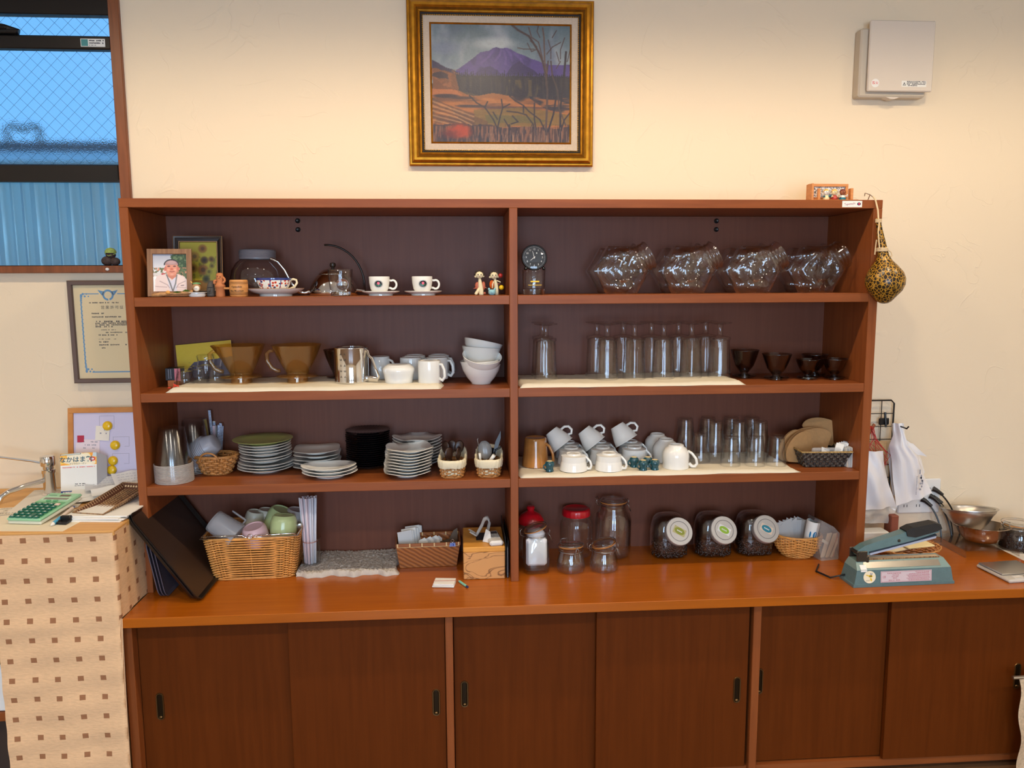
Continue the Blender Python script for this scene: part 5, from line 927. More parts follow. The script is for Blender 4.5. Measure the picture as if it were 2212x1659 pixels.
towel('towel', 'long folded cream towel under the amber drippers and mugs', .105, .968, -.318, -.02, S2, .011, 1); towel('towel', 'long cream towel under the upside-down footed glasses', 1.2175, 1.965, -.322, -.03, S2, .009, 2)
towel('towel', 'long cream towel under the white cups and tumblers', 1.2175, 2.165, -.320, -.02, S3, .008, 3)
# book and little boxes
pc = T('postcard_print', 'yellow print of a dark mountain standing at the back of the second shelf', 'picture', (.050, -.045, S2+.001), (-9, 0, 0)); pc.rotation_euler = (math.radians(-7), math.radians(-5), 0)
a = Paint(90, 66, (222, 188, 48)); a.put(a.noise(20, 20, 101), (230, 198, 70), .5); a.poly([(0, .95), (.3, .50), (1, .44), (1, 1.1), (0, 1.1)], (84, 78, 96)); a.put((a.Y > .93)*1., (40, 36, 44)); a.put(np.clip((a.noise(8, 14, 102)-.5)*5, 0, 1)*(a.Y > .5)*(a.X > .2), (74, 68, 84), .5)
for x, y in ((.36, .36), (.5, .40), (.64, .33), (.78, .33)): a.line([(x, y), (x+.02, y+.13)], .006, (66, 54, 44)); a.line([(x+.02, y+.13), (x-.02, y+.35)], .008, (176, 166, 172))
MB().box(0, .190, .0, .004, 0, .128, .0006).obj('card', paper, pc); a.obj('print_face', .190, .128, print_mat, pc, TR(0, -.0005, 0))
ob = T('orange_box', 'small orange box with an ink mark under the black box', 'box', (.058, -.175, S2+.0005), (0, 0, 4)); MB().box(0, .036, 0, .05, 0, .022, .0006).obj('box_body', M('orange card box', (196, 110, 50), .6), ob); MB().box(.021, .024, -.0006, -.0002, .010, .016).box(.024, .029, -.0006, -.0002, .009, .011).obj('ink_mark', black, ob, smooth=0)
bb = T('black_box', 'small black box with a pink label standing on the orange box', 'box', (.053, -.178, S2+.0228), (0, 0, 4)); MB().box(0, .048, 0, .05, 0, .040, .0006).obj('box_body', M('black card box', (30, 28, 36), .5), bb)
lb = MB().box(.029, .0475, -.0008, -.0004, -.002, .039).obj('pink_label', M('pink label', (222, 130, 140), .6), bb); text('lettering', '入\n浴\n木', .0105, ink, bb, TR(.038, -.001, .019)@FRONT)
q = MB()
for x in (.009, .016):
    for k in range(8): q.box(x, x+.0028, -.0007, -.0003, .006+k*.004, .0085+k*.004)
q.obj('white_print', MATS['grey print'], bb, smooth=0)
def cupgl(name, label, loc, prof, cat='glass', mat=glass, seg=36, fn=None, group=None, base=None):
    t = T(name, label, cat, loc, group=group); MB().lathe(prof, seg, fn=fn).obj('glass_wall', mat, t, smooth=50)
    if base: MB().lathe(base, seg, fn=fn).obj('glass_base', mat, t, smooth=50)
    return t
shotp = [(.0285, 0), (.0295, .001), (.0285, .02), (.0225, .045), (.0225, .0535), (.0215, .0545), (0, .0545)]; shotb = [(.027, .001), (.0272, .02), (.0205, .043), (0, .044)]
s1 = cupgl('shot_glass', 'upside-down fluted shot glass closest to the black box', (.122, -.195, S2+TZ), shotp, fn=flute(9, .02), group='upside-down shot glasses', base=shotb)
dup(s1, (.150, -.135, S2+TZ), label='upside-down fluted shot glass behind the one closest to the black box'); dup(s1, (.205, -.145, S2+TZ), label='upside-down fluted shot glass next to the amber dripper')
tgp = [(.0275, 0), (.0285, .001), (.0285, .055), (.0262, .062), (.0285, .069), (.0285, .0855), (.027, .087), (0, .087)]; s2 = cupgl('tall_glass', 'taller upside-down glass with a waisted base behind the shot glasses', (.152, -.07, S2+TZ), tgp, base=[(.0262, .001), (.0262, .05), (0, .056)])
rf = T('red_paper_flower', 'crumpled bright red paper scrap at the front of the towel', 'scrap', (.118, -.297, S2+TZ+.0045))
q = MB(); rg = random.Random(2)
for k in range(9): c = (rg.uniform(-.002, .016), rg.uniform(-.004, .004), rg.uniform(-.0005, .006)); q.add([(c[0]+rg.uniform(-.008, .008), c[1]+rg.uniform(-.005, .005), max(-.0035, c[2]+rg.uniform(-.003, .006))) for _ in range(4)], [(0, 1, 2, 3)])
q.ball(.0035, TR(-.012, 0, -.0025), 6, 4, sq=(1.6, 1, .5)); q.obj('paper_scrap', M('bright red paper', (236, 66, 48), .5), rf, smooth=0)
# drippers: wide cone, flange, foot ring and open loop handle
def dripper(name, label, loc, R, h, mat, rot=0, hs=1, wed=.55, spout=False, group=None, r0k=.42):
    """trapezoid coffee dripper: elliptical rim narrowing to a slot, ribbed inside"""
    t = T(name, label, 'dripper', loc, (0, 0, rot), group); r0 = R*r0k; Mz = Matrix.Diagonal((1, 1, 1, 1)) if hs else TR(0, 0, -.014)
    def fn(th, r, z):
        k = min(1, max(0, (z-.03)/(h-.03))); e = wed+(1-wed)*k; rib = 1+.010*math.cos(th*36)*(1 if .0 < k < .93 else 0)
        dx = (R*.14 if spout and k > .8 and math.cos(th) < -.93 else 0); return (r*rib*math.cos(th)-dx, r*e*math.sin(th)*rib, z)
    MB().lathe([(r0, .026), (r0*1.02, .030), (R*.62, .030+(h-.03)*.30), (R*.84, .030+(h-.03)*.68), (R*.97, h-.004), (R*1.0, h-.0015), (R*.985, h), (R*.955, h-.004), (R*.60, .033+(h-.03)*.30), (r0*.9, .033), (0, .033)], 108, Mz, fn=fn).obj('ribbed_cone', mat, t, smooth=60)
    MB().lathe([(r0*.6, .022), (R*.80, .019), (R*.83, .0195), (R*.83, .022), (R*.78, .0245), (r0, .027)], 44, Mz).obj('flange', mat, t, smooth=40); MB().lathe([(R*.40, .0235), (R*.42, .002+(0 if hs else .014)), (R*.42, 0+(0 if hs else .014)), (R*.395, 0+(0 if hs else .014)), (R*.38, .0235)], 32, Mz).obj('foot_ring', mat, t, smooth=40)
    if hs: MB().tube([(-R*.93, 0, h-.022), (-R*1.06, 0, h-.020), (-R*1.2, 0, h-.03), (-R*1.19, 0, h-.055), (-R*1.02, 0, h-.078), (-R*.80, 0, h-.088), (-R*.68, 0, h-.088)], .0042*hs, 8, flat=1.6).obj('handle', mat, t, smooth=180)
    return t
dr1 = dripper('amber_dripper', 'big amber ribbed coffee dripper with a pouring lip next to the shot glasses', (.296, -.168, S2+TZ), .082, .126, amber, 3, spout=True, group='big amber drippers')
dr2 = dripper('amber_dripper', 'big amber ribbed coffee dripper next to the steel pitcher', (.482, -.172, S2+TZ), .082, .126, amber, 0, group='big amber drippers')
dr3 = dripper('smoked_dripper', 'dark smoked conical dripper half hidden behind the steel pitcher', (.612, -.09, S2+TZ), .056, .115, smoke, 0, hs=0); MB().lathe([(0, .012), (.017, .012), (.017, .033), (.0, .033)], 18).obj('black_collar', black, dr3)
# steel pitcher
pi_ = T('steel_pitcher', 'shiny steel milk pitcher with stamped measure marks and a strap handle', 'pitcher', (.667, -.205, S2+TZ))
def pfn(t, r, z): return (r*math.cos(t), r*math.sin(t), z)
MB().lathe([(0, .001), (.056, .001), (.058, .003), (.0585, .006), (.0565, .012), (.0565, .114), (.058, .1165), (.0575, .1185), (.0555, .117), (.0548, .012), (0, .01)], 48).obj('body', chrome, pi_, smooth=50); MB().lathe([(.0548, .116), (.046, .1155), (.012, .113), (0, .113)], 40).obj('inner_base', steel, pi_, smooth=60)
MB().tube([(.050, -.022, .108), (.056, -.025, .106), (.060, -.026, .09), (.070, -.030, .082), (.092, -.040, .022), (.085, -.037, .014), (.058, -.026, .016), (.050, -.022, .016)], .0028, 8, flat=3).obj('strap_handle', chrome, pi_, smooth=60)
q = MB(); 
for k in range(5):
    z = .022+k*.0185; 
    for an, wd in ((-2.15, .010), (-1.9, .006)):
        for j in range(3): a0 = an+j*.045; rr_ = .0567; q.add([(rr_*math.cos(b_), rr_*math.sin(b_), zz) for b_, zz in ((a0, z), (a0+.03, z), (a0+.03, z+.0022+.004*((j+k) % 2)), (a0, z+.0022+.004*((j+k) % 2)))], [(0, 1, 2, 3)])
q.obj('stamped_marks', M('stamped grey', (70, 66, 62), .5, .5), pi_, smooth=0)
# creamers, mugs
mugp = [(.0365, 0), (.0375, .0015), (.0372, .07), (.036, .0745), (.030, .0755), (.0285, .0735), (0, .0735)]
def mug(name, label, loc, rot, prof, hp, r=.0042, mat=ceram, group=None, cat='mug'):
    t = T(name, label, cat, loc, (0, 0, rot), group); MB().lathe(prof, 36).obj('mug_body', mat, t, smooth=50); MB().lathe([(prof[0][0], 0), (prof[0][0]-.003, .001), (prof[0][0]-.004, .05), (0, .06)], 28).obj('inner_glaze', mat, t, smooth=50); MB().tube(hp, r, 9, flat=1.3).obj('handle', mat, t, smooth=180); return t
hpm = [(.0345, 0, .062), (.046, 0, .062), (.054, 0, .045), (.056, 0, .022), (.048, 0, .010), (.036, 0, .016)]
mA = mug('creamer', 'tapered white creamer with a slanting handle behind the steel pitcher', (.752, -.10, S2+TZ), -20, [(.037, 0), (.038, .0015), (.0355, .04), (.031, .074), (.029, .0765), (.026, .0755), (0, .0755)], [(.031, 0, .066), (.044, 0, .060), (.052, 0, .045), (.055, 0, .03), (.05, 0, .02), (.037, 0, .026)])
po = T('sugar_pot', 'squat rounded white sugar pot upside down at the towel edge', 'pot', (.824, -.235, S2+TZ)); MB().lathe([(.044, 0), (.0455, .0015), (.046, .012), (.050, .03), (.0535, .042), (.0525, .049), (.046, .056), (.039, .060), (.036, .0618), (.033, .060), (0, .059)], 40).obj('pot_body', ceram, po, smooth=50)
m0 = mug('white_mug', 'straight white mug upside down at the front of the mug cluster', (.925, -.245, S2+TZ), -24, mugp, hpm, group='upside-down white mugs')
for (x, y, r_, lab) in ((.858, -.132, -35, 'second-row white mug behind the sugar pot'), (.948, -.132, -10, 'second-row white mug behind the front mug'), (.868, -.050, -20, 'rear white mug farther from the bowls'), (.952, -.050, -20, 'rear white mug nearer to the bowls')): dup(m0, (x, y, S2+TZ), (0, 0, r_), label=lab)
# bowls
def bowlp(R, h): return [(0, .003), (R*.44, .003), (R*.45, 0), (R*.485, 0), (R*.49, .003), (R*.72, h*.32), (R*.92, h*.68), (R, h*.985), (R*.985, h), (R*.96, h*.98), (R*.88, h*.7), (R*.66, h*.34), (R*.4, h*.12), (0, h*.1)]
bw = MB().lathe(bowlp(.067, .066), 44).obj('white_bowl', ceramB, loc=(1.097, -.190, S2+.0005), smooth=50); tag(bw, 'bottom white rice bowl of the tilted stack', 'bowl', 'stack of white bowls')
for k, (dx, dy, dz, rx, ry, lab) in enumerate(((0, 0, .014, 1, -2.5, 'second white rice bowl from the bottom of the stack'), (-.001, .004, .036, 20, 6, 'third white rice bowl, tipped towards the room showing its inside'), (.0, .030, .056, -2, 4, 'fourth white rice bowl behind the tipped one'), (-.001, .034, .076, -6, 12, 'topmost white rice bowl slanting over the stack'))):
    d_ = dup(bw, (1.096+dx, -.190+dy, S2+dz), (rx, ry, 0), label=lab)
# footed parfait glasses upside down
pg_prof = [(.0385, 0), (.0395, .001), (.0385, .02), (.035, .09), (.0335, .125), (.0335, .131), (.0365, .1325), (.0365, .1395), (.034, .142), (.012, .146), (.0095, .15), (.0092, .176), (.0115, .183), (.030, .186), (.0395, .1885), (.040, .191), (.036, .192), (0, .1905)]
pgi = [(.0368, .0005), (.0368, .02), (.0335, .09), (.032, .128), (.02, .136), (0, .137)]
pg = T('footed_glass', 'fluted footed glass upside down, the lone front one by the divider', 'glass', (1.318, -.185, S2+.0095), group='upside-down footed glasses')
def pfl(t, r, z): k = (1+.012*math.cos(16*t)) if z < .128 else (1+.01*math.cos(24*t) if .13 < z < .143 else 1); return (r*k*math.cos(t), r*k*math.sin(t), z)
MB().lathe(pg_prof[:9], 96, fn=pfl).lathe(pgi, 48, fn=pfl).obj('bowl_wall', glass, pg, smooth=60); MB().lathe(pg_prof[8:], 32).obj('stem_and_foot', glass, pg, smooth=60)
dup(pg, (1.318, -.085, S2+.0095), label='fluted footed glass upside down behind the lone front one by the divider')
for k, x in enumerate((1.527, 1.622, 1.722, 1.820, 1.918)):
    n_ = ('first', 'second', 'third', 'fourth', 'fifth')[k]; dup(pg, (x, -.195+.004*(k % 2), S2+.0095), (0, 0, 11*k), label='fluted footed glass upside down, %s of the front row from the gap' % n_); dup(pg, (x-.018, -.095, S2+.0095), (0, 0, 7*k), label='fluted footed glass upside down, %s of the rear row from the gap' % n_)
# small smoked drippers
for k, (x, y, R, h, lab) in enumerate(((2.036, -.120, .050, .098, 'smoked ribbed dripper beside the footed glasses'), (2.122, -.195, .050, .090, 'smoked ribbed dripper second from the footed glasses'), (2.232, -.200, .042, .070, 'small smoked dripper in the middle of the row'), (2.300, -.105, .046, .078, 'smoked dripper standing behind the two smallest'), (2.322, -.212, .043, .072, 'small smoked dripper at the shelf end'))):
    t = dripper('smoked_dripper', lab, (x, y, S2+.0005), R, h+.014, smoke, 0, hs=0, wed=.9, r0k=.26, group='smoked drippers'); t.scale = (1, 1, 1)
# ================================================================ third shelf, first bay
pcm = GLASS('clear cup plastic', (.90, .90, .90), .12, .10, .7, 2.2)
rimm = FROST('cup rim plastic', (228, 222, 218), .55, .2)
pcm = GLASS('cup wall plastic', (.975, .975, .975), .14, .018, .5, 3, .75)
pc0 = T('plastic_cup', 'bottom clear plastic cup of the front nested stack', 'cup', (.0885, -.250, S3+.0006), group='nested plastic cups')
MB().lathe([(.0588, .0075), (.057, .0078), (.0402, .119), (.0385, .121), (.0375, .1195), (0, .1195)], 40).obj('cup_wall', pcm, pc0, smooth=50); MB().lathe([(.0575, .0005), (.0598, .0005), (.0602, .0012), (.0602, .0024), (.0596, .0030), (.0575, .0030)], 40).obj('rolled_rim', rimm, pc0, smooth=50)
NC = 15
for k in range(1, NC): dup(pc0, (.0885-.0001*k, -.250, S3+.0006+k*.0041), label='clear plastic cup, %s of the front nested stack' % ORD[NC-1-k])
pb0 = dup(pc0, (.114, -.122, S3+.0006), label='clear plastic cup, lowest of the rear nested stack'); pb0.scale = (.86, .86, 1)
for k in range(1, 12): c_ = dup(pb0, (.114, -.122, S3+.0006+k*.0055), label='clear plastic cup, %s of the rear nested stack' % ORD[11-k]); c_.scale = (.86, .86, 1)
sp_ = T('sugar_stick_bundle', 'bundle of paper sugar sticks standing in a clear holder behind the cups', 'sugar sticks', (.155, -.035, S3))
MB().lathe([(0, .001), (.030, .001), (.032, .004), (.034, .09), (.033, .09)], 24).obj('holder', clearp, sp_); rg = random.Random(9); bp_ = M('blue printed paper', (190, 200, 226), .6, noise=(260, .35)); tan_ = M('tan stick', (176, 150, 84), .6); pk_ = M('pale pink stick', (220, 190, 196), .6)
for k in range(15):
    x = rg.uniform(-.018, .018); y = rg.uniform(-.012, .012); h = rg.uniform(.135, .165) if k else .195; lx = x*2.1+rg.uniform(-.01, .01); MB().box(-.0045, .0045, -.0022, .0022, 0, h, .0008).obj('sugar_stick', (bp_, paper, bp_, tan_, bp_, pk_)[k % 6], sp_, loc=(x, y, .004), rot=(rg.uniform(-6, 2), math.degrees(math.atan2(lx-x, h))*1.0, rg.uniform(-20, 20)))
def basket(mb, a0, b0, a1, b1, h, rows, stakes, r, p=2.5, seg=120, amp=None, z0=0, flat=1.0, bulge=0, srad=None):
    """woven wall: rows of wavy strands round a superellipse that grows from a0,b0 to a1,b1"""
    amp = amp or r*1.1
    def pos(t, u, off):
        g = u+bulge*math.sin(PI*u); a = a0+(a1-a0)*g+off; b = b0+(b1-b0)*g+off; c, s_ = math.cos(t), math.sin(t)
        return (a*math.copysign(abs(c)**(2/p), c), b*math.copysign(abs(s_)**(2/p), s_))
    for k in range(rows):
        u = (k+.5)/rows; pts = []
        for i in range(seg):
            t = 2*PI*i/seg; o = amp*math.sin(t*stakes/2+(PI if k % 2 else 0)); x, y = pos(t, u, o); pts.append((x, y, z0+u*h))
        mb.tube(pts, r, 5, closed=True, flat=flat)
    for k in range(stakes):
        t = 2*PI*(k+.5)/stakes; mb.tube([(*pos(t, u, 0), z0+u*h) for u in np.linspace(0, 1, 6)], (srad or r*.9), 4)
    return pos
def wbasket(name, label, loc, rot, dims, rows, stakes, r, mat, rimr, p=2.5, seg=120, flat=1.0, bulge=0, group=None, rimmat=None, amp=None):
    a0, b0, a1, b1, h = dims; t = T(name, label, 'basket', loc, (0, 0, rot), group); mb = MB(); pos = basket(mb, a0, b0, a1, b1, h, rows, stakes, r, p, seg, z0=r, flat=flat, bulge=bulge, amp=amp); o = mb.obj('woven_wall', mat, t, smooth=180); o['kind'] = 'stuff'
    MB().add([(*pos(2*PI*k/40, 0, -r), r*.7) for k in range(40)], [tuple(range(40))]).obj('bottom', mat, t, smooth=0)
    if rimr:
        q = MB(); q.tube([(*pos(2*PI*k/60, 1, 0), h+r) for k in range(60)], rimr, 7, closed=True); q.tube([(*pos(2*PI*k/60, 0, 0), rimr*.8) for k in range(60)], rimr*.8, 6, closed=True); q.obj('rim', rimmat or mat, t, smooth=180)
    return t
ba = wbasket('wicker_basket', 'small oval wicker basket with a loop handle holding nested plastic lids', (.196, -.155, S3), -8, (.044, .034, .070, .055, .060), 8, 22, .0042, wickerd, .0045, 2.2, 110, flat=.75)
MB().tube([(-.033+.0022*k*0+.033*(1-math.cos(t)), -.054-.006*math.sin(t), .052+.030*math.sin(t)) for t in np.linspace(0, PI, 14)], .0034, 6).obj('loop_handle', wickerd, ba, smooth=180)
lidp = FROST('milky lid plastic', (196, 196, 206), .55, .25)
d0 = MB().lathe([(0, .038), (.026, .038), (.030, .035), (.040, .004), (.045, .003), (.0452, .0), (.0435, 0)], 36).obj('dome_lid', lidp, loc=(.165, -.148, S3+.088), rot=(0, 58, -8), smooth=50); tag(d0, 'milky plastic dome lid at the outer end of the nested row in the wicker basket', 'lid', 'nested dome lids')
ax = Euler((0, math.radians(58), math.radians(-8))).to_matrix() @ V((0, 0, -1))
for k in range(1, 11): q = V((.165, -.148, S3+.088))+ax*(.0062*k)*-1*-1; dup(d0, tuple(q), (0, 58, -8), label='milky dome lid, %s from the outer end of the row in the wicker basket' % ORD[k].replace(' from the top', ''))
q = V((.165, -.148, S3+.088))+ax*.072
# plates
plw = [(0, .003), (.036, .003), (.037, 0), (.041, 0), (.0415, .003), (.06, .008), (.074, .0135), (.0755, .0150), (.074, .016), (.056, .010), (.038, .006), (0, .0055)]
def plate(name, label, loc, rot, s, mat, prof=plw, group=None, fn=None, seg=44):
    return tag(MB().lathe([(r*s, z) for r, z in prof], seg, fn=fn).obj(name, mat, loc=loc, rot=rot, smooth=50), label, 'plate', group)
pz = S3+.0005; W8 = 9
p0 = plate('white_plate', 'bottom white round plate under the green plate', (.352, -.125, pz), (0, 0, 0), 1.25, ceramB, group='white round plates under the green plate')
offs = [(0, 0), (.001, 0), (.003, .002), (.001, .004), (.0035, .001), (.002, .003), (.001, .002), (0, .003), (.001, 0)]
for k in range(1, W8): d_ = dup(p0, (.352+offs[k][0], -.125+offs[k][1], pz+k*.0096+(.004 if k > 2 else 0)+(.004 if k > 4 else 0)), (0, -1.2 if k > 2 else 0, 0), label='white round plate, %s of the stack under the green plate' % ORD[W8-1-k]); d_.scale = (1, 1, 1) if k < 3 else (.93, .93, 1)
plate('green_plate', 'larger leaf-green round plate on top of the white stack', (.346, -.123, pz+W8*.0096+.010), (0, 0, 0), 1.33, M('leaf green glaze', (178, 188, 104), .25, coat=.4))
def sqfn(e, lift, R):
    def fn(t, r, z):
        k = min(1, max(0, (r-.035)/(R-.035))); c, s_ = math.cos(t), math.sin(t); p = 2+e*k; q = (abs(c)**p+abs(s_)**p)**(-1/p); return (r*q*c, r*q*s_, z+lift*k*k*(q-1)/.25)
    return fn
sqp = [(0, .003), (.032, .003), (.033, 0), (.037, 0), (.0375, .003), (.055, .008), (.072, .012), (.0745, .0135), (.073, .0145), (.052, .0098), (.036, .0065), (.03, .0055), (0, .0055)]
q0 = plate('square_plate', 'bottom square white plate of the stack beside the green plate', (.524, -.105, pz), (0, 0, 3), 1.05, ceramB, sqp, 'square white plates beside the green plate', sqfn(2.6, .004, .0745), 64)
for k in range(1, 5): dup(q0, (.524+(-.003, .001, -.001, .002, 0)[k], -.105, pz+k*.0135), (0, (0, .8, -.6, .5, 0)[k], 3+(2, -2, 1, 0, 3)[k]), label='square white plate, %s of the stack beside the green plate' % ORD[4-k])
ovfn = lambda t, r, z: (r*1.12*math.cos(t), r*.86*math.sin(t), z+.0035*abs(math.cos(t))**2*min(1, r/.08))
v0 = plate('oval_plate', 'bottom oval white plate at the shelf front', (.588, -.232, pz), (0, 0, 8), 1.08, ceramB, plw, 'oval white plates', ovfn)
for k in (1, 2): dup(v0, (.588-.002*k, -.232+.001*k, pz+k*.0105), (0, 0, 8-2*k), label=('middle', 'top')[k-1]+' oval white plate at the shelf front')
blk = M('black ribbed glaze', (22, 21, 24), .16, coat=.6)
def bfn(t, r, z): k = min(1, max(0, (r-.042)/.03)); return (r*math.cos(t), r*math.sin(t), z+.0007*k*math.cos(44*t))
bpf = [(0, .002), (.036, .002), (.037, 0), (.041, 0), (.0415, .002), (.055, .0062), (.076, .0105), (.0775, .0115), (.0765, .0125), (.055, .0078), (.047, .0058), (.040, .0040), (0, .0040)]
b0_ = plate('black_plate', 'bottom black ribbed plate of the tall stack', (.700, -.092, pz), (0, 0, 0), 1.0, blk, bpf, 'black ribbed plates', bfn, 132)
for k in range(1, 17): dup(b0_, (.700+random.uniform(-.0015, .0015), -.092, pz+k*.0074), (0, 0, k*5), label='black ribbed plate, %s of the tall stack' % ORD[16-k])
f0 = plate('square_plate', 'bottom square white plate with upturned corners at the shelf front', (.845, -.240, pz), (0, 0, 12), 1.02, ceramB, sqp, 'square white plates with upturned corners', sqfn(1.6, .011, .0745), 64)
for k in range(1, 9): dup(f0, (.845+.0012*k, -.240+.0008*k, pz+k*.0098), (0, -.5*k*.2, 12+(3, -2, 4, 0, -3, 2, 5, 1, 3)[k]), label='square white plate with upturned corners, %s of the front stack' % ORD[8-k])
for k in range(9): dup(f0, (.872, -.085, pz+k*.0105), (0, 0, 40+(k*3 % 5)), label='square white plate with upturned corners, %s of the rear stack' % ORD[8-k])
# two cloth-lined baskets
spoonm = M('dark wooden spoon', (52, 30, 22), .35)
def lined(x, label):
    t = wbasket('lined_basket', label, (x, -.245, S3), -4, (.036, .058, .040, .066, .042), 7, 20, .0032, wickerd, .003, 3.2, 100, flat=.7)
    # cloth liner: inside, over the rim and down the outside
    mb = MB(); n = 64; rings = [(.036, .062, .012), (.038, .066, .045), (.041, .070, .062), (.0455, .0745, .064), (.0475, .0765, .056), (.0465, .0755, .042), (.045, .074, .036)]
    rg = random.Random(int(x*100))
    def se(a, b, t, p=3.4): c, s_ = math.cos(t), math.sin(t); return (a*math.copysign(abs(c)**(2/p), c), b*math.copysign(abs(s_)**(2/p), s_))
    vs = []; fs = []
    for i, (a_, b2, z) in enumerate(rings):
        for k in range(n):
            tt = 2*PI*k/n; w_ = .0018*math.sin(k*1.9+i*1.3)+rg.uniform(-.0008, .0008); xx, yy = se(a_+w_, b2+w_, tt); zz = z+(.022 if i in (2, 3) else 0)*max(0, yy/.07)+(.012*max(0, yy/.07) if i == 1 else 0)+(.016*max(0, yy/.07) if i > 3 else 0)+rg.uniform(-.001, .001); vs.append((xx, yy, zz))
    for i in range(len(rings)-1):
        for k in range(n): fs.append((i*n+k, i*n+(k+1) % n, (i+1)*n+(k+1) % n, (i+1)*n+k))
    fs.append(tuple(range(n))); mb.add(vs, fs); mb.obj('cloth_liner', cream, t, smooth=180); return t
l1 = lined(.997, 'cloth-lined basket of dark wooden spoons'); l2 = lined(1.119, 'cloth-lined basket of mixed utensils next to the divider')
def spoon(loc, rot, mat, name, label, L=.11, bw=.017, group=None):
    mb = MB(); mb.tube([(0, 0, 0), (0, .001, L*.35), (0, -.001, L*.7)], lambda u: .003-.0008*u, 7, flat=.6); mb.ball(bw, TR(0, 0, L*.7+bw*1.15), 14, 8, sq=(1, .30, 1.35)); return tag(mb.obj(name, mat, loc=loc, rot=rot, smooth=180), label, 'spoon', group)
for k, (x, y, r1, r2) in enumerate(((.978, -.235, 6, -7), (.990, -.215, 10, 4), (1.008, -.225, 8, 10), (.985, -.255, 20, -2), (1.012, -.25, 22, 6))): spoon((x, y+.01, S3+.016), (r1*.4-6, r2, k*25-40), spoonm, 'wooden_spoon', 'dark wooden spoon %s in the cloth-lined basket' % ('farthest towards the plates', 'standing highest', 'nearest to the utensil basket', 'lying low in front of the others', 'lying low beside the rim')[k], .075 if k < 3 else .05, group='dark wooden spoons')
whp = M('white plastic handle', (226, 224, 218), .35); gpl = FROST('grey translucent plastic', (150, 150, 150), .6, .2)
u_ = spoon((1.115, -.245, S3+.018), (-10, -8, 0), gpl, 'plastic_ladle', 'translucent grey ladle in the utensil basket', .05, .024); u2 = T('spatula', 'dark tapering spatula standing tall in the utensil basket against the divider', 'utensil', (1.128, -.225, S3+.02), (-6, 14, 0)); MB().prism([(-.003, 0), (.003, 0), (.0075, .075), (.009, .10), (.003, .125), (-.006, .085)], -.002, .002).obj('blade', M('dark spatula', (40, 24, 20), .35), u2)
u3 = T('white_handled_tool', 'utensil with a white handle slanting over the basket front', 'utensil', (1.108, -.272, S3+.03), (24, 24, 0)); MB().tube([(0, 0, 0), (.003, 0, .03), (.006, 0, .056)], lambda u: .005+.0015*u, 8).obj('handle', whp, u3, smooth=180); MB().box(-.002, .002, -.0008, .0008, -.025, 0).obj('shank', steel, u3)
u4 = tag(MB().tube([(0, 0, 0), (-.004, 0, .03), (-.006, 0, .052)], .0042, 8).obj('white_stick', whp, loc=(1.093, -.268, S3+.03), rot=(18, 0, 0), smooth=180), 'short white handle at the outer edge of the utensil basket', 'utensil')
u5 = T('measuring_scoop', 'black scoop half sunk in the utensil basket', 'utensil', (1.13, -.215, S3+.055), (30, -20, 0)); MB().lathe([(0, 0), (.014, 0), (.019, .02), (.018, .02)], 18).obj('scoop_bowl', black, u5); MB().tube([(.016, 0, .017), (.04, 0, .022)], .003, 6).obj('handle', black, u5)
u6 = tag(MB().tube([(0, 0, 0), (-.002, .0, .04), (-.010, .0, .085), (-.007, .0, .09)], .0012, 6).obj('wire_pick', steel, loc=(1.092, -.205, S3+.025), smooth=180), 'thin bent wire pick sticking out of the utensil basket', 'utensil')
# ================================================================ third shelf, second bay
TZ3 = S3+.0098
amg = M('amber fluted glaze', (176, 118, 60), .12, coat=.5, noise=(14, .3)); am = T('amber_mug', 'amber fluted mug upside down next to the divider', 'mug', (1.283, -.180, TZ3), (0, 0, -22))
def afl(t, r, z): k = 1+.018*abs(math.sin(9*t))*(1 if .006 < z < .088 else 0); return (r*k*math.cos(t), r*k*math.sin(t), z)
MB().lathe([(.046, 0), (.0475, .001), (.047, .006), (.042, .04), (.038, .088), (.0375, .096), (.034, .099), (.031, .0975), (0, .097)], 90, fn=afl).obj('mug_body', amg, am, smooth=50); MB().lathe([(.046, 0), (.042, .01), (.036, .08), (0, .085)], 28).obj('inner_glaze', amg, am, smooth=60); MB().tube([(.036, 0, .080), (.05, 0, .07), (.062, 0, .045), (.064, 0, .022), (.057, 0, .012), (.045, 0, .016)], .0045, 9, flat=1.4).obj('handle', amg, am, smooth=180)
teal = M('dark teal glaze', (24, 74, 84), .15, coat=.4); rawc = M('raw clay ring', (226, 206, 156), .7)
tc0 = T('tiny_creamer', 'tiny dark teal creamer upside down in front of the amber mug', 'creamer', (1.322, -.268, TZ3), (0, 0, 200), 'tiny teal creamers'); MB().lathe([(.0125, 0), (.0138, .001), (.0125, .006), (.0122, .012), (.0155, .019), (.0165, .025), (.0145, .031), (.010, .0345), (.0095, .035)], 24).obj('body', teal, tc0, smooth=60); MB().lathe([(.0102, .0346), (.0085, .0354), (.006, .0348), (0, .034)], 20).obj('unglazed_foot', rawc, tc0); MB().tube([(.014, 0, .026), (.022, 0, .021), (.0225, 0, .012), (.014, 0, .007)], .0027, 7).obj('handle', teal, tc0, smooth=180)
for (x, y, r_, lab) in ((1.617, -.235, 195, 'tiny dark teal creamer, rear one nearer the amber mug'), (1.637, -.283, 200, 'tiny dark teal creamer, front one nearer the amber mug'), (1.664, -.238, 190, 'tiny dark teal creamer, rear one nearer the tumblers'), (1.678, -.280, 200, 'tiny dark teal creamer, front one nearer the tumblers')): dup(tc0, (x, y, TZ3), (0, 0, r_), label=lab)
cpp = [(.046, 0), (.0475, .0012), (.0468, .010), (.044, .026), (.038, .042), (.030, .051), (.0255, .0535), (.025, .0575), (.0235, .0582), (.021, .0535), (0, .0532)]
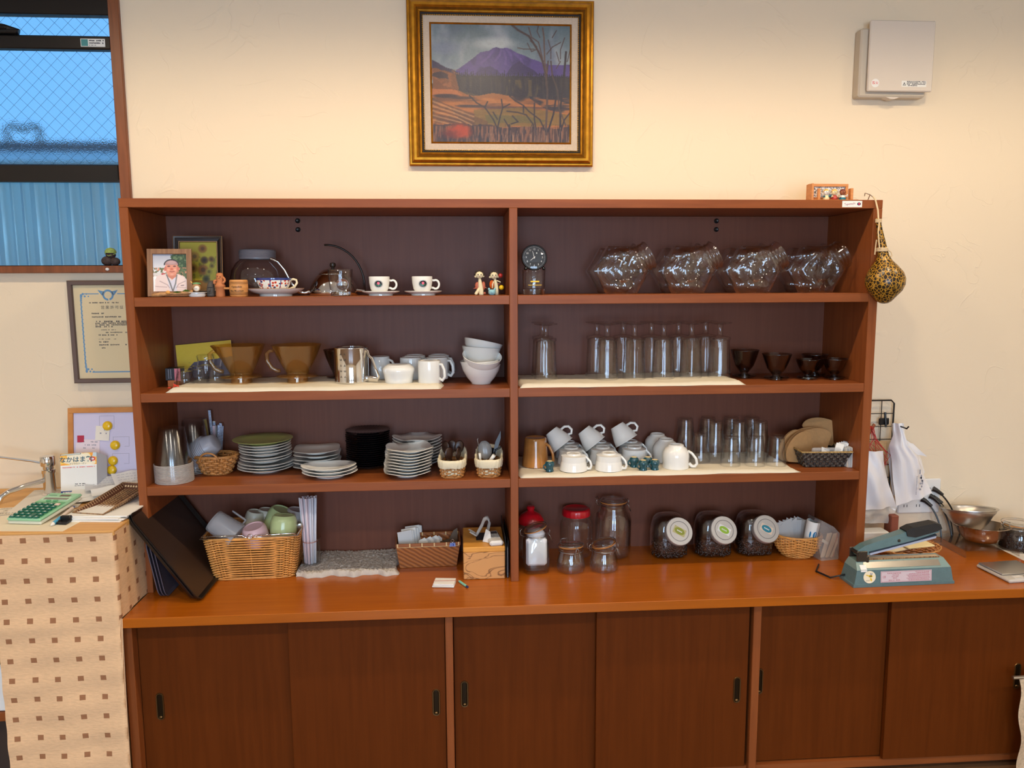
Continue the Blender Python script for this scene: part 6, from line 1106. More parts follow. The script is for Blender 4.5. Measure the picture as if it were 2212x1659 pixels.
hcp = [(.031, 0, .0475), (.043, 0, .0455), (.056, 0, .032), (.0605, 0, .018), (.057, 0, .0075), (.048, 0, .006), (.0455, 0, .013)]
c0 = mug('white_cup', 'rounded white coffee cup upside down, front of the first column by the amber mug', (1.405, -.255, TZ3), -18, cpp, hcp, .0036, ceramB, 'upside-down white cups', 'cup')
for (x, y, r_, lab) in ((1.410, -.158, -18, 'white cup upside down, middle of the first column'), (1.414, -.060, -18, 'white cup upside down, rear of the first column'), (1.525, -.258, -22, 'white cup upside down, front of the second column'), (1.522, -.160, -22, 'white cup upside down, middle of the second column'), (1.528, -.062, -22, 'white cup upside down, rear of the second column'), (1.632, -.168, -20, 'white cup upside down behind the tiny creamers'), (1.642, -.066, -20, 'white cup upside down at the rear behind the tiny creamers')): dup(c0, (x, y, TZ3), (0, 0, r_), label=lab)
bcp = [(.043, 0), (.0445, .0012), (.044, .02), (.0455, .042), (.043, .056), (.035, .068), (.0265, .0745), (.0255, .0795), (.0235, .0802), (.021, .0755), (0, .075)]; hbc = [(.040, 0, .060), (.054, 0, .052), (.068, 0, .034), (.071, 0, .018), (.064, 0, .008), (.054, 0, .008), (.0445, 0, .018)]
g0 = mug('tall_white_cup', 'tall-footed white cup upside down, front of the column by the tumblers', (1.757, -.253, TZ3), -22, bcp, hbc, .0042, ceramB, 'tall-footed white cups', 'cup')
for (y, x, lab) in ((-.155, 1.748, 'middle of the column by the tumblers'), (-.060, 1.742, 'rear of the column by the tumblers')): dup(g0, (x, y, TZ3), (0, 0, -22), label='tall-footed white cup upside down, '+lab)
tcp = [(0, .002), (.021, .002), (.022, 0), (.025, 0), (.0265, .004), (.033, .022), (.040, .044), (.043, .062), (.0445, .0635), (.0445, .0655), (.0425, .066), (.0405, .06), (.03, .02), (.018, .008), (0, .007)]
tl = T('tilted_cup', 'white cup lying tipped on top of the first column', 'cup', (1.372, -.125, TZ3+.075), (0, 0, 0), 'tipped white cups'); MB().lathe(tcp, 40, TR(0, 0, -.033)).obj('mug_body', ceramB, tl, smooth=50); MB().tube([(.036, 0, .012), (.05, 0, .018), (.06, 0, .008), (.058, 0, -.008), (.046, 0, -.016), (.030, 0, -.016)], .0036, 9, flat=1.3).obj('handle', ceramB, tl, smooth=180)
def orient(o, ax_z, ax_x):
    z = V(ax_z).normalized(); x = V(ax_x); x = (x-z*x.dot(z)).normalized(); y = z.cross(x); o.rotation_euler = Matrix((x, y, z)).transposed().to_euler()
orient(tl, (.60, -.25, -.76), (.76, -.05, .60)); tl.location = (1.366, -.120, TZ3+.082)
t2 = dup(tl, (1.482, -.120, TZ3+.084), label='white cup lying tipped on top of the second column'); t3 = dup(tl, (1.598, -.118, TZ3+.095), label='white cup tipped steeply between the second and third column')
t2.rotation_euler = tl.rotation_euler; orient(t3, (.50, -.25, -.84), (.66, -.05, .75))
# tumblers upside down
tup = [(.0345, 0), (.0352, .0012), (.0340, .02), (.0315, .046), (.0300, .050), (.0262, .096), (.0255, .1005), (.0235, .1025), (.019, .1), (0, .099)]; tui = [(.0335, .0008), (.032, .02), (.0298, .046), (.0285, .05), (.0250, .092), (0, .0935)]
tu = T('tumbler', 'clear tumbler upside down, first of the front row from the cups', 'glass', (1.868, -.172, TZ3), group='upside-down tumblers'); MB().lathe(tup, 36).lathe(tui, 36).obj('glass_wall', glass, tu, smooth=60)
for (x, y, lab) in ((1.955, -.232, 'second of the front row from the cups'), (2.040, -.238, 'third of the front row from the cups'), (2.114, -.240, 'closest to the dark basket in the front row')): dup(tu, (x, y, TZ3), label='clear tumbler upside down, '+lab)
for (x, y, lab) in ((1.938, -.118, 'first middle pair'), (2.022, -.125, 'second middle pair'), (2.096, -.130, 'third middle pair'), (1.848, -.055, 'first rear pair'), (1.935, -.042, 'second rear pair'), (2.022, -.045, 'third rear pair'), (2.098, -.050, 'fourth rear pair')):
    dup(tu, (x, y, TZ3), label='clear tumbler upside down, lower one of the %s from the cups' % lab); dup(tu, (x, y, TZ3+.033), label='clear tumbler upside down, upper one of the %s from the cups' % lab)
# filter basket
fbk = T('filter_basket', 'dark woven tray-shaped basket of brown paper filters', 'basket', (2.285, -.175, S3), (0, 0, -3)); dkw, nt, b = newmat('dark woven straw'); vv = N(nt, 'ShaderNodeTexChecker'); vv.inputs['Scale'].default_value = 90; vv.inputs[1].default_value = (*lin((92, 84, 74)), 1); vv.inputs[2].default_value = (*lin((44, 40, 38)), 1); nt.links.new(coords(nt, (1, .6, 1.2)), vv.inputs[0]); nt.links.new(vv.outputs[0], b.inputs['Base Color']); b.inputs['Roughness'].default_value = .5
mb = MB(); A = [(-.068, -.082), (.066, -.082), (.066, .082), (-.068, .082)]; B = [(-.088, -.105), (.084, -.105), (.084, .105), (-.088, .105)]
mb.add([(x, y, .001) for x, y in A]+[(x, y, .056) for x, y in B], [(i, (i+1) % 4, 4+(i+1) % 4, 4+i) for i in range(4)]+[(3, 2, 1, 0)]); mb.add([(x*.97, y*.97, .003) for x, y in A]+[(x*.98, y*.98, .056) for x, y in B], [(4+i, 4+(i+1) % 4, (i+1) % 4, i) for i in range(4)]+[(0, 1, 2, 3)]); mb.obj('basket_wall', dkw, fbk, smooth=0)
wv = MB()
for s_ in range(4):
    p0_, p1_, q0_, q1_ = A[s_], A[(s_+1) % 4], B[s_], B[(s_+1) % 4]; n = 14 if s_ % 2 == 0 else 16
    for r_ in range(7):
        for k in range(n):
            if (k+r_) % 2: continue
            u, v = (k+.5)/n, (r_+.5)/7; bx = (p0_[0]*(1-u)+p1_[0]*u)*(1-v)+(q0_[0]*(1-u)+q1_[0]*u)*v; by = (p0_[1]*(1-u)+p1_[1]*u)*(1-v)+(q0_[1]*(1-u)+q1_[1]*u)*v; nx_, ny_ = ((0, -1), (1, 0), (0, 1), (-1, 0))[s_]
            wv.ball(.0048, TR(bx+nx_*.0006, by+ny_*.0006, .001+v*.055)@R3(0, 0, 0 if s_ % 2 == 0 else 90), 6, 4, sq=(1.15, .45, .85))
o = wv.obj('weave', dkw, fbk, smooth=180); o['kind'] = 'stuff'; MB().tube([(x, y, .0575) for x, y in B], .0032, 6, closed=True).obj('straw_rim', M('gold straw', (168, 136, 82), .6, noise=(150, .4)), fbk)
bag_ = FROST('clear bag film', (214, 212, 212), .35, .15); MB().box(-.045, .06, -.085, -.07, .03, .068, .004).obj('clear_bag', bag_, fbk)
kraft = M('brown filter paper', (190, 142, 90), .8, noise=(60, .08))
def pfilter(loc, rot, s, label, thick=.004):
    pts = [(-.045*s, 0), (.045*s, 0)]+[(.085*s*math.cos(t), .052*s+.045*s*math.sin(t)*1.15) for t in np.linspace(-.05, PI+.05, 16)]; t = T('paper_filter', label, 'filter', loc, rot, 'brown paper filters'); MB().prism(pts, -thick/2, thick/2).obj('filter_fan', kraft, t, smooth=0); MB().prism([(x*1.02, z*.99+.0015) for x, z in pts], thick/2+.0005, thick/2+.003).obj('filter_back', kraft, t, smooth=0); return t
for k, (x, y, z, rx, ry, rz, s, lab) in enumerate(((2.33, -.115, .055, -14, 12, -28, .88, 'standing highest'), (2.295, -.16, .028, -18, -22, -12, .85, 'in the middle bunch'), (2.268, -.165, .026, -20, -34, 10, .82, 'folded over in the middle'), (2.245, -.18, .026, -10, -42, 22, .8, 'leaning out towards the tumblers'), (2.285, -.13, .03, -10, -12, -4, .82, 'behind the middle bunch'), (2.235, -.15, .035, -8, -56, 14, .72, 'lying over the basket edge'))): pfilter((x, y, S3+z), (rx, ry, rz), s, 'brown paper filter '+lab+' in the dark basket', .012 if k in (1, 2, 3) else .004)
for k in range(4): o = MB().box(-.013, .013, -.001, .001, 0, .055, .0005).obj('sachet', (paper, paperg, paper, paperg)[k], loc=(2.318+k*.012, -.262+k*.008, S3+.03), rot=(-14, 12, -30)); tag(o, ('white paper sachet nearest the filters', 'greyish paper sachet second from the filters', 'white paper sachet third from the filters', 'greyish paper sachet nearest the cards')[k]+' in the dark basket', 'sachet', 'paper sachets')
o = MB().box(-.016, .016, -.001, .001, 0, .03, .0005).obj('sachet', paperg, loc=(2.275, -.27, S3+.042), rot=(-30, 20, 4)); tag(o, 'folded clear sachet lying on the front rim of the dark basket', 'sachet')
for k in range(6): o = MB().box(0, .0012, -.035, .035, 0, .07, .0003).obj('card', (paper, paperg)[k % 2], loc=(2.352+k*.0033, -.240, S3+.001), rot=(0, -8+k*1.4, 8)); tag(o, ('white card nearest the dark basket', 'second card from the dark basket', 'third card from the dark basket', 'fourth card from the dark basket', 'fifth card from the dark basket', 'last card against the shelf side')[k]+' in the standing row', 'card', 'cards standing against the shelf side')
# ================================================================ countertop, first bay
C0 = CT+.0005
tm = M('dark brown lacquer tray', (52, 36, 28), .42, coat=.1); tmb = M('black tray edge', (16, 14, 14), .35)
def lean_tray(name, label, yc, xb, ang, L, Wd, mat, emat, group=None, z0=0, th=.010):
    """rounded oblong tray leaning over: its long side rises from the bottom edge at xb towards -x"""
    t = T(name, label, 'tray', (xb, yc, C0+z0), (0, 0, 0), group); a_ = math.radians(ang)
    Mt = Matrix(((-math.cos(a_), 0, math.sin(a_), 0), (0, 1, 0, 0), (math.sin(a_), 0, math.cos(a_), 0), (0, 0, 0, 1)))   # local x -> up the slope, local z -> out of the face
    def rrect(ins, z, n=8, R=.03):
        r = max(R-ins, .004); P = []
        for cx, cy, t0 in ((L-ins-r, Wd/2-ins-r, 0), (ins+r, Wd/2-ins-r, 90), (ins+r, -Wd/2+ins+r, 180), (L-ins-r, -Wd/2+ins+r, 270)):
            for k in range(n+1): q = math.radians(t0+90*k/n); P.append(tuple(Mt @ V((cx+r*math.cos(q), cy+r*math.sin(q), z))))
        return P
    rings = [(.008, 0), (.0015, th), (0, th+.001), (0, th+.003), (.003, th+.003), (.012, .003)]; mb = MB(); n = len(rrect(0, 0))
    for (i0, z0_), (i1, z1_) in zip(rings, rings[1:]): A, B = rrect(i0, z0_), rrect(i1, z1_); mb.add(A+B, [(i, (i+1) % n, n+(i+1) % n, n+i) for i in range(n)])
    mb.add(rrect(.008, 0), [tuple(range(n))[::-1]]); mb.obj('tray_rim', emat, t, smooth=30); MB().add(rrect(.012, .003), [tuple(range(n))]).obj('tray_face', mat, t, smooth=0); return t
lean_tray('serving_tray', 'dark brown serving tray leaning outermost against the shelf side', -.235, .196, 55, .345, .385, tm, tmb, 'leaning serving trays')
lean_tray('serving_tray', 'dark serving tray nested just behind the outermost leaning tray', -.232, .184, 55.5, .342, .385, tm, tmb, 'leaning serving trays', z0=.0)
lt_ = M('lilac grey tray', (92, 86, 100), .35)
for k in range(3): lean_tray('clipboard_tray', ('greyish lilac thin tray standing steeply between the leaning tray and the shelf side', 'second greyish lilac thin tray standing closer to the shelf side', 'third greyish lilac thin tray touching the shelf side')[k], -.215, .080-k*.010, 80, .195, .33, lt_, lt_, 'steep thin trays', th=.004)
# big honey wicker basket
bk = wbasket('wicker_basket', 'big rectangular honey wicker basket with a steel rim holding cups', (.317, -.145, CT), 2, (.131, .088, .156, .118, .150), 34, 26, .0022, wicker, .0042, 7, 260, flat=.9, amp=.0042)
q = MB(); A_ = [(-.157, -.119), (.157, -.119), (.157, .119), (-.157, .119)]; q.tube([(x, y, .157) for x, y in A_], .0026, 7, closed=True); q.obj('steel_rim', chrome, bk, smooth=180)
q = MB(); q.tube([(-.157, -.115, .163), (-.150, -.125, .166), (-.02, -.125, .166), (-.012, -.125, .160), (.0, -.126, .158)], .0024, 6); q.tube([(.012, -.126, .158), (.02, -.126, .164), (.14, -.126, .168), (.156, -.118, .162)], .0024, 6); q.tube([(.005+.007*math.cos(t), -.128, .163+.007*math.sin(t)) for t in np.linspace(0, 2*PI, 14)[:-1]], .0016, 5, closed=True); q.obj('folding_handles', chrome, bk, smooth=180)
mcup = FROST('milky measuring cup plastic', (190, 190, 194), .42, .2); gcup = M('pale green glaze', (188, 204, 146), .25, coat=.3); pcup = M('pale pink glaze', (216, 180, 186), .4)
t = T('measuring_cup', 'milky plastic measuring cup with a handle tipped over in the big basket', 'measuring cup', (.258, -.205, CT+.145), (0, 0, 0)); MB().lathe([(0, .002), (.034, .002), (.0355, 0), (.038, .002), (.039, .006), (.046, .095), (.048, .096), (.0455, .097), (.0375, .008), (0, .005)], 36).obj('cup_wall', mcup, t, smooth=50); MB().box(.043, .062, -.006, .006, .083, .088, .002).box(.057, .063, -.006, .006, .03, .088, .002).obj('handle', mcup, t); MB().lathe([(.0345, .0015), (.030, -.0008), (.029, .0015)], 32).obj('base_ring', mcup, t)
orient(t, (.80, -.10, -.58), (.45, .55, .7)); t.location = (.192, -.215, CT+.205)
def chub(name, label, loc, rot, mat, R=.040, h=.062, group=None):
    t = tag(MB().lathe([(R*.96, 0), (R, .002), (R*1.02, h*.3), (R*.98, h*.75), (R*.88, h*.93), (R*.80, h*.97), (R*.77, h), (R*.70, h), (R*.66, h*.965), (0, h*.95)], 36).obj(name, mat, loc=loc, rot=rot, smooth=50), label, 'cup', group); return t
chub('green_cup', 'pale green rounded cup upside down, front one in the big basket', (.415, -.190, CT+.135), (-6, 4, 0), gcup, .044, .072); chub('green_cup', 'pale green rounded cup tilted, rear one in the big basket', (.372, -.110, CT+.143), (4, 22, 0), gcup, .043, .070); chub('pink_cup', 'pale pink rounded cup upside down in the big basket', (.336, -.214, CT+.120), (12, -8, 0), pcup, .042, .066)
chub('cream_cup', 'cream rounded cup at the back of the big basket nearer the measuring cup', (.290, -.10, CT+.13), (0, 12, 0), M('cream glaze', (206, 200, 180), .3), .034, .07); chub('cream_cup', 'cream rounded cup at the back of the big basket nearer the green cups', (.325, -.075, CT+.13), (0, 10, 0), MATS['cream glaze'], .034, .068); chub('white_cup', 'whitish cup leaning at the back corner of the big basket', (.432, -.09, CT+.138), (0, 14, 0), M('greyish glaze', (196, 190, 186), .35), .040, .062)
spoon((.452, -.17, CT+.10), (8, 14, 10), steel, 'steel_spoon', 'steel spoon standing in the corner of the big basket', .065, .013)
# straws in a glass
sg = cupgl('tumbler', 'clear tumbler holding wrapped straws on the fluffy mat', (.497, -.150, CT+.0155), [(0, 0), (.026, 0), (.029, .003), (.037, .095), (.0375, .098), (.036, .098), (.0285, .012), (.026, .008), (0, .008)])
ss = T('straw_bundle', 'bundle of pale paper-wrapped straws with a rubber band in the tumbler', 'straws', (.497, -.150, CT+.024)); strw = [M('pinkish straw paper', (244, 222, 226), .6), M('white straw paper', (244, 240, 244), .6), M('bluish straw paper', (226, 230, 240), .6)]
for k in range(18):
    an = k*2.4; r_ = .0045*math.sqrt(k+.3); x, y = r_*math.cos(an), r_*math.sin(an); L_ = .238-.006*random.random(); MB().tube([(x, y, 0), (x*1.25, y*1.25, L_*.5), (x*1.6, y*1.6, L_)], .0042, 6).obj('straw', strw[(k*2) % 3 if k > 5 else k % 2], ss, smooth=180)
MB().tube([(.0255*math.cos(t), .0255*math.sin(t), .078) for t in np.linspace(0, 2*PI, 24)[:-1]], .0011, 5, closed=True).obj('rubber_band', M('rubber band', (190, 120, 100), .6), ss)
# fluffy mat
fur = M('grey cream fleece', (196, 186, 176), .95, nb=(500, 1)); towel('fleece_mat', 'fluffy grey-cream fleece mat lying under the straw tumbler', .455, .800, -.232, -.012, CT, .013, 8, fur, 90, 60, .009, .009)
# bamboo basket
bm, nt, b = newmat('herringbone bamboo'); wv_ = N(nt, 'ShaderNodeTexWave', wave_type='BANDS', bands_direction='DIAGONAL'); wv_.inputs['Scale'].default_value = 26; wv_.inputs['Distortion'].default_value = 2; nt.links.new(coords(nt, (1, 0, 1.6)), wv_.inputs[0]); rb_ = N(nt, 'ShaderNodeValToRGB'); rb_.color_ramp.elements[0].color = (*lin((124, 68, 26)), 1); rb_.color_ramp.elements[1].color = (*lin((170, 104, 50)), 1); nt.links.new(wv_.outputs[0], rb_.inputs[0]); nt.links.new(rb_.outputs[0], b.inputs['Base Color']); b.inputs['Roughness'].default_value = .4; bump(nt, b, wv_.outputs[0], .3, .001)
bb_ = T('bamboo_basket', 'flat-woven brown bamboo basket with cream stitched rim holding paper sleeves', 'basket', (.905, -.115, CT), (0, 0, 2)); A = [(-.100, -.052), (.098, -.052), (.098, .055), (-.100, .055)]; B = [(-.112, -.058), (.112, -.058), (.112, .062), (-.112, .062)]; mb = MB()
mb.add([(x, y, .001) for x, y in A]+[(x, y, .086) for x, y in B], [(i, (i+1) % 4, 4+(i+1) % 4, 4+i) for i in range(4)]+[(3, 2, 1, 0)]); mb.add([(x*.98, y*.97, .003) for x, y in A]+[(x*.985, y*.97, .086) for x, y in B], [(4+i, 4+(i+1) % 4, (i+1) % 4, i) for i in range(4)]+[(0, 1, 2, 3)]); mb.obj('basket_wall', bm, bb_, smooth=0)
rm = M('brown rim band', (150, 88, 42), .4); q = MB()
for (x0, y0), (x1, y1) in zip(B, B[1:]+B[:1]): q.box(min(x0, x1)-.002, max(x0, x1)+.002, min(y0, y1)-.002, max(y0, y1)+.002, .078, .090, .001)
q.obj('rim_band', rm, bb_, smooth=0); st_ = M('cream stitch', (226, 196, 140), .5); q = MB()
for k in range(6): x = -.106+k*.0424; q.box(x-.002, x+.002, -.0612, -.0598, .078, .0905).box(x-.002, x+.002, .0595, .061, .078, .0905).box(x-.002, x+.04 if k < 5 else x, -.0612, -.0602, .0768, .0782)
q.obj('stitches', st_, bb_, smooth=0)
for k in range(9): o = MB().box(-.026, .026, -.0008, .0008, 0, .115-.004*(k % 3), .0003).obj('paper_sleeve', paper if k % 2 else paperg, loc=(.835+k*.003, -.135+k*.009, CT+.006), rot=(-6-k*.4, -5+k*.6, 16)); tag(o, 'white paper sleeve, %s from the front in the tall row of the bamboo basket' % ('first', 'second', 'third', 'fourth', 'fifth', 'sixth', 'seventh', 'eighth', 'last')[k], 'paper', 'tall white paper sleeves')
for k in range(6): o = MB().prism([(-.018, 0), (.018, 0), (.016, .075), (.004, .088-.004*(k % 2)), (-.016, .078)], -.0008, .0008).obj('filter_paper', paperg if k % 2 else paper, loc=(.885+k*.010, -.135+k*.006, CT+.006), rot=(-8, 4, 10)); tag(o, 'short white filter paper, %s from the tall sleeves in the bamboo basket' % ('first', 'second', 'third', 'fourth', 'fifth', 'last')[k], 'paper', 'short white filter papers')
o = MB().prism([(-.055, .0), (.042, 0), (.042, .108), (.028, .100), (.012, .070), (-.03, .060), (-.06, .052)], -.002, .002).obj('brown_paper_bag', M('dull brown paper', (86, 66, 46), .6, noise=(50, .2)), loc=(.968, -.100, CT+.006), rot=(-8, 0, 4)); tag(o, 'crumpled dark brown paper bag slanting in the bamboo basket', 'paper bag')
bc = T('binder_clip', 'blue and white binder clip with wire loops on the bamboo basket rim', 'clip', (.992, -.178, CT+.078), (0, 0, 2)); MB().prism([(-.011, 0), (.011, 0), (.009, .012), (-.009, .012)], -.004, .003).obj('clip_body', M('blue white enamel', (130, 150, 205), .35), bc); q = MB(); q.box(-.006, -.004, -.0046, -.0041, .002, .010).box(.0, .0045, -.0046, -.0041, .002, .010); q.obj('printed_mark', M('deep blue print', (40, 60, 160), .4), bc, smooth=0)
MB().tube([(-.005, -.003, .011), (-.006, -.006, .022), (0, -.008, .028), (.006, -.006, .022), (.005, -.003, .011)], .0009, 5).tube([(-.004, -.005, .019), (0, -.006, .015), (.004, -.005, .019)], .0009, 5).obj('wire_loops', chrome, bc, smooth=180)
# wooden tissue box with calculator and tissue
wbx = T('wooden_box', 'blocky spalted wooden tissue box near the divider', 'box', (1.0285, -.297, CT), (0, 0, 0)); spal, nt, b = newmat('spalted wood'); n1 = N(nt, 'ShaderNodeTexNoise'); n1.inputs['Scale'].default_value = 9; n1.inputs['Distortion'].default_value = 1.5; nt.links.new(coords(nt, (1, 1, 2.4)), n1.inputs[0]); d_ = N(nt, 'ShaderNodeMath', operation='SUBTRACT'); d_.inputs[1].default_value = .5; nt.links.new(n1.outputs['Fac'], d_.inputs[0]); ab = N(nt, 'ShaderNodeMath', operation='ABSOLUTE'); nt.links.new(d_.outputs[0], ab.inputs[0]); rs = N(nt, 'ShaderNodeValToRGB'); rs.color_ramp.elements[0].color = (*lin((120, 76, 36)), 1); rs.color_ramp.elements[1].position = .03; rs.color_ramp.elements[1].color = (*lin((204, 148, 88)), 1); nt.links.new(ab.outputs[0], rs.inputs[0]); nt.links.new(rs.outputs[0], b.inputs['Base Color']); b.inputs['Roughness'].default_value = .5
MB().box(0, .140, .0, .215, .0005, .0955, .0025).obj('box_body', spal, wbx); MB().box(-.0005, .1405, -.0005, .2155, .0955, .113, .0025).obj('lid', WOOD('yellow wood lid', (206, 140, 52), (224, 160, 72), (3, 30, 30), .5), wbx); MB().box(.045, .088, .07, .15, .1131, .1135).obj('slot', black, wbx, smooth=0)
ts = T('tissue', 'white tissue drawn out of the wooden box', 'tissue', (1.095, -.205, CT+.1132)); s = MB()
pts = [(-.045, .0, .03), (-.02, 0, .012), (0, 0, .05), (.008, 0, .072), (.018, 0, .078), (.026, -.002, .06), (.02, -.004, .035), (.012, -.006, .01)]
def tsf(u, v): f = u*(len(pts)-1); i = min(int(f), len(pts)-2); w = f-i; p = V(pts[i])*(1-w)+V(pts[i+1])*w; return (p.x+.004*math.sin(v*7), p.y+(v-.5)*.06*(.6+.4*u), max(.001, p.z*(1-.15*abs(v-.5))))
s.grid(28, 10, tsf); s.obj('tissue_sheet', paperg, ts, smooth=180); s = MB(); s.add([(.0, -.04, .001), (.03, -.06, .001), (.026, -.055, .04), (.012, -.04, .045)], [(0, 1, 2, 3)]); s.obj('tissue_corner', paper, ts, smooth=0)
rem = T('remote_control', 'white remote control with a grey screen lying on the wooden box', 'remote', (1.134, -.238, CT+.1135), (0, 0, 7)); MB().box(-.0235, .0235, -.058, .058, 0, .018, .006).obj('case', M('white remote plastic', (222, 218, 212), .4), rem); MB().box(-.016, .016, .022, .046, .018, .0186, .0005).obj('screen', M('dark lcd', (54, 54, 58), .2), rem)
for r_ in range(4):
    for c_ in range(3): MB().box(-.0155+c_*.0112, -.0065+c_*.0112, .010-r_*.010, .016-r_*.010, .018, .0194, .0006).obj('button', M('grey button', (170, 166, 160), .5), rem)
fo = T('black_folder', 'thin black folder standing between the wooden box and the divider', 'folder', (1.176, -.19, C0), (0, 0, 0)); MB().box(-.002, 0, -.10, .14, .0, .145, .0005).obj('cover', blackm, fo, rot=(0, -2, 0)); MB().box(.003, .005, -.10, .14, .0, .13, .0005).obj('cover', blackm, fo); MB().box(.0005, .0022, -.10, .138, .001, .105, .0002).obj('clear_sleeve', FROST('clear sleeve', (200, 200, 204), .5, .1), fo)
pd = T('note_cards', 'little stack of white cards with a rubber band lying on the countertop', 'cards', (.966, -.333, C0), (0, 0, -8)); rg = random.Random(6)
for k in range(6): MB().box(-.036+rg.uniform(-.004, .004), .034, -.026+rg.uniform(-.003, .003), .026, k*.0021, k*.0021+.0019, .0004).obj('card', paper, pd, rot=(0, 0, rg.uniform(-5, 5)))
MB().tube([(-.036, -.004, .0135), (0, .0, .0136), (.036, .004, .0135), (.037, .004, .001), (-.037, -.004, .001)], .0009, 4, closed=True).obj('rubber_band', MATS['rubber band'], pd)
pn = T('short_pencil', 'short mint green pencil lying next to the note cards', 'pencil', (1.0085, -.306, C0+.0038)); pn.rotation_euler = (math.radians(90), 0, math.radians(27)); MB().lathe([(0, -.014), (.0012, -.012), (.0038, .0)], 8, TR(0, 0, .014)).obj('sharpened_tip', M('pencil wood', (206, 160, 110), .6), pn); MB().lathe([(.0038, 0), (.0038, .05), (0, .05)], 8, TR(0, 0, .014)).obj('shaft', M('mint lacquer', (130, 200, 180), .35), pn); MB().lathe([(.0039, .05), (.0039, .058), (0, .0585)], 8, TR(0, 0, .014)).obj('end_band', M('navy band', (40, 50, 90), .4), pn)
# ================================================================ countertop, second bay
orr = M('amber rubber seal', (196, 130, 60), .5)
def clipjar(name, label, loc, rot, prof, rn, zn, lid_tilt, group=None, sq=0, lid_h=.012):
    """wire-bail jar: body lathe, neck ring of wire, hinged glass lid with rubber seal, front latch"""
    t = T(name, label, 'jar', loc, (0, 0, rot), group)
    def fn(th, r, z):
        if not sq: return (r*math.cos(th), r*math.sin(th), z)
        k = min(1, max(0, (zn-.018-z)/.02)); p = 2+sq*k; c, s_ = math.cos(th), math.sin(th); q = (abs(c)**p+abs(s_)**p)**(-1/p); q = 1+(q-1)*k; return (r*q*c, r*q*s_, z)
    MB().lathe(prof, 48, fn=fn).obj('glass_body', glassg, t, smooth=60); w = MB(); w.tube([((rn+.001)*math.cos(k), (rn+.001)*math.sin(k), zn-.008) for k in np.linspace(0, 2*PI, 32)[:-1]], .0012, 5, closed=True)
    hx = -(rn+.004); w.tube([(hx, -.012, zn-.008), (hx-.010, -.012, zn-.004), (hx-.012, -.012, zn+.012), (hx-.004, -.010, zn+.018), (hx-.004, .010, zn+.018), (hx-.012, .012, zn+.012), (hx-.010, .012, zn-.004), (hx, .012, zn-.008)], .0012, 5)
    fx = rn+.003; w.tube([(fx, -.009, zn-.006), (fx+.006, -.009, zn-.012), (fx+.014, -.008, zn-.034), (fx+.014, .008, zn-.034), (fx+.006, .009, zn-.012), (fx, .009, zn-.006)], .0012, 5); w.tube([(fx+.004, -.005, zn-.010), (fx+.006, -.005, zn+.006), (fx+.001, 0, zn+.012), (fx+.006, .005, zn+.006), (fx+.004, .005, zn-.010)], .001, 5); w.obj('wire_bail', wire, t, smooth=180)
    Ml = TR(-rn, 0, zn+.001)@R3(0, -lid_tilt, 0)@TR(rn, 0, 0)
    MB().lathe([(rn-.006, .0006), (rn+.0015, .0006), (rn+.0015, .0035), (rn-.006, .0035)], 36, Ml).obj('rubber_seal', orr, t, smooth=40); MB().lathe([(0, .004), (rn-.004, .0035), (rn+.002, .0038), (rn+.002, .0062), (rn-.002, .009), (rn-.007, lid_h), (rn-.014, lid_h-.0035), (0, lid_h-.003)], 36, Ml).obj('glass_lid', glassg, t, smooth=50)
    MB().tube([tuple(Ml@V(((rn+.0026)*math.cos(k), (rn+.0026)*math.sin(k), .0068))) for k in np.linspace(0, 2*PI, 32)[:-1]], .0011, 5, closed=True).obj('lid_wire', wire, t, smooth=180); return t
sqj = clipjar('clip_jar', 'square-shouldered clip-top jar with a white bag inside and its lid ajar', (1.279, -.225, C0), 4, [(0, .003), (.030, .002), (.040, 0), (.0435, .006), (.0445, .03), (.0445, .105), (.041, .116), (.0385, .120), (.0385, .130), (.041, .1315), (.041, .134), (.038, .135), (.0365, .12), (.0415, .105), (.0405, .012), (0, .010)], .040, .135, 17, sq=3.2)
inn = MB().box(-.036, .036, -.036, .034, 0, .098, .008); inn.ball(.033, TR(0, 0, .100), sq=(1, 1, .8)); o = inn.obj('white_pouch', M('white pouch plastic', (222, 224, 228), .4, nb=(60, .5)), loc=(1.279, -.225, C0+.026), smooth=60); tag(o, 'white crinkled pouch inside the square-shouldered jar', 'pouch')
rj2 = T('red_lidded_jar', 'jar with a red knob lid mostly hidden behind the square-shouldered jar', 'jar', (1.275, -.085, C0)); MB().lathe([(0, .002), (.044, 0), (.05, .006), (.052, .1), (.045, .125), (.043, .13)], 32).obj('glass_body', glassg, rj2, smooth=50); redp = M('red plastic', (186, 16, 30), .3, coat=.3); MB().lathe([(.047, .126), (.048, .130), (.047, .138), (.036, .156), (.02, .166), (.014, .168), (.011, .172), (.0145, .178), (.015, .184), (.012, .188), (0, .189)], 32).obj('red_lid', redp, rj2, smooth=40)
rj3 = T('red_capped_jar', 'tall clear jar with a scalloped red screw cap', 'jar', (1.441, -.085, C0)); MB().lathe([(0, .003), (.05, .002), (.057, .006), (.060, .02), (.0605, .11), (.058, .13), (.048, .144), (.0455, .148), (.0455, .16)], 44).obj('glass_body', glassg, rj3, smooth=50)
MB().lathe([(.047, .149), (.0505, .150), (.0515, .154), (.0505, .170), (.049, .174), (.044, .177), (.041, .1765), (.039, .1745), (0, .1745)], 72, fn=lambda t, r, z: (r*(1+.012*math.cos(18*t)*(1 if r > .0495 else 0))*math.cos(t), r*(1+.012*math.cos(18*t)*(1 if r > .0495 else 0))*math.sin(t), z)).obj('red_cap', redp, rj3, smooth=50)
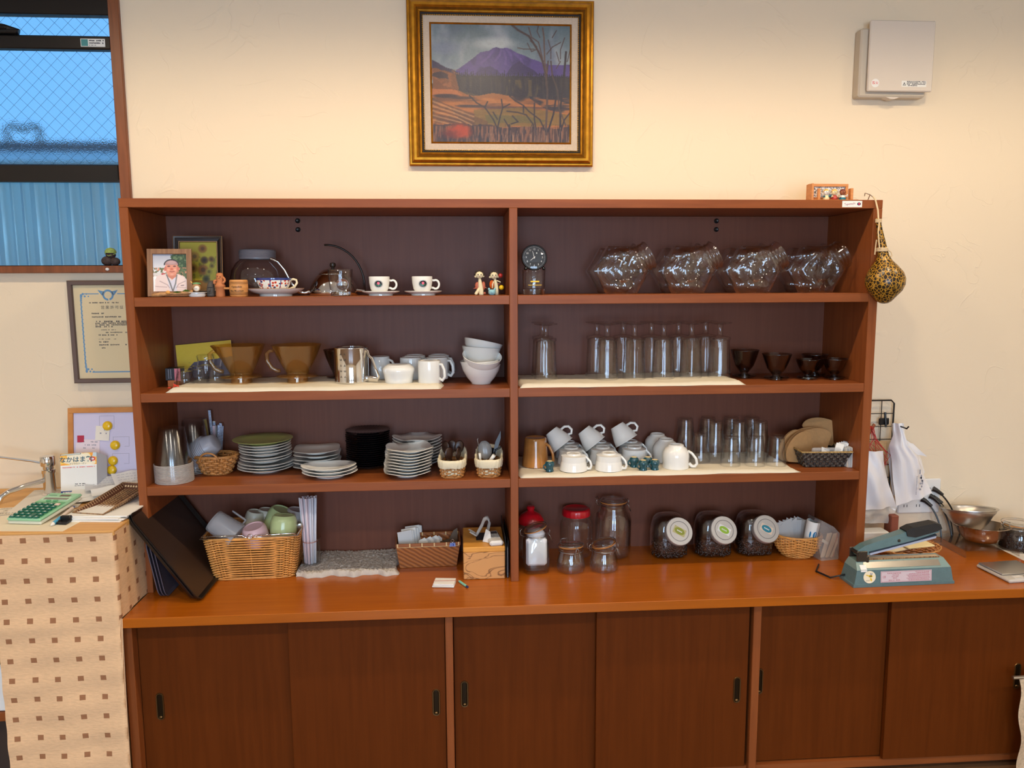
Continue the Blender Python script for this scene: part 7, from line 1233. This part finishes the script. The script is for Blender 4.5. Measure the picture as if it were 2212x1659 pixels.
clipjar('clip_jar', 'largest clip-top jar standing closed behind the small ones', (1.575, -.095, C0), 0, [(0, .003), (.055, .002), (.062, .006), (.066, .022), (.066, .135), (.060, .158), (.050, .172), (.0465, .178), (.0465, .192), (.049, .1935), (.049, .197), (.046, .198), (.0445, .178), (.063, .13), (.062, .02), (0, .012)], .047, .198, 0, lid_h=.017)
sjp = [(0, .006), (.030, .003), (.042, .0), (.049, .006), (.0505, .018), (.047, .038), (.0425, .058), (.040, .066), (.040, .076), (.042, .0775), (.042, .0805), (.039, .081), (.0375, .066), (.044, .038), (.047, .018), (.04, .008), (0, .012)]
clipjar('clip_jar', 'small round clip-top jar with its latch facing the room', (1.400, -.238, C0), -72, sjp, .041, .081, 5, 'small clip-top jars'); clipjar('clip_jar', 'small round clip-top jar with its lid propped up', (1.515, -.240, C0), 8, sjp, .041, .081, 13, 'small clip-top jars')
# coffee bean jars
beanm = M('roasted beans', (44, 26, 18), .35, noise=(150, .5)); alu = M('brushed aluminium lid', (186, 184, 182), .36, .55)
def lean_lathe(t): return t
def beanjar(x, y, label, badge_c, seed):
    t = T('coffee_bean_jar', label, 'jar', (x, y, C0), (0, 0, 0), 'coffee bean jars with tilted steel lids')
    def fn(th, r, z): p = 3.2; c, s_ = math.cos(th), math.sin(th); q = (abs(c)**p+abs(s_)**p)**(-1/p); return (r*q*c, r*q*s_*.92-.0*z, z)
    MB().lathe([(0, .004), (.040, .002), (.052, .0), (.060, .008), (.064, .03), (.064, .085), (.060, .115), (.054, .138), (.044, .150), (.03, .155), (0, .156)], 48, fn=fn).obj('glass_body', smoke if False else glassg, t, smooth=60)
    MB().lathe([(0, .006), (.040, .005), (.052, .004), (.057, .010), (.0605, .03), (.0605, .062), (.056, .070), (.03, .074), (0, .075)], 40, fn=fn).obj('coffee_bed', beanm, t, smooth=60); MB().lathe([(.030, .072), (.056, .072), (.0600, .09), (.054, .125), (.03, .145), (0, .148)], 32, fn=fn).obj('coffee_heap', beanm, t, smooth=60); b_ = MB(); rg = random.Random(seed)
    for k in range(240): th = rg.uniform(PI*1.02, PI*1.98); z = rg.uniform(.01, .062); q = fn(th, .0605, z); b_.ball(.0046, TR(*q)@Euler((rg.uniform(0, 6), rg.uniform(0, 6), rg.uniform(0, 6))).to_matrix().to_4x4(), 6, 4, sq=(1.3, .9, .7))
    o = b_.obj('coffee_beans', beanm, t, smooth=180); o['kind'] = 'stuff'
    Mn = TR(.016, -.045, .098)@R3(62, 0, 0)@R3(0, 0, 0)@R3(0, 8, 0)
    MB().lathe([(.046, -.006), (.046, .018)], 36, Mn).obj('glass_neck', glassg, t, smooth=50); L = MB().lathe([(.049, .010), (.0505, .012), (.0505, .026), (.0485, .029), (.036, .029), (.0352, .0278), (.0345, .0278), (.0338, .029), (0, .029)], 44, Mn).obj('metal_lid', alu, t, smooth=30)
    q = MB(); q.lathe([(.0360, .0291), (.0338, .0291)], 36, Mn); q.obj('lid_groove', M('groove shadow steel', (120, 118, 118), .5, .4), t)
    R_ = Mn@R3(0, 0, -28); q = MB(); q.use(paper if seed == 2 else M('pale sticker %d' % seed, ((196, 186, 130), 0, (226, 204, 180))[seed-1] if seed != 2 else (230, 228, 220), .6)).add([tuple(R_@V(p)) for p in ((-.0235, -.0135, .0293), (.0235, -.0135, .0293), (.0235, .0135, .0293), (-.0235, .0135, .0293))], [(0, 1, 2, 3)]); q.use(M('oval sticker %d' % seed, badge_c, .4)).disc([tuple(R_@V((.0195*math.cos(k), .0120*math.sin(k), .0295))) for k in np.linspace(0, 2*PI, 24)[:-1]]); q.use(paper)
    for k in range(5): q.add([tuple(R_@V((-.010+k*.0042+dx, dy, .0297))) for dx, dy in ((0, -.0022), (.003, -.0022), (.003, .0022-.001*(k % 2)), (0, .0022))], [(0, 1, 2, 3)])
    q.obj('oval_sticker', None, t, smooth=0); return t
beanjar(1.776, -.115, 'coffee bean jar with an olive green oval sticker on its lid', (150, 156, 50), 1); beanjar(1.938, -.115, 'coffee bean jar with a bright green oval sticker on its lid', (150, 190, 50), 2); beanjar(2.093, -.115, 'coffee bean jar with a teal blue oval sticker on its lid', (30, 130, 150), 3)
# round wicker basket of bags
rbk = wbasket('wicker_basket', 'round-bellied honey wicker basket of folded clear bags', (2.243, -.150, CT), -10, (.050, .044, .083, .070, .078), 15, 24, .0026, wicker, .0038, 2.1, 140, flat=.8, bulge=.35, amp=.0038)
clf = FROST('folded clear bag', (214, 214, 214), .5, .2)
for k in range(8): o = MB().prism([(-.03, 0), (.028, 0), (.036, .078+.004*(k % 3)), (.002, .066+.012*(k % 2)), (-.034, .085-.004*(k % 2))], -.0012, .0012).obj('folded_bag', clf, loc=(2.200+k*.011, -.150+.006*k, CT+.045), rot=(-12+k*3, -14+k*4, 20-k*8)); tag(o, 'folded translucent bag, %s from the bean jars in the round basket' % ('first', 'second', 'third', 'fourth', 'fifth', 'sixth', 'seventh', 'last')[k], 'bag', 'folded bags in the round basket')
rl = T('sticker_roll', 'white rolled sheet of blue oval stickers in the round basket', 'roll', (2.276, -.180, CT+.062), (4, 8, 0)); MB().lathe([(0, 0), (.021, 0), (.024, .076), (.0215, .076), (.019, .003)], 28).obj('rolled_sheet', paper, rl, smooth=50); q = MB().use(M('oval sticker blue', (30, 120, 170), .4))
def wrapdisc(cx, cz, rx, rz, R_): return [((R_)*math.sin((cx+rx*math.cos(k))/R_), -(R_)*math.cos((cx+rx*math.cos(k))/R_), cz+rz*math.sin(k)) for k in np.linspace(0, 2*PI, 24)[:-1]]
q.disc(wrapdisc(.003, .030, .0075, .0125, .0232)); q.disc(wrapdisc(-.014, .030, .003, .0115, .0232)); q.use(paper)
for k in range(5): q.disc(wrapdisc(.003, .022+k*.004, .0014, .0014, .0236))
q.obj('blue_ovals', None, rl, smooth=0)
tgx = MB().prism([(0, 0), (.03, -.012), (.034, -.004), (.004, .010)], -.0005, .0005).obj('price_tag', M('cream tag', (230, 212, 180), .6), loc=(2.300, -.222, CT+.072), rot=(0, 8, 20)); tag(tgx, 'cream paper tag hanging over the rim of the round basket', 'tag')
cbg = T('cellophane_bag', 'stiff cellophane bag of wooden sticks leaning on the shelf side', 'bag', (2.318, -.150, C0)); cf = FROST('cellophane film', (206, 196, 186), .38, .08)
MB().prism([(-.028, 0), (.040, 0), (.052, .085), (.016, .122), (-.036, .150), (-.044, .06)], -.07, .0).obj('film', cf, cbg, smooth=0, rot=(0, 0, 10))
for k in range(7): MB().box(-.0035, .0035, -.0015, .0015, 0, .092, .0005).obj('wooden_stick', M('pale stick wood', (222, 186, 142), .6), cbg, loc=(-.006+k*.006, -.05+.004*(k % 3), .004), rot=(0, 14+k, 0))
MB().box(-.002, .002, -.002, .002, .0, .09).obj('orange_stick', M('orange stick', (206, 120, 80), .6), cbg, loc=(.040, -.045, .004), rot=(0, 9, 0)); MB().prism([(-.044, .145), (.02, .116), (.022, .122), (-.04, .154)], -.06, -.01).obj('dark_seal', M('grey seal strip', (90, 80, 80), .4), cbg, smooth=0)
# ================================================================ end of the counter
hs = T('heat_sealer', 'blue-green hand heat sealer with raised arm and stickers', 'heat sealer', (2.467, -.42, C0), (0, 0, 1.5)); hsm = M('blue green enamel', (88, 116, 120), .35, coat=.3, noise=(90, .06)); hst = M('pale blue green enamel', (124, 148, 144), .35, coat=.3)
# body: base flange, sloped walls, sloping front bevel, flat deck
def trap(mb, zs, sec): 
    """stack of rectangles (x0,x1,y0,y1) at heights zs"""
    vs = []
    for z, (x0, x1, y0, y1) in zip(zs, sec): vs += [(x0, y0, z), (x1, y0, z), (x1, y1, z), (x0, y1, z)]
    fs = [(3, 2, 1, 0)]+[(4*k+i, 4*k+(i+1) % 4, 4*k+4+(i+1) % 4, 4*k+4+i) for k in range(len(zs)-1) for i in range(4)]+[tuple(4*(len(zs)-1)+i for i in range(4))]
    return mb.add(vs, fs)
mb = MB(); trap(mb, (0, .009, .010, .055), ((-.176, .172, -.046, .046), (-.176, .172, -.046, .046), (-.172, .169, -.043, .043), (-.163, .161, -.039, .039))); mb.obj('base_body', hsm, hs, smooth=0)
mb = MB(); trap(mb, (.0551, .079), ((-.163, .161, -.039, .039), (-.155, .150, -.014, .030))); mb.obj('bevelled_deck', hst, hs, smooth=0)
MB().prism([(-.126, .0), (.128, 0), (.128, .022), (-.132, .022), (-.135, .012)], -.0006, .0006, TR(0, -.0345, .0600)@R3(-46, 0, 0)).obj('guard_plate', steel, hs, smooth=0); MB().box(-.128, .135, -.010, .008, .0795, .083, .001).obj('sealing_strip', M('beige sealing strip', (214, 186, 150), .6), hs); MB().box(-.131, .137, -.0125, -.0102, .0795, .0835).obj('strip_edge', M('dark strip', (60, 50, 44), .5) if 'dark strip 2' in MATS else MATS['dark strip'], hs, smooth=0)
hg = M('dark hinge steel', (86, 80, 72), .35, .8); mb = MB().box(-.155, -.118, -.020, -.016, .077, .112, .002).box(-.155, -.118, .026, .030, .077, .112, .002); mb.tube([(-.145, -.022, .104), (-.145, .032, .104)], .007, 10).obj('hinge', hg, hs, smooth=40); MB().box(-.122, -.112, -.021, -.012, .072, .095, .002).obj('hinge_tab', hg, hs)
arm = T('arm', None, None, (-.140, .004, .104)); arm.parent = hs; arm.rotation_euler = (0, math.radians(-12.5), 0); del_ = arm
mb = MB(); vs = []
for x, w, z0, z1 in ((-.006, .020, -.012, .010), (.02, .021, -.012, .020), (.175, .022, -.002, .032), (.275, .022, .004, .028)): vs += [(x, -w, z0), (x, w, z0), (x, w*.75, z1), (x, -w*.75, z1)]
mb.add(vs, [(0, 3, 2, 1)]+[(4*k+i, 4*k+4+i, 4*k+4+(i+1) % 4, 4*k+(i+1) % 4) for k in range(3) for i in range(4)]+[(12, 13, 14, 15)])
ao = mb.obj('press_arm', hsm, hs, smooth=0); Ma = TR(-.140, .004, .104)@R3(0, -12.5, 0); bpy.data.objects.remove(arm)
ao.data.transform(Ma)
MB().box(.03, .262, -.0215, -.012, -.014, -.006, .001, M=Ma).obj('jaw_rail', M('pale blue jaw', (190, 200, 224), .3, .3), hs); MB().box(.028, .264, -.022, -.01, -.006, -.001, 0, M=Ma).obj('jaw_rubber', M('navy rubber', (34, 50, 66), .5), hs, smooth=0); MB().box(.013, .03, -.019, -.008, -.015, -.004, .001, M=Ma).obj('jaw_end', clay, hs)
gb = MB(); vs = []
for x, w, z0, z1 in ((.165, .024, .018, .036), (.19, .025, .008, .041), (.268, .025, .010, .036), (.285, .024, .014, .028)): vs += [tuple(Ma@V(p)) for p in ((x, -w, z0), (x, w, z0), (x, w*.8, z1), (x, -w*.8, z1))]
gb.add(vs, [(0, 3, 2, 1)]+[(4*k+i, 4*k+4+i, 4*k+4+(i+1) % 4, 4*k+(i+1) % 4) for k in range(3) for i in range(4)]+[(12, 13, 14, 15)]); gb.obj('black_grip', blackm, hs, smooth=0)
MB().lathe([(.005, 0), (.004, .002), (0, .0025)], 14, Ma@TR(.135, -.0205, .010)@R3(90, 0, 0)).obj('pivot_screw', hg, hs); MB().lathe([(.018, 0), (.018, .012), (.012, .016), (0, .016)], 20, TR(.165, .0, .03)@R3(0, 90, 0)).obj('timer_knob', black, hs)
Ms = TR(0, -.0424, .030)@R3(-5, 0, 0)      # plane of the front wall
m1 = MB().use(M('ivory sticker', (236, 224, 194), .5)).disc([tuple(Ms@V((-.121+.021*math.cos(k), -.0006, .003+.0205*math.sin(k)))) for k in np.linspace(0, 2*PI, 28)[:-1]])
def edisc(cx, cz, rx, rz, rot, off=-.0009): c, s_ = math.cos(rot), math.sin(rot); return [tuple(Ms@V((-.121+cx+rx*math.cos(k)*c-rz*math.sin(k)*s_, off, .003+cz+rx*math.cos(k)*s_+rz*math.sin(k)*c))) for k in np.linspace(0, 2*PI, 14)[:-1]]
yb = M('bee yellow', (226, 190, 50), .5); m1.use(yb).disc(edisc(.003, .003, .008, .004, -.1)).disc(edisc(-.008, .006, .005, .0018, -.2)).disc(edisc(.005, -.008, .003, .006, .3)).use(black).disc(edisc(.001, .003, .0013, .0035, -.2, -.0011)).disc(edisc(.0055, .003, .0013, .0035, -.2, -.0011)).use(MATS['pale ink']).disc(edisc(.004, .010, .0018, .004, .2)).disc(edisc(.008, .010, .0014, .004, -.2)); m1.obj('bee_sticker', None, hs, smooth=0)
text('lettering', 'HONEY', .0042, M('olive ink', (90, 80, 50), .6), hs, Ms@TR(-.127, -.001, -.0085)@FRONT)
pl = MB().use(M('pale pink plate', (206, 190, 196), .45)).add([tuple(Ms@V(p)) for p in ((-.083, -.0006, -.017), (.093, -.0006, -.017), (.093, -.0006, .020), (-.083, -.0006, .020))], [(0, 1, 2, 3)]); mr = M('maroon print', (176, 84, 96), .6); pl.use(mr)
for x0, x1, z0, z1 in ((-.081, .091, .0175, .0183), (-.081, .091, -.0153, -.0145), (-.081, -.0802, -.015, .018), (.0902, .091, -.015, .018)): pl.add([tuple(Ms@V(p)) for p in ((x0, -.0009, z0), (x1, -.0009, z0), (x1, -.0009, z1), (x0, -.0009, z1))], [(0, 1, 2, 3)])
for k in range(9):
    x = .006+.004*(k % 3)+(.0 if k > 1 else .03)
    while x < .084: w = random.uniform(.002, .006); z = .015-k*.0034; pl.add([tuple(Ms@V(p)) for p in ((x, -.0009, z-.0007), (x+w, -.0009, z-.0007), (x+w, -.0009, z+.0007), (x, -.0009, z+.0007))], [(0, 1, 2, 3)]); x += w+.0012
pl.obj('data_plate', None, hs, smooth=0)
for s_, sz, x, z in (('PLASTIC FILM SEALER', .0056, -.037, .0125), ('CE', .0095, -.071, .001), ('TYPE: PFS-200', .0044, -.032, .0065), ('WATT: 300W', .0044, -.034, .0015), ('(IMPULSE)', .0038, -.034, -.0035), ('SERIAL NO.   MODEL', .0048, -.036, -.0105)): text('lettering', s_, sz, mr, hs, Ms@TR(x, -.001, z)@FRONT, sx=.9, bold=.008)
MB().box(-.150, -.129, -.0405, -.0395, .050, .056).prism([(-.011, 0), (.010, 0), (.011, .017), (-.010, .018)], -.0008, .0, TR(-.139, -.0388, .0565)@R3(-46, 0, 0)).obj('small_label', paper, hs, smooth=0)
MB().tube([(-.17, .02, .02), (-.21, .04, .0035), (-.23, .10, .0035), (-.19, .16, .0035)], .003, 6).obj('power_cord', black, hs, smooth=180)
# bowls on an acrylic stand
acr = T('acrylic_stand', 'low clear acrylic stand under the steel bowls', 'stand', (2.935, -.135, CT)); MB().box(-.105, .10, -.10, .10, .024, .027).box(-.105, -.102, -.10, .10, .0005, .024).box(.097, .10, -.10, .10, .0005, .024).obj('stand_sheet', clearp, acr, smooth=0)
def bowl(name, label, loc, prof, mat, rx=0, sz=1): return tag(MB().lathe([(r, z*sz) for r, z in prof], 48).obj(name, mat, loc=loc, rot=(rx, 0, 0), smooth=50), label, 'bowl')
bowl('steel_bowl', 'shiny steel bowl standing on the acrylic stand', (2.958, -.135, CT+.0275), [(0, .001), (.052, .001), (.06, .004), (.078, .024), (.091, .05), (.0985, .0535), (.0985, .055), (.089, .0525), (.076, .026), (.057, .006), (0, .003)], M('polished bowl steel', (214, 200, 186), .12, 1), -3, 1.15); bowl('brushed_bowl', 'matt steel bowl stacked in the shiny bowl', (2.920, -.120, CT+.070), [(0, .001), (.040, .001), (.046, .004), (.062, .018), (.076, .036), (.088, .046), (.089, .052), (.0965, .0545), (.0965, .0565), (.086, .055), (.084, .048), (.07, .036), (.044, .007), (0, .004)], M('satin steel', (196, 192, 186), .34, 1), -9, 1.35)
bj = clipjar('clip_jar', 'clip-top jar of dark coffee beans beside the steel bowls', (3.075, -.165, C0), 20, [(0, .004), (.04, .002), (.052, 0), (.06, .006), (.062, .02), (.062, .066), (.056, .078), (.052, .082), (.052, .09), (.054, .092), (.052, .094)], .053, .095, 0)
MB().lathe([(0, .006), (.05, .005), (.0585, .012), (.0585, .066), (.05, .074), (0, .076)], 36).obj('coffee_bed', beanm, bj, smooth=50); b_ = MB(); rg = random.Random(12)
for k in range(150): th = rg.uniform(PI, 2*PI); b_.ball(.0048, TR(.0588*math.cos(th), .0588*math.sin(th), rg.uniform(.01, .07))@Euler((rg.uniform(0, 6), rg.uniform(0, 6), 0)).to_matrix().to_4x4(), 6, 4, sq=(1.3, .9, .7))
o = b_.obj('coffee_beans', beanm, bj, smooth=180); o['kind'] = 'stuff'
sc2 = T('kitchen_scale', 'flat steel-topped kitchen scale near the counter end', 'scale', (2.885, -.395, C0), (0, 0, 4)); MB().box(-.072, .085, -.078, .075, .0, .012, .004).obj('scale_case', M('silver plastic', (190, 184, 176), .4), sc2); MB().box(-.068, .081, -.040, .073, .0125, .018, .003).obj('steel_platform', steel, sc2); MB().box(.0, .05, -.072, -.048, .012, .0126).obj('display', M('scale lcd', (110, 108, 100), .2), sc2); MB().box(-.045, -.012, -.070, -.050, .012, .0125, .002).obj('buttons', M('pale button', (206, 200, 194), .5), sc2)
wt_ = T('wicker_tray', 'oval wicker tray of small packets behind the heat sealer', 'tray', (2.60, -.235, CT)); mb = MB()
for k in range(7):
    s_ = .55+.075*k; mb.tube([(.125*s_*math.cos(t), .085*s_*math.sin(t), .012+.0065*k+.0016*math.sin(t*18+(PI if k % 2 else 0))) for t in np.linspace(0, 2*PI, 73)[:-1]], .0032, 5, closed=True)
for k in range(22): t = 2*PI*k/22; mb.tube([(.068*math.cos(t), .046*math.sin(t), .008), (.128*math.cos(t), .087*math.sin(t), .055)], .0022, 4)
o = mb.obj('woven_wall', wickerd, wt_, smooth=180); o['kind'] = 'stuff'; MB().lathe([(0, .006), (1, .006)], 32, Matrix.Diagonal((.07, .048, 1, 1))).obj('bottom', wickerd, wt_)
for k, (x, y, rz, m_) in enumerate(((-.05, -.02, 12, cream), (0, .01, -8, paper), (.03, -.025, 4, M('pale yellow packet', (232, 214, 160), .5)), (-.02, .03, 20, paperg))): o = MB().box(-.05, .05, -.028, .028, 0, .006, .002).obj('packet', m_, loc=(2.60+x, -.235+y, CT+.048+k*.0065), rot=(0, -3, rz)); tag(o, ('cream packet lowest in the wicker tray', 'white packet second in the wicker tray', 'pale yellow packet near the front of the wicker tray', 'greyish packet on top in the wicker tray')[k], 'packet', 'packets in the wicker tray')
